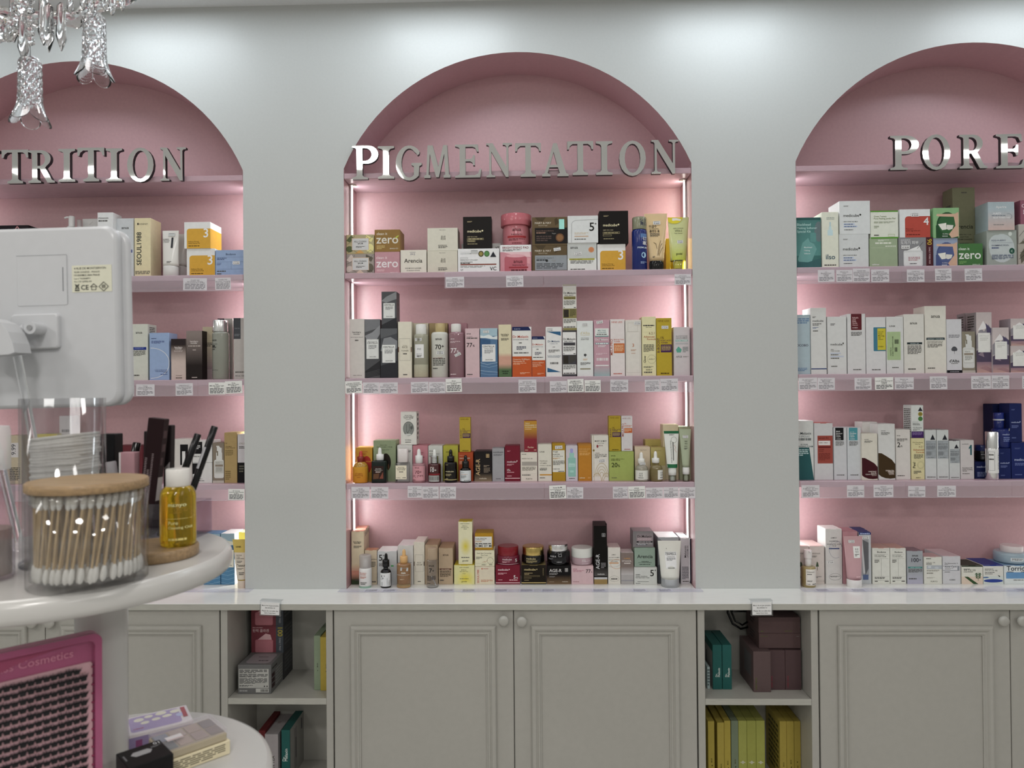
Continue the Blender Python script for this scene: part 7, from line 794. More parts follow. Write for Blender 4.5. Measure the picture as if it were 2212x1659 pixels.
# ------------------------------------------------------------------ mirrored sign letters
def el(cx, cy, rx, ry, a0, a1, n=14): return [(cx + rx * math.cos(math.radians(a0 + (a1 - a0) * i / n)), cy + ry * math.sin(math.radians(a0 + (a1 - a0) * i / n))) for i in range(n + 1)]
LET = {
 'I': ([(0, 1), (0, .94), (.12, .91), (.16, .86), (.16, .14), (.12, .09), (0, .06), (0, 0), (.5, 0), (.5, .06), (.38, .09), (.34, .14), (.34, .86), (.38, .91), (.5, .94), (.5, 1)], [], .5),
 'T': ([(0, 1), (.0, .76), (.05, .76), (.08, .86), (.16, .92), (.305, .92), (.305, .14), (.26, .09), (.16, .06), (.16, 0), (.62, 0), (.62, .06), (.52, .09), (.475, .14), (.475, .92), (.62, .92), (.7, .86), (.73, .76), (.78, .76), (.78, 1)], [], .78),
 'E': ([(0, 1), (0, .95), (.1, .92), (.13, .88), (.13, .12), (.1, .08), (0, .05), (0, 0), (.72, 0), (.76, .26), (.71, .26), (.66, .12), (.56, .07), (.3, .07), (.3, .49), (.44, .49), (.5, .45), (.52, .37), (.57, .37), (.57, .68), (.52, .68), (.5, .6), (.44, .56), (.3, .56), (.3, .93), (.5, .93), (.58, .9), (.63, .78), (.68, .78), (.66, 1)], [], .76),
 'N': ([(0, 1), (0, .95), (.07, .94), (.1, .9), (.1, .1), (.07, .06), (0, .05), (0, 0), (.3, 0), (.3, .05), (.21, .06), (.17, .1), (.17, .76), (.66, 0), (.75, 0), (.75, .9), (.79, .94), (.87, .95), (.87, 1), (.56, 1), (.56, .95), (.64, .94), (.68, .9), (.68, .3), (.22, 1)], [], .87),
 'M': ([(.13, 1), (.08, .1), (0, .07), (0, 0), (.24, 0), (.24, .07), (.17, .1), (.215, .74), (.45, .02), (.56, .02), (.765, .74), (.8, .1), (.74, .07), (.74, 0), (1, 0), (1, .07), (.95, .1), (.88, 1), (.73, 1), (.54, .34), (.33, 1)], [], 1),
 'A': ([(.37, 1), (.08, .1), (0, .06), (0, 0), (.27, 0), (.27, .06), (.18, .1), (.24, .27), (.52, .27), (.58, .1), (.5, .06), (.5, 0), (.87, 0), (.87, .06), (.79, .1), (.49, 1)], [[(.265, .35), (.38, .74), (.495, .35)]], .87),
 'P': ([(0, 1), (0, .95), (.1, .92), (.13, .88), (.13, .12), (.1, .08), (0, .05), (0, 0), (.46, 0), (.46, .05), (.34, .07), (.3, .12), (.3, .46)] + el(.42, .73, .34, .27, -90, 90), [[(.3, .92), (.3, .54)] + el(.37, .73, .2, .19, -90, 90)], .76),
 'R': ([(0, 1), (0, .95), (.1, .92), (.13, .88), (.13, .12), (.1, .08), (0, .05), (0, 0), (.42, 0), (.42, .05), (.33, .08), (.3, .12), (.3, .44), (.38, .44), (.64, 0), (.88, 0), (.88, .05), (.78, .09), (.56, .47)] + el(.42, .74, .32, .26, -50, 90), [[(.3, .92), (.3, .52)] + el(.37, .72, .19, .2, -90, 90)], .88),
 'O': (el(.42, .5, .42, .52, 0, 342, 19)[::1], [el(.42, .5, .245, .43, 0, 342, 19)], .84),
 'U': ([(0, 1), (0, .95), (.13, .92), (.13, .25), (.2, .1), (.4, 0), (.6, .03), (.74, .14), (.77, .28), (.77, .92), (.86, .95), (.86, 1), (.58, 1), (.58, .95), (.69, .92), (.69, .28), (.62, .12), (.48, .08), (.36, .13), (.31, .25), (.31, .92), (.42, .95), (.42, 1)], [], .86),
 'G': (el(.45, .5, .45, .52, 40, 312, 20) + [(.76, .12), (.78, .4), (.86, .44), (.86, .5), (.52, .5), (.52, .44), (.6, .4), (.6, .12)] + el(.45, .5, .26, .43, -54, -310, 16) + [(.68, .78), (.72, .72), (.78, .76)], [], .86),
}
LC = {}
for (ch, x0, x1, z0, z1, word, lab, rot) in [
('U',-1.5904,-1.505,2.1128,2.2089,'NUTRITION','mirrored capital letter U of the word NUTRITION on the niche ledge',0),
('T',-1.4982,-1.4198,2.1121,2.2101,'NUTRITION','mirrored capital letter first T of the word NUTRITION on the niche ledge',0),
('R',-1.4198,-1.3417,2.1128,2.2074,'NUTRITION','mirrored capital letter R of the word NUTRITION on the niche ledge',0),
('I',-1.3307,-1.2814,2.1143,2.2101,'NUTRITION','mirrored capital letter first I of the word NUTRITION on the niche ledge',0),
('T',-1.2739,-1.1953,2.1145,2.2123,'NUTRITION','mirrored capital letter second T of the word NUTRITION on the niche ledge',0),
('I',-1.1905,-1.1435,2.1135,2.2091,'NUTRITION','mirrored capital letter second I of the word NUTRITION on the niche ledge',0),
('O',-1.1285,-1.0509,2.1122,2.2084,'NUTRITION','mirrored capital letter O of the word NUTRITION on the niche ledge',0),
('N',-1.0305,-.9558,2.1127,2.2088,'NUTRITION','mirrored capital letter N of the word NUTRITION on the niche ledge',0),
('P',-.4717,-.3961,2.1077,2.2051,'PIGMENTATION','mirrored capital letter P of the word PIGMENTATION on the niche ledge',0),
('I',-.3974,-.3506,2.108,2.202,'PIGMENTATION','mirrored capital letter first I of the word PIGMENTATION on the niche ledge',0),
('G',-.346,-.2712,2.1036,2.2009,'PIGMENTATION','mirrored capital letter G of the word PIGMENTATION on the niche ledge',0),
('M',-.2639,-.1886,2.1083,2.2021,'PIGMENTATION','mirrored capital letter M of the word PIGMENTATION on the niche ledge',0),
('E',-.1753,-.0996,2.1075,2.2025,'PIGMENTATION','mirrored capital letter E of the word PIGMENTATION on the niche ledge',0),
('N',-.0857,-.0121,2.1074,2.205,'PIGMENTATION','mirrored capital letter first N of the word PIGMENTATION on the niche ledge',0),
('T',-.0028,.0706,2.107,2.2035,'PIGMENTATION','mirrored capital letter first T of the word PIGMENTATION on the niche ledge',0),
('A',.0739,.1491,2.107,2.2022,'PIGMENTATION','mirrored capital letter A of the word PIGMENTATION on the niche ledge',0),
('T',.1457,.2197,2.1096,2.2062,'PIGMENTATION','mirrored capital letter second T of the word PIGMENTATION on the niche ledge',0),
('I',.2274,.274,2.1091,2.205,'PIGMENTATION','mirrored capital letter second I of the word PIGMENTATION on the niche ledge',0),
('O',.2932,.3688,2.1065,2.2036,'PIGMENTATION','mirrored capital letter O of the word PIGMENTATION on the niche ledge',0),
('N',.3845,.4618,2.1096,2.2059,'PIGMENTATION','mirrored capital letter second N of the word PIGMENTATION on the niche ledge',0),
('P',1.0544,1.1335,2.1097,2.2059,'PORE','mirrored capital letter P of the word PORE on the niche ledge',0),
('O',1.1438,1.2209,2.1096,2.2063,'PORE','mirrored capital letter O of the word PORE on the niche ledge',0),
('R',1.2465,1.3233,2.1105,2.2057,'PORE','mirrored capital letter R of the word PORE on the niche ledge',0),
('E',1.3476,1.4281,2.1094,2.2052,'PORE','mirrored capital letter E of the word PORE on the niche ledge',0)]:
    ol, holes, w = LET[ch]; W = x1 - x0; H = z1 - z0
    F = lambda l: [((a / w - .5) * W, b * H) for a, b in l]
    m = M(); prism(m, F(ol), [F(h) for h in holes], -.0125, -.0012, mt='foam')
    o = m.build('sign_letter', None, ((x0 + x1) / 2, 0, z0), (0, 0, 0)); tag(o, lab, 'letter', 'mirrored letters of the word ' + word)
    m = M(); prism(m, F(ol), [F(h) for h in holes], -.0138, -.0126, mt='mirror'); m.build('mirror_face', o, (0, 0, 0), (R.uniform(-.008, .012), 0, R.uniform(-.012, .012)))

# ------------------------------------------------------------------ merchandise on the shelves
def carton(it):
    _, name, label, cat, (nk, s), (x, y, z), (w, d, h), col, ops, side, top = it
    m = M(); box(m, -w / 2, w / 2, -d / 2, d / 2, 0, h, alb(col), 'paper', .0005)
    L, st = art(ops, w, h); fn = lambda a, b, l: (a, -d / 2 - l, b); place(m, L, fn)
    if side:
        L2, _ = art(side, d, h); sg = 1 if x < .05 else -1
        if x > .05 and ops: sg = -1
        place(m, L2, (lambda a, b, l: (w / 2 + l, a, b)) if sg > 0 else (lambda a, b, l: (-w / 2 - l, -a, b)))
    o = m.build(name, None, (x, y, z)); tag(o, label, cat, 'cartons on the %s of the %s niche' % (('', 'top shelf', 'second shelf', 'third shelf', 'worktop')[s], NN[nk]))
    if s >= 3:
        m = M(); box(m, -w / 2 + .0008, w / 2 - .0008, -d / 2 + .0012, d / 2 - .0012, h + .0001, h + .0009, alb(top or col), 'paper', .0003)
        box(m, -w * .16, w * .16, -d / 2 - .0001, -d / 2 + .0016, h - .0012, h + .0006, alb(top or col), 'paper', .0002)
        m.build('tuck_flap', o)
    stickers(st, w, h, fn, o)
    return o
def part_profile(sh, r, z0, z1, vt=None):
    h = z1 - z0; b = min(.0016, r * .25, h * .2)
    if sh == 'bottle':
        zs = z0 + h * vt if vt else z1 - min(r * .32, h * .12); rn = r * (.42 if vt else .72); e = z1 if vt else z1
        k = min(r * .5, (z1 - zs) * .7) if vt else (z1 - zs)
        return [(r * .9, z0), (r, z0 + b * 1.6), (r, zs - (r * .3 if vt else 0))] + [(rn + (r - rn) * math.cos(t), (zs - (r * .3 if vt else 0)) + (k + (r * .3 if vt else 0)) * math.sin(t)) for t in (.35, .7, 1.05, 1.4)] + [(rn, (zs + k) if vt else e), (rn, e)]
    if sh == 'round':
        return [(r * .72, z0), (r * .9, z0 + h * .1), (r, z0 + h * .32), (r, z0 + h * .6), (r * .95, z0 + h * .78), (r * .8, z0 + h * .9), (r * .55, z0 + h * .98), (r * .5, z1)]
    if sh == 'taperb': return [(r * .95, z0), (r, z0 + b), (r, z0 + h * .8), (r * .9, z0 + h * .92), (r * .72, z1 - .0002), (r * .7, z1)]
    if sh == 'jar': return [(r * .8, z0), (r * .93, z0 + h * .05), (r, z0 + h * .2), (r, z0 + h * .8), (r * .97, z0 + h * .94), (r * .93, z1)]
    if sh == 'dome': return [(r * .99, z0), (r, z0 + b * .5), (r, z1 - b * 1.4), (r - b * .45, z1 - b * .4), (r - b * 1.5, z1)]
    if sh == 'bulb': return [(r * 1.0, z0), (r * 1.02, z0 + h * .08), (r * .88, z0 + h * .18), (r * .84, z0 + h * .6)] + [(r * .84 * math.cos(t), z0 + h * .6 + h * .4 * math.sin(t)) for t in (.4, .8, 1.15, 1.45)]
    if sh == 'ribbed':
        p = []
        for i in range(5):
            a = z0 + h * i / 5; q = h / 5; p += [(r * .93, a + q * .06), (r, a + q * .25), (r, a + q * .75), (r * .93, a + q * .94)]
        return p
    return [(r - b * .6, z0), (r, z0 + b * .6), (r, z1 - b * .6), (r - b * .6, z1)]
def lathed(it):
    _, name, label, cat, (nk, s), (x, y, z), parts, ops, capops, ex = it
    root = empty(name, (x, y, z)); tag(root, label, cat, 'bottles, jars and tubes on the %s of the %s niche' % (('', 'top shelf', 'second shelf', 'third shelf', 'worktop')[s], NN[nk]))
    for i, (pn, sh, r, z0, z1, col, mt, dx) in enumerate(parts):
        if sh == 'square' or (sh == 'dome' and parts[0][1] == 'square' and i):
            dyf = .82; m = M()
            if sh == 'square': pr = [(r * .96, 0), (r, .0012), (r, z1 - .004), (r * .96, z1 - .0016), (r * .5, z1 - .0006), (r * .42, z1)]
            else: pr = [(r * .97, z0), (r, z0 + .0006), (r, z1 - .001), (r * .95, z1)]
            lathe(m, pr, 40, alb(col), mt, sq=9 if sh == 'square' else 5, dy=dyf)
        else:
            m = M(); dyf = 1
            if sh == 'pumphead':
                lathe(m, part_profile('dome', r, z0, z1), 20, alb(col), mt); tube(m, [(0, 0, z1 - .004), (-.012, -.004, z1 - .004), (-.018, -.006, z1 - .007)], .0028, 8, alb(col), mt)
            else: lathe(m, part_profile(sh, r, z0, z1, ex.get('vtop')), 36 if i == 0 else 28, alb(col), mt)
        o = m.build(pn, root, (dx if i else 0, 0, 0))
        if pn == 'pump' and sh == 'dome':
            m = M(); tube(m, [(0, -r * .5, z1 - .003), (0, -r - .006, z1 - .003), (0, -r - .009, z1 - .005)], .0025, 8, alb(col), mt); m.build('spout', o)
        use = ops if i == 0 else (capops if pn == 'cap' else None)
        if use:
            H = z1 - z0; W = 2 * r
            if i == 0 and ex.get('vtop'): H = z1 * ex['vtop']
            if sh == 'square': fn = lambda a, b, l, z0=z0, r=r: (a, -r * .82 - .0004 - l, z0 + b)
            else:
                def fn(a, b, l, z0=z0, r=r):
                    q = max(-1.0, min(1.0, a / r * .96)); t = math.asin(q); return ((r + .0002 + l * 2) * math.sin(t), -(r + .0002 + l * 2) * math.cos(t), z0 + b)
            L, st = art(use, W, H, 1 if sh == 'square' else 10)
            if L:
                m = M(); place(m, L, fn); m.build('label', o if False else root, (0, 0, 0))
            stickers(st, W, H, fn, root)
    return root
def sqtube(it):
    _, name, label, cat, (nk, s), (x, y, z), (T, B, rc, col, mt, ccol, cmt, collar, tilt), ops = it
    root = empty(name, (x, y, z)); tag(root, label, cat, 'bottles, jars and tubes on the %s of the %s niche' % (('', 'top shelf', 'second shelf', 'third shelf', 'worktop')[s], NN[nk]))
    zb, ztp = B[2], T[2]; n = 32; m = M(); v = []; f = []
    def sec(t):                                          # t = 0 shoulder, 1 crimped end
        k = t ** 1.15
        return B[0] + (T[0] - B[0]) * t, max(.0007, B[0] * .78 * (1 - k)), B[1] + (T[1] - B[1]) * t, zb + (ztp - zb) * t
    rows = [(rc * .9, rc * .9, 0, zb - .0005), (B[0] * .9, B[0] * .74, B[1], zb + .0005)] + [sec(i / 12) for i in range(12)] + [sec(.94), sec(1)]
    for (hx, hy, cx, zz) in rows:
        for i in range(n):
            a = 2 * PI * i / n; v.append((cx + hx * math.cos(a), hy * math.sin(a), zz))
    for j in range(len(rows) - 1):
        for i in range(n): f.append((j * n + i, j * n + (i + 1) % n, (j + 1) * n + (i + 1) % n, (j + 1) * n + i))
    m.add(v, f, alb(col), mt, True); m.add(v[-n:], [tuple(range(n))], alb(col), mt); m.build('tube_body', root)
    m = M(); zc = zb - .0006 if not collar else collar[2]
    lathe(m, [(rc * .97, 0), (rc, .001), (rc, zc - .001), (rc * .96, zc)], 28, alb(ccol), cmt)
    if ccol == '1c1a1a':
        for i in range(22):
            a = PI + PI * i / 21; box(m, rc * math.cos(a) - .0006, rc * math.cos(a) + .0006, rc * math.sin(a) - .0006, rc * math.sin(a) + .0006, .003, zc - .003, alb('2c2a2a'), 'gloss', .0002)
    m.build('cap', root)
    if collar:
        m = M(); c0, za, zd = collar; lathe(m, [(rc * .8, zc), (rc * .8, zd), (rc * 1.0, zd), (rc * 1.06, (zd + zb) / 2), (rc * 1.0, zb)], 28, alb(c0), 'gloss'); m.build('collar', root)
        m = M(); lathe(m, [(rc * .6, .003), (rc * .6, zc * .7), (rc * .35, zc * .95)], 16, alb('cfcfca'), 'gloss'); m.build('nozzle', root)
    elif cmt in ('clear', 'frost'):
        m = M(); lathe(m, [(rc * .55, .004), (rc * .6, zc * .8), (rc * .6, zc - .001)], 18, alb(ccol), 'gloss'); m.build('nozzle', root)
    H = ztp - zb; W = 2 * max(T[0], B[0])
    def fn(a, b, l):
        t = max(0, min(1, b / H)); hx, hy, cx, zz = sec(t); q = max(-.985, min(.985, a / (W / 2) * .985))
        return (cx + hx * q, -(hy * math.sqrt(1 - q * q) + .0003 + l * 2), zz)
    L, st = art(ops, W, H, 10); L2 = []
    for p, ff, c in L:                                   # slice tall patches so that they follow the bend
        if len(p) in (4, 22) and max(q[1] for q in p) - min(q[1] for q in p) > H * .12 and len(ff) == 10:
            pass
        if len(ff) >= 1 and len(p) == 2 * (len(ff) + 1) and all(len(q) == 4 for q in ff) and max(q[1] for q in p) - min(q[1] for q in p) > H * .1:
            P2 = []; F2 = []; k = len(ff) + 1; nn = 8; zs0, zs1 = p[0][1], p[1][1]
            for j in range(nn + 1):
                for i in range(k): P2.append((p[2 * i][0], zs0 + (zs1 - zs0) * j / nn))
            for j in range(nn):
                cc = c
                for i in range(k - 1): F2.append((j * k + i, j * k + i + 1, (j + 1) * k + i + 1, (j + 1) * k + i))
            if isinstance(c, list):
                for j in range(nn):
                    mixc = lambda t: tuple(c[0][q] + (c[2][q] - c[0][q]) * t for q in range(4))
                    L2.append((P2, F2[j * (k - 1):(j + 1) * (k - 1)], [mixc(j / nn), mixc(j / nn), mixc((j + 1) / nn), mixc((j + 1) / nn)]))
            else: L2.append((P2, F2, c))
        elif len(ff) == 1 and len(p) > 8:
            cx0 = sum(q[0] for q in p) / len(p); cz0 = sum(q[1] for q in p) / len(p); kk = len(p); P2 = [(cx0, cz0)]; F2 = []
            rings = 6
            for j in range(1, rings + 1):
                for q in p: P2.append((cx0 + (q[0] - cx0) * j / rings, cz0 + (q[1] - cz0) * j / rings))
            for i in range(kk): F2.append((0, 1 + i, 1 + (i + 1) % kk))
            for j in range(rings - 1):
                for i in range(kk): F2.append((1 + j * kk + i, 1 + (j + 1) * kk + i, 1 + (j + 1) * kk + (i + 1) % kk, 1 + j * kk + (i + 1) % kk))
            L2.append((P2, F2, c))
        else: L2.append((p, ff, c))
    if L2:
        m = M(); place(m, L2, fn, lift0=2); m.build('label', root)
    stickers(st, W, H, fn, root)
    return root
for it in ITEMS:
    (carton if it[0] == 'C' else lathed if it[0] == 'L' else sqtube)(it)
# ------------------------------------------------------------------ stock in the open shelf units
def stock(label, x0, x1, y0, y1, z0, z1, col, ops=None, side=None, sg=1, group=None, top=None, name='carton', cat='carton', rz=0):
    w, d, h = x1 - x0, y1 - y0, z1 - z0; m = M(); box(m, -w / 2, w / 2, -d / 2, d / 2, 0, h, alb(col), 'paper', .0006)
    L, st = art(ops or [], w, h); fn = lambda a, b, l: (a, -d / 2 - l, b); place(m, L, fn)
    if side:
        L, _ = art(side, d, h); place(m, L, (lambda a, b, l: (w / 2 + l, a, b)) if sg > 0 else (lambda a, b, l: (-w / 2 - l, -a, b)))
    if top:
        L, _ = art(top, w, d); place(m, L, lambda a, b, l: (a, b - d / 2, h + l))
    return tag(m.build(name, None, ((x0 + x1) / 2, (y0 + y1) / 2, z0), (0, 0, rz)), label, cat, group)
ZL = .6708
padops = [('r', .0, 0, .77, 1, '7c3a44'), ('r', .77, 0, 1, 1, '4c525a'), ('R', .12, .02, .68, .5, .05, 'b06a74'), ('p', [(.2, .5), (.45, .72), (.6, .68), (.64, .5)], 'c9a0a4'), ('R', .14, .04, .66, .44, .05, 'b4707a'), ('t', '\ud0c4\ub825 \ucf5c\ub77c\uac90', .05, .55, .78, 'c0a8a8', None), ('D', '100', .83, .62, .94, 'b0a02c'), ('D', 'DAILY PAD', .87, .1, .56, '9a9ca0'), ('l', .04, .36, .92, .95, 1, 'b08a8c')]
sidel = [('l', .15, .9, .2, .9, 5, '55555a')]
stock('dark grey carton at the bottom of the stack behind the label-fronted one', -.7746, -.6818, -.0072, .071, ZL, .7466, '3c3c40', None, sidel, group='pad cartons in the left open unit')
stock('red and grey pad carton with Korean lettering, middle of its stack', -.7746, -.6818, -.0072, .071, .7470, .8256, '3a3c42', padops, sidel, group='pad cartons in the left open unit')
stock('red and grey pad carton cut off by the worktop, top of its stack', -.7746, -.6818, -.0072, .071, .8260, .9040, '3a3c42', padops, sidel, group='pad cartons in the left open unit')
stock('grey carton with a white ingredients label facing out, left open unit', -.7753, -.6832, -.1008, -.0078, ZL, .7500, '6c6c6c',
      [('r', .03, .2, .93, .86, 'a8a8a4'), ('l', .05, .88, .7, .83, 3, '3c3c3c'), ('l', .05, .9, .56, .68, 4, '3c3c3c'), ('l', .05, .88, .34, .53, 6, '3c3c3c'), ('l', .05, .45, .24, .3, 2, '3c3c3c'), ('o', .8, .26, .02, .025, '4a4a4a'), ('o', .88, .26, .02, .025, '4a4a4a'), ('r', .54, .05, .93, .18, 'b4b4b0'), ('b', .68, .07, .9, .16, '2a2a2a'), ('l', .05, .3, .08, .13, 1, '9a9a9a')],
      [('r', .06, .52, .3, .66, '33141c'), ('r', .06, .34, .3, .48, '33141c'), ('r', .06, .16, .3, .3, '33141c'), ('l', .08, .5, .8, .86, 1, '2a2a2a'), ('l', .4, .95, .1, .7, 6, '8a8a88')], 1, None,
      [('R', .16, .12, .9, .9, .14, '8c8488'), ('l', .5, .8, .3, .36, 1, '4a4448'), ('l', .4, .7, .6, .64, 1, '4a4448')])
gn = [('o', .55, .36, .05, .008, '22221e'), ('T', 'MASK', .62, .42, .5, '4a4a40')]
stock('slim sage green mask carton on the upper shelf of the left open unit', -.5719, -.5535, -.076, .06, ZL, .8216, '84937a', gn)
stock('slim yellow mask carton against the right side of the left open unit', -.5530, -.5236, -.080, .06, ZL, .8186, 'b09a3c', gn)
Z2 = .4023
stock('dark red mask carton, leftmost on the lower shelf of the left open unit', -.7378, -.7192, -.05, .07, Z2, .5461, '6c2226')
stock('white mask carton lettered with green tea, left open unit', -.7186, -.6813, -.056, .07, Z2, .5386, '9a9496', [('T', 'GREEN TEA', .72, .1, .56, '1c1c1c'), ('T', 'SEOUL', .4, .35, .62, '44444a')], top=[('l', .3, .6, .5, .6, 2, '7a5c5c')])
stock('teal mask carton with white side, left open unit', -.6736, -.6497, -.05, .07, Z2, .5477, '24605c', [('T', 'Dr.', .45, .4, .5, 'c8d0cc'), ('T', 'Melaxin', .72, .4, .64, 'c8d0cc')], [('r', .02, 0, 1, 1, '8f8e8a'), ('r', .3, .1, .5, .9, '7c7b78'), ('r', .4, .3, .44, .7, '33303c'), ('r', .82, .7, .88, .92, '33303c')])
ZR = .6728
for i, (a, b, lab) in enumerate(((.5285, .5535, 'teal mask carton showing its white face, upper shelf of the right open unit'), (.5550, .5800, 'teal mask carton right of its lookalike, upper shelf of the right open unit'))):
    stock(lab, a, b, -.069, .05, ZR, .7947, '24605c', [('T', 'Dr.', .5, .28, .36, 'c8d0cc'), ('T', 'Melaxin', .78, .28, .48, 'c8d0cc')], [('r', 0, 0, .97, .84, '8f8e8c'), ('r', .4, .2, .46, .7, '3a3a3a')], -1, 'teal mask cartons in the right open unit', [('l', .2, .8, .3, .6, 3, '2c5c58')])
bz = lambda c: [('T', 'SHEET MASK', .2, .06, .36, c)]
bx = 'brown cartons in the right open unit'
stock('upright brown carton standing forward, with grey patch on its side', .6338, .6806, -.086, .04, ZR, .7830, '625050', bz('5c6a2c'), [('r', .35, .3, .85, .85, '5c5a5c')], -1, bx)
stock('upright brown carton in the middle of three', .6814, .7245, -.0712, .05, ZR, .7808, '584446', bz('8a3040'), None, 1, bx)
stock('upright brown carton on the right of three', .7252, .7677, -.0712, .05, ZR, .7808, '584446', bz('8a3040'), None, 1, bx)
stock('brown carton lying flat directly on the upright ones', .6567, .7700, -.064, .05, .7834, .8246, '5c4848', [('t', 'SHEET MASK', .04, .38, .78, '5c6a2c', .06), ('l', .9, .96, .78, .82, 1, '77706a')], [('l', .3, .7, .2, .8, 3, '2c2022')], -1, bx)
stock('brown carton lying flat on top of the other one', .6560, .7692, -.064, .05, .8250, .8685, '5c4848', [('t', 'SHEET MASK', .62, .97, .1, '5c6a2c', .06), ('l', .05, .12, .1, .14, 1, '5c6a2c')], [('l', .3, .7, .2, .8, 3, '2c2022')], -1, bx)
m = M(); box(m, -.031, .029, -.012, .012, 0, .062, alb('121213'), 'gloss', .002)
for i in range(5): box(m, -.012 + i * .008, -.008 + i * .008, -.0135, -.012, .012, .055, alb('1c1c1e'), 'gloss', .0004)
ad = tag(m.build('power_adapter', None, (.645, .056, .848)), 'black power adapter fixed high at the back of the right open unit', 'adapter')
m = M(); tube(m, [(-.031, -.004, .05), (-.042, -.008, .04), (-.044, -.014, .0), (-.032, -.02, -.03), (-.01, -.022, -.044), (.012, -.02, -.04), (.022, -.012, -.02), (.02, -.004, 0)], .0032, 8, alb('0e0e0f'), 'gloss'); tube(m, [(-.031, -.004, .045), (-.036, -.012, .01), (-.026, -.024, -.02), (-.006, -.026, -.032), (.01, -.022, -.024)], .0028, 8, alb('0e0e0f'), 'gloss'); m.build('cable', ad)
stock('pale patterned sachet box peeking from the left side of the right open unit', .5140, .5215, -.066, .03, ZR, .7330, '93a4a4', [('l', .1, .9, .1, .9, 6, '4c5c60')])
ye = lambda a: [('o', .6, a, .07, .01, '1c1c18'), ('T', 'MASK', .62, a + .05, a + .12, '55501c')]
yb = 'thin mask cartons on the lower shelf of the right open unit'
for i, (a, b, zt, c, lab, pr) in enumerate(((.5181, .5360, .577, 'a8963c', 'thin yellow mask carton, first from the left in the lower right open unit', ye(.3)), (.5436, .5624, .5732, 'ac9a40', 'thin yellow mask carton set slightly lower, second from the left in the lower right unit', ye(.22)), (.5630, .5803, .5783, 'aa983c', 'thin yellow mask carton beside the grey-green one', ye(.26)), (.5820, .6012, .5784, '74806a', 'thin grey-green mask carton among yellow ones', ye(.28)), (.6018, .6248, .5786, '9a9c4c', 'thin lime mask carton with pale star, next to the grey-green one', 's'), (.6254, .6500, .5787, '969846', 'thin lime mask carton with pale star, middle of three', 's'), (.6506, .6740, .5788, '989a48', 'thin lime mask carton with pale star, right of three', 's'), (.7150, .7336, .5776, 'a4923c', 'thin yellow mask carton with printed side, left of the right-hand three', ye(.24)), (.7342, .7540, .5777, 'a2903a', 'thin yellow mask carton, middle of the right-hand three', ye(.28)), (.7548, .7722, .5778, 'a08e3a', 'thin yellow mask carton, right of the right-hand three', [('o', .45, .36, .07, .01, '1c1c18'), ('T', 'MASK', .58, .24, .31, '55501c')]))):
    if pr == 's': pr = [('o', .5, .35, .16, .02, 'b4b29a'), ('r', .2, .343, .8, .357, 'b4b29a'), ('r', .42, .325, .58, .375, 'b4b29a')]
    stock(lab, a, b, -.05, .066, Z2, zt, c, pr, [('l', .2, .9, .1, .9, 10, '55501c')] if i == 7 else None, -1, yb)

# ------------------------------------------------------------------ tiered display stand at the left front
PX, PY = -.4176, -1.30; UX, UY, UR, UZ = -.450, -1.315, .164, 1.33; LX, LY, LR, LZ = -.400, -1.338, .1665, 1.11
st = empty('tiered_stand', (PX, PY, 0)); tag(st, 'white two-tier round display stand on a thick pole, left front', 'display stand')
def disc(nm, x, y, r, zt, th):
    m = M(); lathe(m, [(r - .006, zt - th), (r - .002, zt - th + .002), (r, zt - th + .007), (r, zt - .007), (r - .002, zt - .002), (r - .006, zt)], 96, mt='tier', cx=x - PX, cy=y - PY); m.build(nm, st)
disc('upper_tier', UX, UY, UR, UZ, .022); disc('lower_tier', LX, LY, LR, LZ, .022)
m = M(); lathe(m, [(.0247, .03), (.0247, UZ - .022)], 40, mt='tier'); m.build('pole', st)
m = M(); lathe(m, [(.2, 0), (.2, .022), (.19, .03)], 64, mt='tier'); m.build('foot', st)
# cotton bud jar
JX, JY, JR = -.3640, -1.4060, .0480
j = empty('cotton_bud_jar', (JX, JY, UZ)); tag(j, 'clear round jar of cotton buds with a bamboo lid, on the upper tier', 'jar')
m = M(); lathe(m, [(JR - .003, .0), (JR, .002), (JR, .083), (JR - .0028, .083), (JR - .0028, .008), (.001, .008)], 64, (.985, .985, .985, 1), 'clear', cap=False); lathe(m, [(.001, 0), (JR - .003, 0)], 64, (.97, .97, .97, 1), 'clear', cap=False); m.build('clear_jar_body', j)
m = M(); lathe(m, [(JR - .0006, .0838), (JR + .0008, .0846), (JR + .0008, .0912), (JR - .0004, .0922)], 64, mt='wood'); m.build('bamboo_lid', j)
m = M(); lathe(m, [(JR - .0032, .076), (JR - .0032, .0836), (JR - .006, .0836), (JR - .006, .076)], 64, (.9, .88, .85, 1), 'clear', cap=False); m.build('lid_seal', j)
SB = M(); lathe(SB, [(.0011, .004), (.0011, .068)], 8, mt='stick'); SBm = SB.mesh('cotton_bud')
CT = M(); lathe(CT, [(.0010, -.0075), (.0019, -.006), (.0026, -.002), (.0027, .001), (.0022, .0042), (.0008, .0060)], 10, mt='cotton'); CTm = CT.mesh('cotton_tip')
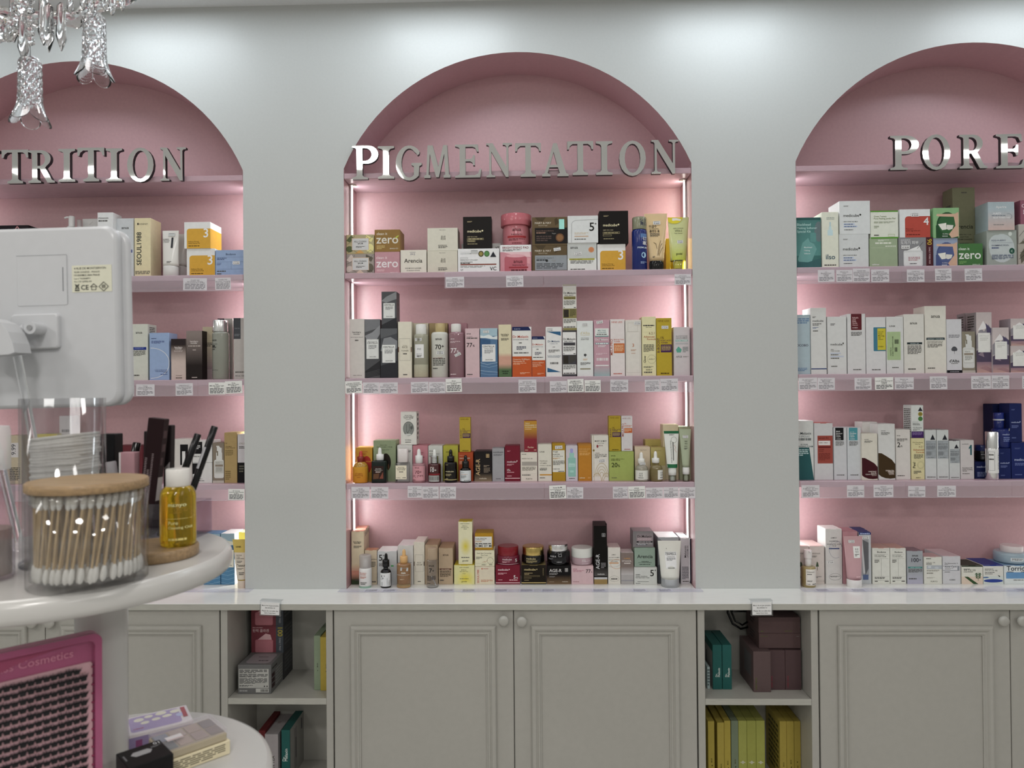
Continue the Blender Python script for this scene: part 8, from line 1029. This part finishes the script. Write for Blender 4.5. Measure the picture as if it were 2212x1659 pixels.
for ring, (rad, n, lean) in enumerate(((.0405, 42, .13), (.0340, 32, .06), (.0270, 24, -.04), (.0190, 12, .03))):
    for i in range(n):
        a = 2 * PI * i / n + R.uniform(-.03, .03); l = lean + R.uniform(-.035, .035)
        o = bpy.data.objects.new('cotton_bud', SBm); COL.objects.link(o)
        ca, sa = math.cos(a), math.sin(a); dx, dy = -sa * l, ca * l
        d = Vector((dx, dy, 1)).normalized(); o.rotation_euler = Vector((0, 0, 1)).rotation_difference(d).to_euler()
        o.location = (JX + rad * ca - dx * .036, JY + rad * sa - dy * .036, UZ + .0095 + R.uniform(0, .0012))
        tag(o, 'wooden cotton bud with white tips standing in the clear round jar', 'cotton bud', 'cotton buds in the clear jar')
        for z, rx in ((.0035, PI), (.0685, 0)):
            t = bpy.data.objects.new('cotton_tip', CTm); COL.objects.link(t); t.parent = o; t.location = (0, 0, z); t.rotation_euler = (rx, 0, 0)
# cotton pad cylinder
QX, QY, QR = -.4357, -1.3330, .0375
c = empty('pad_dispenser', (QX, QY, UZ)); tag(c, 'tall clear cylinder holding a stack of cotton pads, behind the cotton buds', 'dispenser')
m = M(); lathe(m, [(QR, .0), (QR, .1650), (QR - .0026, .1650), (QR - .0026, .006), (.001, .006)], 56, (.965, .965, .97, 1), 'clear', cap=False); lathe(m, [(.001, 0), (QR, 0)], 56, (.97, .97, .97, 1), 'clear', cap=False); m.build('clear_cylinder', c)
m = M(); lathe(m, [(QR + .0006, .0005), (QR + .0006, .0035)], 56, (.6, .6, .66, 1), 'clear', cap=False); m.build('base_ring', c)
PM = M(); 
def pad(m, w, d, t):
    v = []; n = 24
    for z, k in ((0, .985), (t * .3, 1), (t * .7, 1), (t, .985)):
        for i in range(n):
            a = 2 * PI * (i + .5) / n; ca, sa = math.cos(a), math.sin(a); q = (abs(ca) ** 7 + abs(sa) ** 7) ** (-1 / 7); v.append((w / 2 * k * ca * q, d / 2 * k * sa * q, z))
    f = [(jj * n + i, jj * n + (i + 1) % n, (jj + 1) * n + (i + 1) % n, (jj + 1) * n + i) for jj in range(3) for i in range(n)]
    m.add(v, f, mt='cotton', smooth=True); m.add(v[:n], [tuple(range(n))[::-1]], mt='cotton'); m.add(v[-n:], [tuple(range(n))], mt='cotton')
pad(PM, .0535, .043, .00292); PMm = PM.mesh('cotton_pad')
for i in range(41):
    o = bpy.data.objects.new('cotton_pad', PMm); COL.objects.link(o); k = .72 if i < 14 else (.86 if i < 18 else 1); k *= R.uniform(.97, 1.02)
    o.location = (QX + (.002 if i > 17 else .004) + R.uniform(-.0008, .0008), QY + R.uniform(-.0008, .0008), UZ + .0072 + i * .00295); o.scale = (k, k, 1)
    o.rotation_euler = (0, -.004 * max(0, i - 14), R.uniform(-.03, .03)); tag(o, 'square white cotton pad stacked in the tall clear cylinder', 'cotton pad', 'cotton pads in the clear cylinder')
# bamboo coaster and oil bottle
OX, OY = -.3325, -1.3060
m = M(); lathe(m, [(.0405, 0), (.0425, .0012), (.0425, .0098), (.0410, .0115)], 64, mt='wood'); tag(m.build('bamboo_disc', None, (-.3560, -1.3090, UZ)), 'flat bamboo lid lying under the golden oil bottle', 'lid')
ob = empty('oil_bottle', (OX, OY, UZ + .0116)); tag(ob, 'small golden cleansing oil bottle with white cap on a bamboo disc', 'bottle')
r = .0174
m = M(); lathe(m, [(r * .86, 0), (r * .97, .0012), (r, .004), (r, .051), (r * .97, .0545), (r * .86, .0585), (r * .68, .0612), (r * .6, .062)], 40, mt='oil'); m.build('body', ob)
m = M(); lathe(m, [(.0112, .0605), (.0117, .0612), (.0117, .0780), (.0111, .0790)], 36, alb('d2cfca'), 'gloss'); m.build('cap', ob)
L, _ = art([('t', 'ma:nyo', .46, .9, .74, 'e8dca0', None), ('l', .48, .92, .6, .72, 4, '9a7a14'), ('r', .4, .505, .98, .512, 'd8c878'), ('t', 'Pure', .46, .72, .4, 'e0d490', None), ('t', 'Cleansing Oil', .46, .98, .32, 'e0d490', None), ('l', .46, .9, .1, .14, 1, 'd8c878')], 2 * r, .054, 10)
m = M(); place(m, L, lambda a, b, l: ((r + .0003) * math.sin(math.asin(max(-.99, min(.99, a / r)))), -(r + .0003) * math.cos(math.asin(max(-.99, min(.99, a / r)))), b + .002), 'gloss'); m.build('label', ob)
# makeup organizer and its contents
ox0, ox1, oy0, oy1 = -.4780, -.3535, -1.2290, -1.1810
m = M(); cc = (.95, .94, .97, 1)
for q in ((ox0, ox1, oy0, oy0 + .002, 0, .041), (ox0, ox1, oy1 - .002, oy1, 0, .041), (ox0, ox0 + .002, oy0 + .0021, oy1 - .0021, 0, .041), (ox1 - .002, ox1, oy0 + .0021, oy1 - .0021, 0, .041), (ox0 + .0021, ox1 - .0021, oy0 + .0021, oy1 - .0021, 0, .002)): box(m, *q, cc, 'clear', .0003)
tag(m.build('makeup_organizer', None, (0, 0, UZ + .0003)), 'low clear acrylic tray of makeup behind the oil bottle', 'organizer')
ZO = UZ + .0027
def lean(o, d): o.rotation_euler = Vector((0, 0, 1)).rotation_difference(Vector(d).normalized()).to_euler(); return o
def mbox(label, x, y, w, d, h, col, lx=0, ops=None, name='carton', side=None, lift=0):
    m = M(); box(m, -w / 2, w / 2, -d / 2, d / 2, 0, h, alb(col), 'paper', .0008)
    L, s_ = art(ops or [], w, h); fn = lambda a, b, l: (a, -d / 2 - l, b); place(m, L, fn)
    if side: L, _ = art(side, d, h); place(m, L, lambda a, b, l: (w / 2 + l, a, b))
    o = m.build(name, None, (x, y, ZO + lift + abs(lx) * w / 2)); o.rotation_euler = (0, lx, 0); return tag(o, label, 'carton', 'makeup in the clear tray')
mbox('plain black box at the left of the makeup tray', -.4631, -1.206, .0188, .018, .119, '141316')
mbox('tall maroon box leaning right in the makeup tray', -.4172, -1.2145, .0190, .013, .137, '2c191c', .12, [('l', .1, .24, .06, .66, 40, '8a7a7c'), ('l', .3, .44, .06, .56, 34, '8a7a7c'), ('l', .5, .62, .06, .7, 44, '8a7a7c')], side=[('r', .1, .3, .95, .5, 'a8a09c'), ('l', .2, .8, .55, .9, 3, '5c4648')])
mbox('dark brown box left of the tall maroon box', -.4205, -1.1950, .0160, .014, .121, '33292a', .02)
mbox('slim dark box between the tall maroon box and the brown one', -.4015, -1.1930, .0085, .010, .128, '2a2224', .02, [('p', [(.1, .6), (.9, .66), (.9, .5)], '8a8484')])
mbox('short pale pink box in the makeup tray', -.4345, -1.2175, .0178, .012, .098, 'b98c94', 0, [('r', 0, 0, .12, 1, 'd2cccc'), ('r', .12, .2, .35, .5, '8a7880')])
def pen(label, p, q, r0, col, mt='gloss', name='makeup_pen', band=None):
    p = Vector(p); q = Vector(q); h = (q - p).length; m = M(); lathe(m, [(r0 * .9, 0), (r0, .0008), (r0, h * .58), (r0 * .95, h * .585), (r0 * .95, h * .6), (r0, h * .605), (r0, h - .001), (r0 * .85, h)], 20, alb(col), mt)
    o = lean(m.build(name, None, p), q - p); tag(o, label, 'makeup', 'makeup in the clear tray')
    if band:
        m = M(); b = h * band[0]; e = h * band[1]
        v = []; n = 12
        for z in (b, e):
            for i in range(n + 1): a = -PI * .98 + PI * .5 * i / n; v.append(((r0 + .0003) * math.cos(a), (r0 + .0003) * math.sin(a), z))
        m.add(v, [(i, i + 1, n + 2 + i, n + 1 + i) for i in range(n)], alb('b0b0b4'), 'paper'); m.build('price_sticker', o)
    return o
pen('black pen leaning right in the makeup tray, the shorter of two', (-.4030 + .008, -1.2245, ZO + .001), (-.3589, -1.2050, 1.4505), .0040, '121114')
pen('black pen with white sticker leaning right, the longer of two', (-.3800, -1.2150, ZO + .001), (-.3428, -1.1960, 1.4590), .0040, '121114', band=(.6, .8))
pen('dark brown tube leaning right beside the black box', (-.4478, -1.2175, ZO + .001), (-.4352, -1.2000, 1.4405), .0046, '1c1516', name='makeup_tube')
pen('clear short tube leaning left in the makeup tray', (-.4400, -1.2240, ZO + .001), (-.4545, -1.2215, 1.4200), .0058, 'b4b0b4', 'frost', 'makeup_tube')
# pump bottle at the far left
pb = empty('pump_bottle', (-.4665, -1.398, UZ + .0002)); tag(pb, 'clear pump bottle of liquid cut off by the left frame edge, upper tier', 'bottle')
m = M(); lathe(m, [(.021, 0), (.0235, .002), (.0235, .095), (.021, .1), (.014, .104), (.012, .107)], 40, (.88, .87, .9, 1), 'clear', cap=False); m.build('clear_body', pb)
m = M(); lathe(m, [(.0212, .004), (.0212, .046)], 36, alb('a09484'), 'frost'); m.build('liquid', pb)
m = M(); lathe(m, [(.0150, .1071), (.0150, .118), (.010, .119), (.010, .126)], 28, alb('d4d4d4'), 'gloss'); m.build('pump', pb)
m = M(); lathe(m, [(.0205, .1005), (.0205, .135), (.0195, .140)], 36, alb('d8d8d8'), 'frost'); m.build('over_cap', pb)
# vanity mirror seen from behind
mr = empty('vanity_mirror', (-.5065, -1.255, UZ)); tag(mr, 'white square vanity mirror seen from behind on clear legs', 'mirror')
def rrect(w, h, r, n=8):
    p = []
    for cx, cz, a in ((w / 2 - r, h / 2 - r, 0), (-w / 2 + r, h / 2 - r, 90), (-w / 2 + r, -h / 2 + r, 180), (w / 2 - r, -h / 2 + r, 270)):
        for i in range(n + 1): t = math.radians(a + 90 * i / n); p.append((cx + r * math.cos(t), cz + r * math.sin(t)))
    return p
def slab(m, w, h, r, y0, y1, b, cx=0, cz=0, mt='white', inner=0):
    "rounded plate with softened front edge; front is y0"
    A = rrect(w, h, r); n = len(A); v = []; f = []
    for k, y in ((0, y1), (0, y0 + b), (.3 * b, y0 + .3 * b), (b, y0)):
        for x, z in A: v.append((cx + x * (1 - 2 * k / w), y, cz + z * (1 - 2 * k / h)))
    for jj in range(3):
        for i in range(n): f.append((jj * n + i, jj * n + (i + 1) % n, (jj + 1) * n + (i + 1) % n, (jj + 1) * n + i))
    m.add(v, [q[::-1] for q in f], mt=mt, smooth=True); m.add(v[-n:], [tuple(range(n))[::-1]], mt=mt); m.add(v[:n], [tuple(range(n))], mt=mt)
MZ = 1.5852 - UZ; tl = (0, -.018, 0)
def mb(nm, m, parent=mr): return m.build(nm, parent, (0, 0, 0), tl if parent is mr else (0, 0, 0))
m = M(); slab(m, .172, .203, .016, 0, .010, .004, 0, MZ, 'white'); cs = mb('casing', m)
m = M(); slab(m, .186, .199, .016, .0101, .0165, .003, 0, MZ - .001, 'white'); mb('front_rim', m)
m = M(); slab(m, .180, .193, .014, .0166, .0176, .0004, 0, MZ - .001, 'mirror'); mb('mirror_glass', m)
m = M(); slab(m, .0575, .0565, .002, -.0006, .0, .0004, .0005, 1.6268 - UZ, 'white'); bcv = mb('battery_cover', m)
m = M(); box(m, .0240, .0250, -.0009, .0, 1.614 - UZ, 1.641 - UZ, alb('77797e'), 'gloss', .0002); box(m, -.0285, .029, -.0008, -.0005, 1.6548 - UZ, 1.6552 - UZ, alb('8a8c90'), 'gloss', .0001); box(m, .0288, .0292, -.0008, -.0005, 1.60 - UZ, 1.6552 - UZ, alb('9a9ca0'), 'gloss', .0001); mb('latch_slot', m)
m = M(); box(m, .0346, .0798, -.0004, -.0001, 1.6123 - UZ, 1.6424 - UZ, alb('c9c8b4'), 'paper', .0001)
L, _ = art([('t', '4 RUE DE MONTSERVON', .06, .86, .85, '44443c', None), ('t', '95500 GONESSE - FRANCE', .06, .7, .72, '44443c', None), ('t', '191050/MDL1864-7960-B', .06, .7, .6, '44443c', None), ('t', 'Lot n\u00b0 PO0068971', .06, .46, .48, '44443c', None), ('t', '4 x 1.5V (LR06) AA', .06, .5, .37, '44443c', None),
  ('s', [(.08, .3), (.18, .12)], .02, '3a3a36'), ('s', [(.18, .3), (.08, .12)], .02, '3a3a36'), ('f', .09, .12, .17, .28, .012, '3a3a36'), ('r', .07, .05, .19, .09, '3a3a36'), ('t', 'CE', .23, .42, .09, '3a3a36', None), ('s', [(.46, .18), (.55, .3), (.64, .18)], .016, '3a3a36'), ('f', .49, .07, .61, .2, .012, '3a3a36'), ('s', [(.68, .19), (.8, .36), (.92, .19), (.8, .02), (.68, .19)], .014, '3a3a36'), ('t', 'III', .76, .84, .13, '3a3a36', None)], .0452, .0301)
place(m, L, lambda a, b, l: (.0572 + a, -.0004 - l, 1.6123 - UZ + b)); mb('rating_label', m)
m = M(); slab(m, .0535, .0390, .004, -.006, 0, .0015, -.0058, 1.5694 - UZ, 'white'); mb('mount_plate', m)
m = M()
for i in range(1): tube(m, [(.0021, -.024, 1.5716 - UZ), (.0021, -.006, 1.5716 - UZ)], .0068, 20, mt='white')
mb('hinge_knuckle', m)
m = M(); tube(m, [(.0021, -.0250, 1.5716 - UZ), (.0021, -.0241, 1.5716 - UZ)], .0030, 14, alb('9a9a9a'), 'metal'); mb('screw', m)
m = M(); P = []                                          # curved hood over the two legs
pr = [(-.066, -.004), (-.064, .012), (-.058, .024), (-.047, .031), (-.034, .034), (-.020, .033), (-.009, .028), (-.001, .018), (.004, .006), (.006, -.004)]
prism(m, pr + [(.0, -.006), (-.03, -.007), (-.06, -.006)], [], -.032, -.0065, mt='white'); o = mb('hinge_hood', m); o.location = (-.006, -.018, 1.5475 - UZ)
m = M(); tube(m, [(-.006, -.018, 1.5716 - UZ), (-.016, -.018, 1.566 - UZ)], .0055, 14, mt='white'); mb('hinge_pin', m)
for a, b in (((-.0075, -.036, 1.5425 - UZ), (.022, -.024, .0105)), ((-.054, -.036, 1.5425 - UZ), (-.010, -.030, .0105))):
    m = M(); tube(m, [a, tuple((p * .5 + q * .5) for p, q in zip(a, b)), b], .0042, 14, (.93, .93, .92, 1), 'crystal'); m.build('clear_leg', mr)
m = M(); lathe(m, [(.041, 0), (.043, .002), (.043, .008), (.041, .010)], 48, (.9, .9, .92, 1), 'clear', cap=False); m.build('clear_base', mr, (.009, -.02, .0003))
# eyelash case standing against the pole
lc = empty('lash_case', (-.3850, -1.3520, LZ + .0004), (0, 0, PI / 4)); tag(lc, 'pink plastic eyelash case with rows of black lash clusters', 'lash case')
m = M(); slab(m, .104, .157, .008, .003, .012, .003, -.0530, .0785, 'pinkpl'); m.build('tray', lc)
m = M(); A = rrect(.104, .157, .008); B = rrect(.092, .145, .006); prism(m, [(x - .053, z + .0785) for x, z in A], [[(x - .053, z + .0785) for x, z in B]], -.0035, .0029, mt='pinkpl'); m.build('rim', lc)
m = M(); slab(m, .084, .128, .003, .0012, .0029, .0006, -.0500, .0655, 'lashcard'); m.build('backing_card', lc)
L, _ = art([('t', 'Miss Cosmetics', .1, .82, .3, 'c07890', None), ('p', [(0, 0), (.3, .5), (.6, .75), (.95, .85), (.95, 1), (0, 1)], 'a04a6a')], .09, .022); m = M(); place(m, L, lambda a, b, l: (-.053 + a, .0022 - l, .131 + b)); m.build('embossed_title', lc)
m = M()
for i in range(14): box(m, -.0095, -.0070, -.0008, .0012, .012 + i * .0086, .0135 + i * .0086, alb('8a2c50'), 'gloss', .0003)
m.build('side_notches', lc)
LCm = M()
LCm.add([(-.0019, 0, 0), (.0019, 0, 0), (.0025, -.0006, .0030), (0, -.0006, .0036), (-.0025, -.0006, .0030)], [(0, 1, 2, 3, 4)], mt='lash')
for i in range(9):
    a = (i - 4) * .11 + R.uniform(-.05, .05); h = R.uniform(.0030, .0044); w = .0005; x0 = (i - 4) * .00055; z0 = .0022
    LCm.add([(x0 - w, -.0005, z0), (x0 + w, -.0005, z0), (x0 + h * math.sin(a), -.0012, z0 + h * math.cos(a)), (x0, -.0009, z0)], [(0, 1, 2), (0, 3, 2), (3, 1, 2)], mt='lash')
LCM = LCm.mesh('lash_cluster')
SRm = M(); box(SRm, -.0355, .0355, -.0003, .0003, -.0006, .0003, alb('b08a8c'), 'gloss', .0001); SRM = SRm.mesh('lash_strip')
for j in range(15):
    s_ = bpy.data.objects.new('lash_strip', SRM); COL.objects.link(s_); s_.parent = lc; s_.location = (-.0495, .0006, .1205 - j * .0078)
    for i in range(12):
        if j == 0 and i == 11: continue
        c_ = bpy.data.objects.new('lash_cluster', LCM); COL.objects.link(c_); c_.parent = s_; c_.location = (-.0335 + i * .0061, -.0005, 0); c_.rotation_euler = (0, R.uniform(-.06, .06), 0); c_.scale = (1.12, 1, R.uniform(1.15, 1.4))
# boxes and palette on the lower tier
def flat(name, label, cat, cx, cy, rz, w, d, z0, h, col, top=None, front=None, mt='paper', side=None, b=.0008):
    m = M(); box(m, -w / 2, w / 2, -d / 2, d / 2, 0, h, alb(col), mt, b)
    if top: L, _ = art(top, w, d); place(m, L, lambda a, bb, l: (a, bb - d / 2, h + l))
    if front: L, _ = art(front, w, h); place(m, L, lambda a, bb, l: (a, -d / 2 - l, bb))
    if side: L, _ = art(side, d, h); place(m, L, lambda a, bb, l: (-w / 2 - l, -a, bb))
    return tag(m.build(name, None, (cx, cy, z0), (0, 0, rz)), label, cat)
blob = [('o', .2, .72, .08, .1, 'd6d2c4'), ('o', .36, .8, .07, .08, 'd6d2c4'), ('o', .28, .5, .07, .08, 'd6d2c4'), ('o', .46, .56, .07, .08, 'd6d2c4'), ('o', .56, .82, .09, .1, 'd6d2c4'), ('o', .64, .6, .08, .08, 'd6d2c4'), ('o', .78, .76, .08, .1, 'd6d2c4')]
flat('carton', 'lavender and white box with cream oval shapes, lying behind the palette', 'carton', -.3905, -1.2370, .61, .0645, .0480, LZ + .0002, .0178, 'cfc8cc', [('R', .04, .08, .84, .92, .07, 'a99abf')] + blob + [('o', .84, .5, .07, .1, 'b4b8d8'), ('t', 'wakeup', .08, .24, .22, 'c04058', None), ('r', .88, .3, .95, .9, 'b06068')], [('r', 0, 0, 1, .8, '8f80a8'), ('r', .1, .2, .2, .6, '8a4a78')], side=[('r', .02, .02, .98, .8, '8f80a8'), ('r', .1, .2, .35, .6, '8a4a78')])
bb = flat('carton', 'cream box with grey print, lying under the eyeshadow palette', 'carton', -.3320, -1.2850, .80, .0680, .0480, LZ + .0002, .0150, 'cfc4a4', None, [('l', .12, .92, .14, .84, 5, '77705c')])
pl = empty('eyeshadow_palette', (-.3335, -1.2850, LZ + .0155), (0, 0, .80)); tag(pl, 'clear-lidded eyeshadow palette with eight pans, on the cream box', 'palette')
m = M(); box(m, -.032, .032, -.024, .024, 0, .0085, alb('a89c84'), 'gloss', .0012); m.build('palette_case', pl)
cols = ('7c8698', '6c787a', 'ac9c94', 'ac988a', 'a59286', '9c8a82', '77706e', '7e726c'); k = 0
for i in range(4):
    for jj in range(2):
        x = -.0235 + i * .0157; y = .0105 - jj * .021; m = M(); box(m, x - .0068, x + .0068, y - .0092, y + .0092, .0086, .0094, alb(cols[i * 2 + jj]), 'paper', .0004); m.build('eyeshadow_pan', pl)
m = M(); pcx = (.7, .66, .7, 1); box(m, -.032, .032, -.024, .024, .0125, .0137, pcx, 'sheet', .0003)
for q in ((-.032, .032, -.024, -.0232, .0086, .0124), (-.032, .032, .0232, .024, .0086, .0124), (-.032, -.0312, -.0231, .0231, .0086, .0124), (.0312, .032, -.0231, .0231, .0086, .0124)): box(m, *q, pcx, 'sheet', .0002)
m.build('clear_lid', pl)
m = M(); box(m, -.0245, -.0085, -.012, -.002, .0138, .0142, alb('c9c4c6'), 'paper', .0001); box(m, -.0245, -.0085, -.0115, -.0108, .01425, .0144, alb('a86060'), 'paper', .00005); m.build('price_sticker', pl)
flat('carton', 'black box printed 01 upside down with a pale tablet shape, lower tier front', 'carton', -.3490, -1.3420, .80, .0410, .0400, LZ + .0002, .0330, '1c1b1c', [('p', [(.22, .6), (.3, .72), (.62, .72), (.7, .6), (.62, .46), (.3, .46)], '9c9c9e'), ('t', '01', .8, .94, .8, 'c0c0c2', None), ('l', .7, .95, .66, .74, 2, '88888a'), ('l', .06, .1, .4, .7, 1, '77777a')])

# ------------------------------------------------------------------ crystal chandelier at the top left
CX, CY, CZ0 = -.80, -1.10, 2.08
ch = empty('chandelier', (CX, CY, CZ0)); tag(ch, 'clear cut-crystal chandelier with bell pendants, top left', 'chandelier')
m = M(); lathe(m, [(.006, .02), (.012, .06), (.03, .09), (.012, .13), (.006, .16), (.006, CEIL - CZ0 - .03), (.05, CEIL - CZ0 - .025), (.055, CEIL - CZ0 - .002)], 24, alb('b8b8ba'), 'metal'); m.build('stem', ch)
m = M(); lathe(m, [(.01, -.06), (.05, -.03), (.07, 0), (.05, .02), (.012, .035)], 20, mt='crystal'); m.build('crystal_bowl', ch)
def L2(x, y, z): return (x - CX, y - CY, z - CZ0)
def arm(pts, r0):
    P = []
    for i in range(len(pts) - 1):
        for k in range(8): t = k / 8; P.append(tuple(a + (b - a) * t for a, b in zip(pts[i], pts[i + 1])))
    P.append(pts[-1]); m = M(); n = 12; v = []; f = []
    VP = [Vector(p) for p in P]
    for i, p in enumerate(VP):
        d = (VP[min(i + 1, len(VP) - 1)] - VP[max(i - 1, 0)]).normalized(); a = d.cross(Vector((0, 1, 0))).normalized(); b = d.cross(a)
        for k in range(n):
            w = 2 * PI * k / n; rr_ = r0 * (1 + .16 * math.sin(3 * w + i * .9) + .08 * math.sin(i * 1.7)); v.append(tuple(p + a * rr_ * math.cos(w) + b * rr_ * math.sin(w)))
    for i in range(len(VP) - 1):
        for k in range(n): f.append((i * n + k, i * n + (k + 1) % n, (i + 1) * n + (k + 1) % n, (i + 1) * n + k))
    m.add(v, f, mt='crystal'); m.add(v[:n], [tuple(range(n))], mt='crystal'); m.add(v[-n:], [tuple(range(n))[::-1]], mt='crystal'); m.build('glass_arm', ch)
arm([L2(-.79, CY, 2.03), L2(-.735, CY, 1.985), L2(-.70, CY, 1.978), L2(-.668, CY, 1.988), L2(-.648, CY, 2.012), L2(-.640, CY, 2.05)], .0105)
arm([L2(-.79, CY, 2.06), L2(-.70, CY + .05, 2.035), L2(-.62, CY + .07, 2.04), L2(-.56, CY + .06, 2.065)], .010)
arm([L2(-.79, CY, 2.05), L2(-.85, CY - .05, 2.0), L2(-.92, CY - .09, 2.01), L2(-.97, CY - .1, 2.06)], .0105)
m = M(); lathe(m, [(.008, 0), (.022, .004), (.034, .014), (.036, .018), (.02, .012), (.006, .006)], 18, mt='crystal'); DISH = m.mesh('drip_dish')
for p in ((-.640, CY, 2.046), (-.56, CY + .06, 2.06), (-.97, CY - .1, 2.06)):
    o = bpy.data.objects.new('drip_dish', DISH); COL.objects.link(o); o.parent = ch; o.location = L2(*p)
def bell():
    m = M(); n = 60; H = .0865; prof = []
    for i in range(30):
        t = i / 29; z = -H * t
        if t < .12: r0 = .0135 * math.sin(math.acos(1 - t / .12 * .98) if t / .12 < 1 else PI / 2)
        elif t < .68: r0 = .0135 + .0012 * (t - .12)
        else: r0 = .0142 + .0090 * ((t - .68) / .32) ** 1.5
        prof.append((max(.002, r0), z, t))
    v = []; f = []
    for side in (0, 1):
        for r0, z, t in prof:
            for k in range(n):
                a = 2 * PI * k / n; rr_ = r0 - side * .0024
                if side == 0 and .1 < t < .74: rr_ += .0011 * (abs(math.sin(5 * a + t * 24)) * abs(math.sin(5 * a - t * 24))) - .0003
                zz = z
                if t > .72: q = (t - .72) / .28; fq = abs(math.cos(2.5 * a)) ** .6; rr_ *= 1 + .2 * q * (fq - .6); zz += -.011 * q * (fq - .5)
                v.append((max(.0006, rr_) * math.cos(a), max(.0006, rr_) * math.sin(a), zz))
    N = len(prof)
    for s_ in (0, 1):
        for j in range(N - 1):
            for k in range(n):
                q = (s_ * N * n + j * n + k, s_ * N * n + j * n + (k + 1) % n, s_ * N * n + (j + 1) * n + (k + 1) % n, s_ * N * n + (j + 1) * n + k); f.append(q[::-1] if s_ == 0 else q)
    for k in range(n): f.append(((N - 1) * n + k, (2 * N - 1) * n + k, (2 * N - 1) * n + (k + 1) % n, (N - 1) * n + (k + 1) % n))
    m.add(v, f, mt='crystal', smooth=False); m.add(v[:n], [tuple(range(n))], mt='crystal'); return m.mesh('bell_pendant')
for p in ((-.640, CY, 2.06), (-.56, CY + .06, 2.074), (-.97, CY - .1, 2.074)):   # unseen lamps added in the drip dishes to make the crystals sparkle
    m = M(); lathe(m, [(.006, 0), (.006, .05)], 14, alb('d8d8d4'), 'gloss'); lathe(m, [(.004, .0505), (.0095, .062), (.008, .075), (.002, .092)], 14, mt='bulb'); m.build('sparkle_lamp', ch, L2(*p))
BM = bell()
m = M(); tube(m, [(0, 0, -.002), (.0006, 0, .006), (0, 0, .014)], .0005, 6, alb('6a6a6c'), 'metal'); HK = m.mesh('hook')
BD = M(); lathe(BD, [(.0015, -.006), (.0055, -.0028), (.0058, .0026), (.0018, .006)], 8, mt='crystal'); BDm = BD.mesh('crystal_bead')
def prismm(h, w):
    m = M(); lathe(m, [(.0008, -h), (w, -h * .72), (w * .78, -h * .08), (.0015, 0)], 6, mt='crystal'); return m.mesh('crystal_prism')
PR = prismm(.066, .0068); PS = prismm(.026, .0042)
def inst(nm, me, p, rz=0):
    o = bpy.data.objects.new(nm, me); COL.objects.link(o); o.parent = ch; o.location = L2(*p); o.rotation_euler = (0, 0, rz); return o
for x, z, rz in ((-.5474, 2.0125, .3), (-.6357, 1.9555, .9)):
    inst('bell_pendant', BM, (x, CY, z), rz); inst('hook', HK, (x, CY, z))
for z in (1.9755, 1.9885, 2.004, 2.018, 2.032): inst('crystal_bead', BDm, (-.6353, CY, z), z * 9)
inst('crystal_prism', PR, (-.6405, CY - .006, 2.010), .4)
for i, (x, y, z) in enumerate(((-.6170, CY, 2.035), (-.6068, CY - .004, 2.024), (-.5965, CY + .006, 2.030), (-.672, CY + .02, 2.05))): inst('crystal_prism', PR, (x, y, z), i * .7)
for i, (x, z) in enumerate(((-.5880, 2.034), (-.5700, 2.038), (-.5600, 2.030), (-.5400, 2.036), (-.5300, 2.030), (-.5160, 2.036), (-.6260, 2.045))): inst('crystal_prism', PS, (x, CY + .012, z + .01), i)
for i in range(9): inst('crystal_bead', BDm, (-.665 + i * .0165, CY + .01 * (i % 2), 2.044 + .003 * (i % 3)), i)
# scuff marks are left to the paint; end of scene
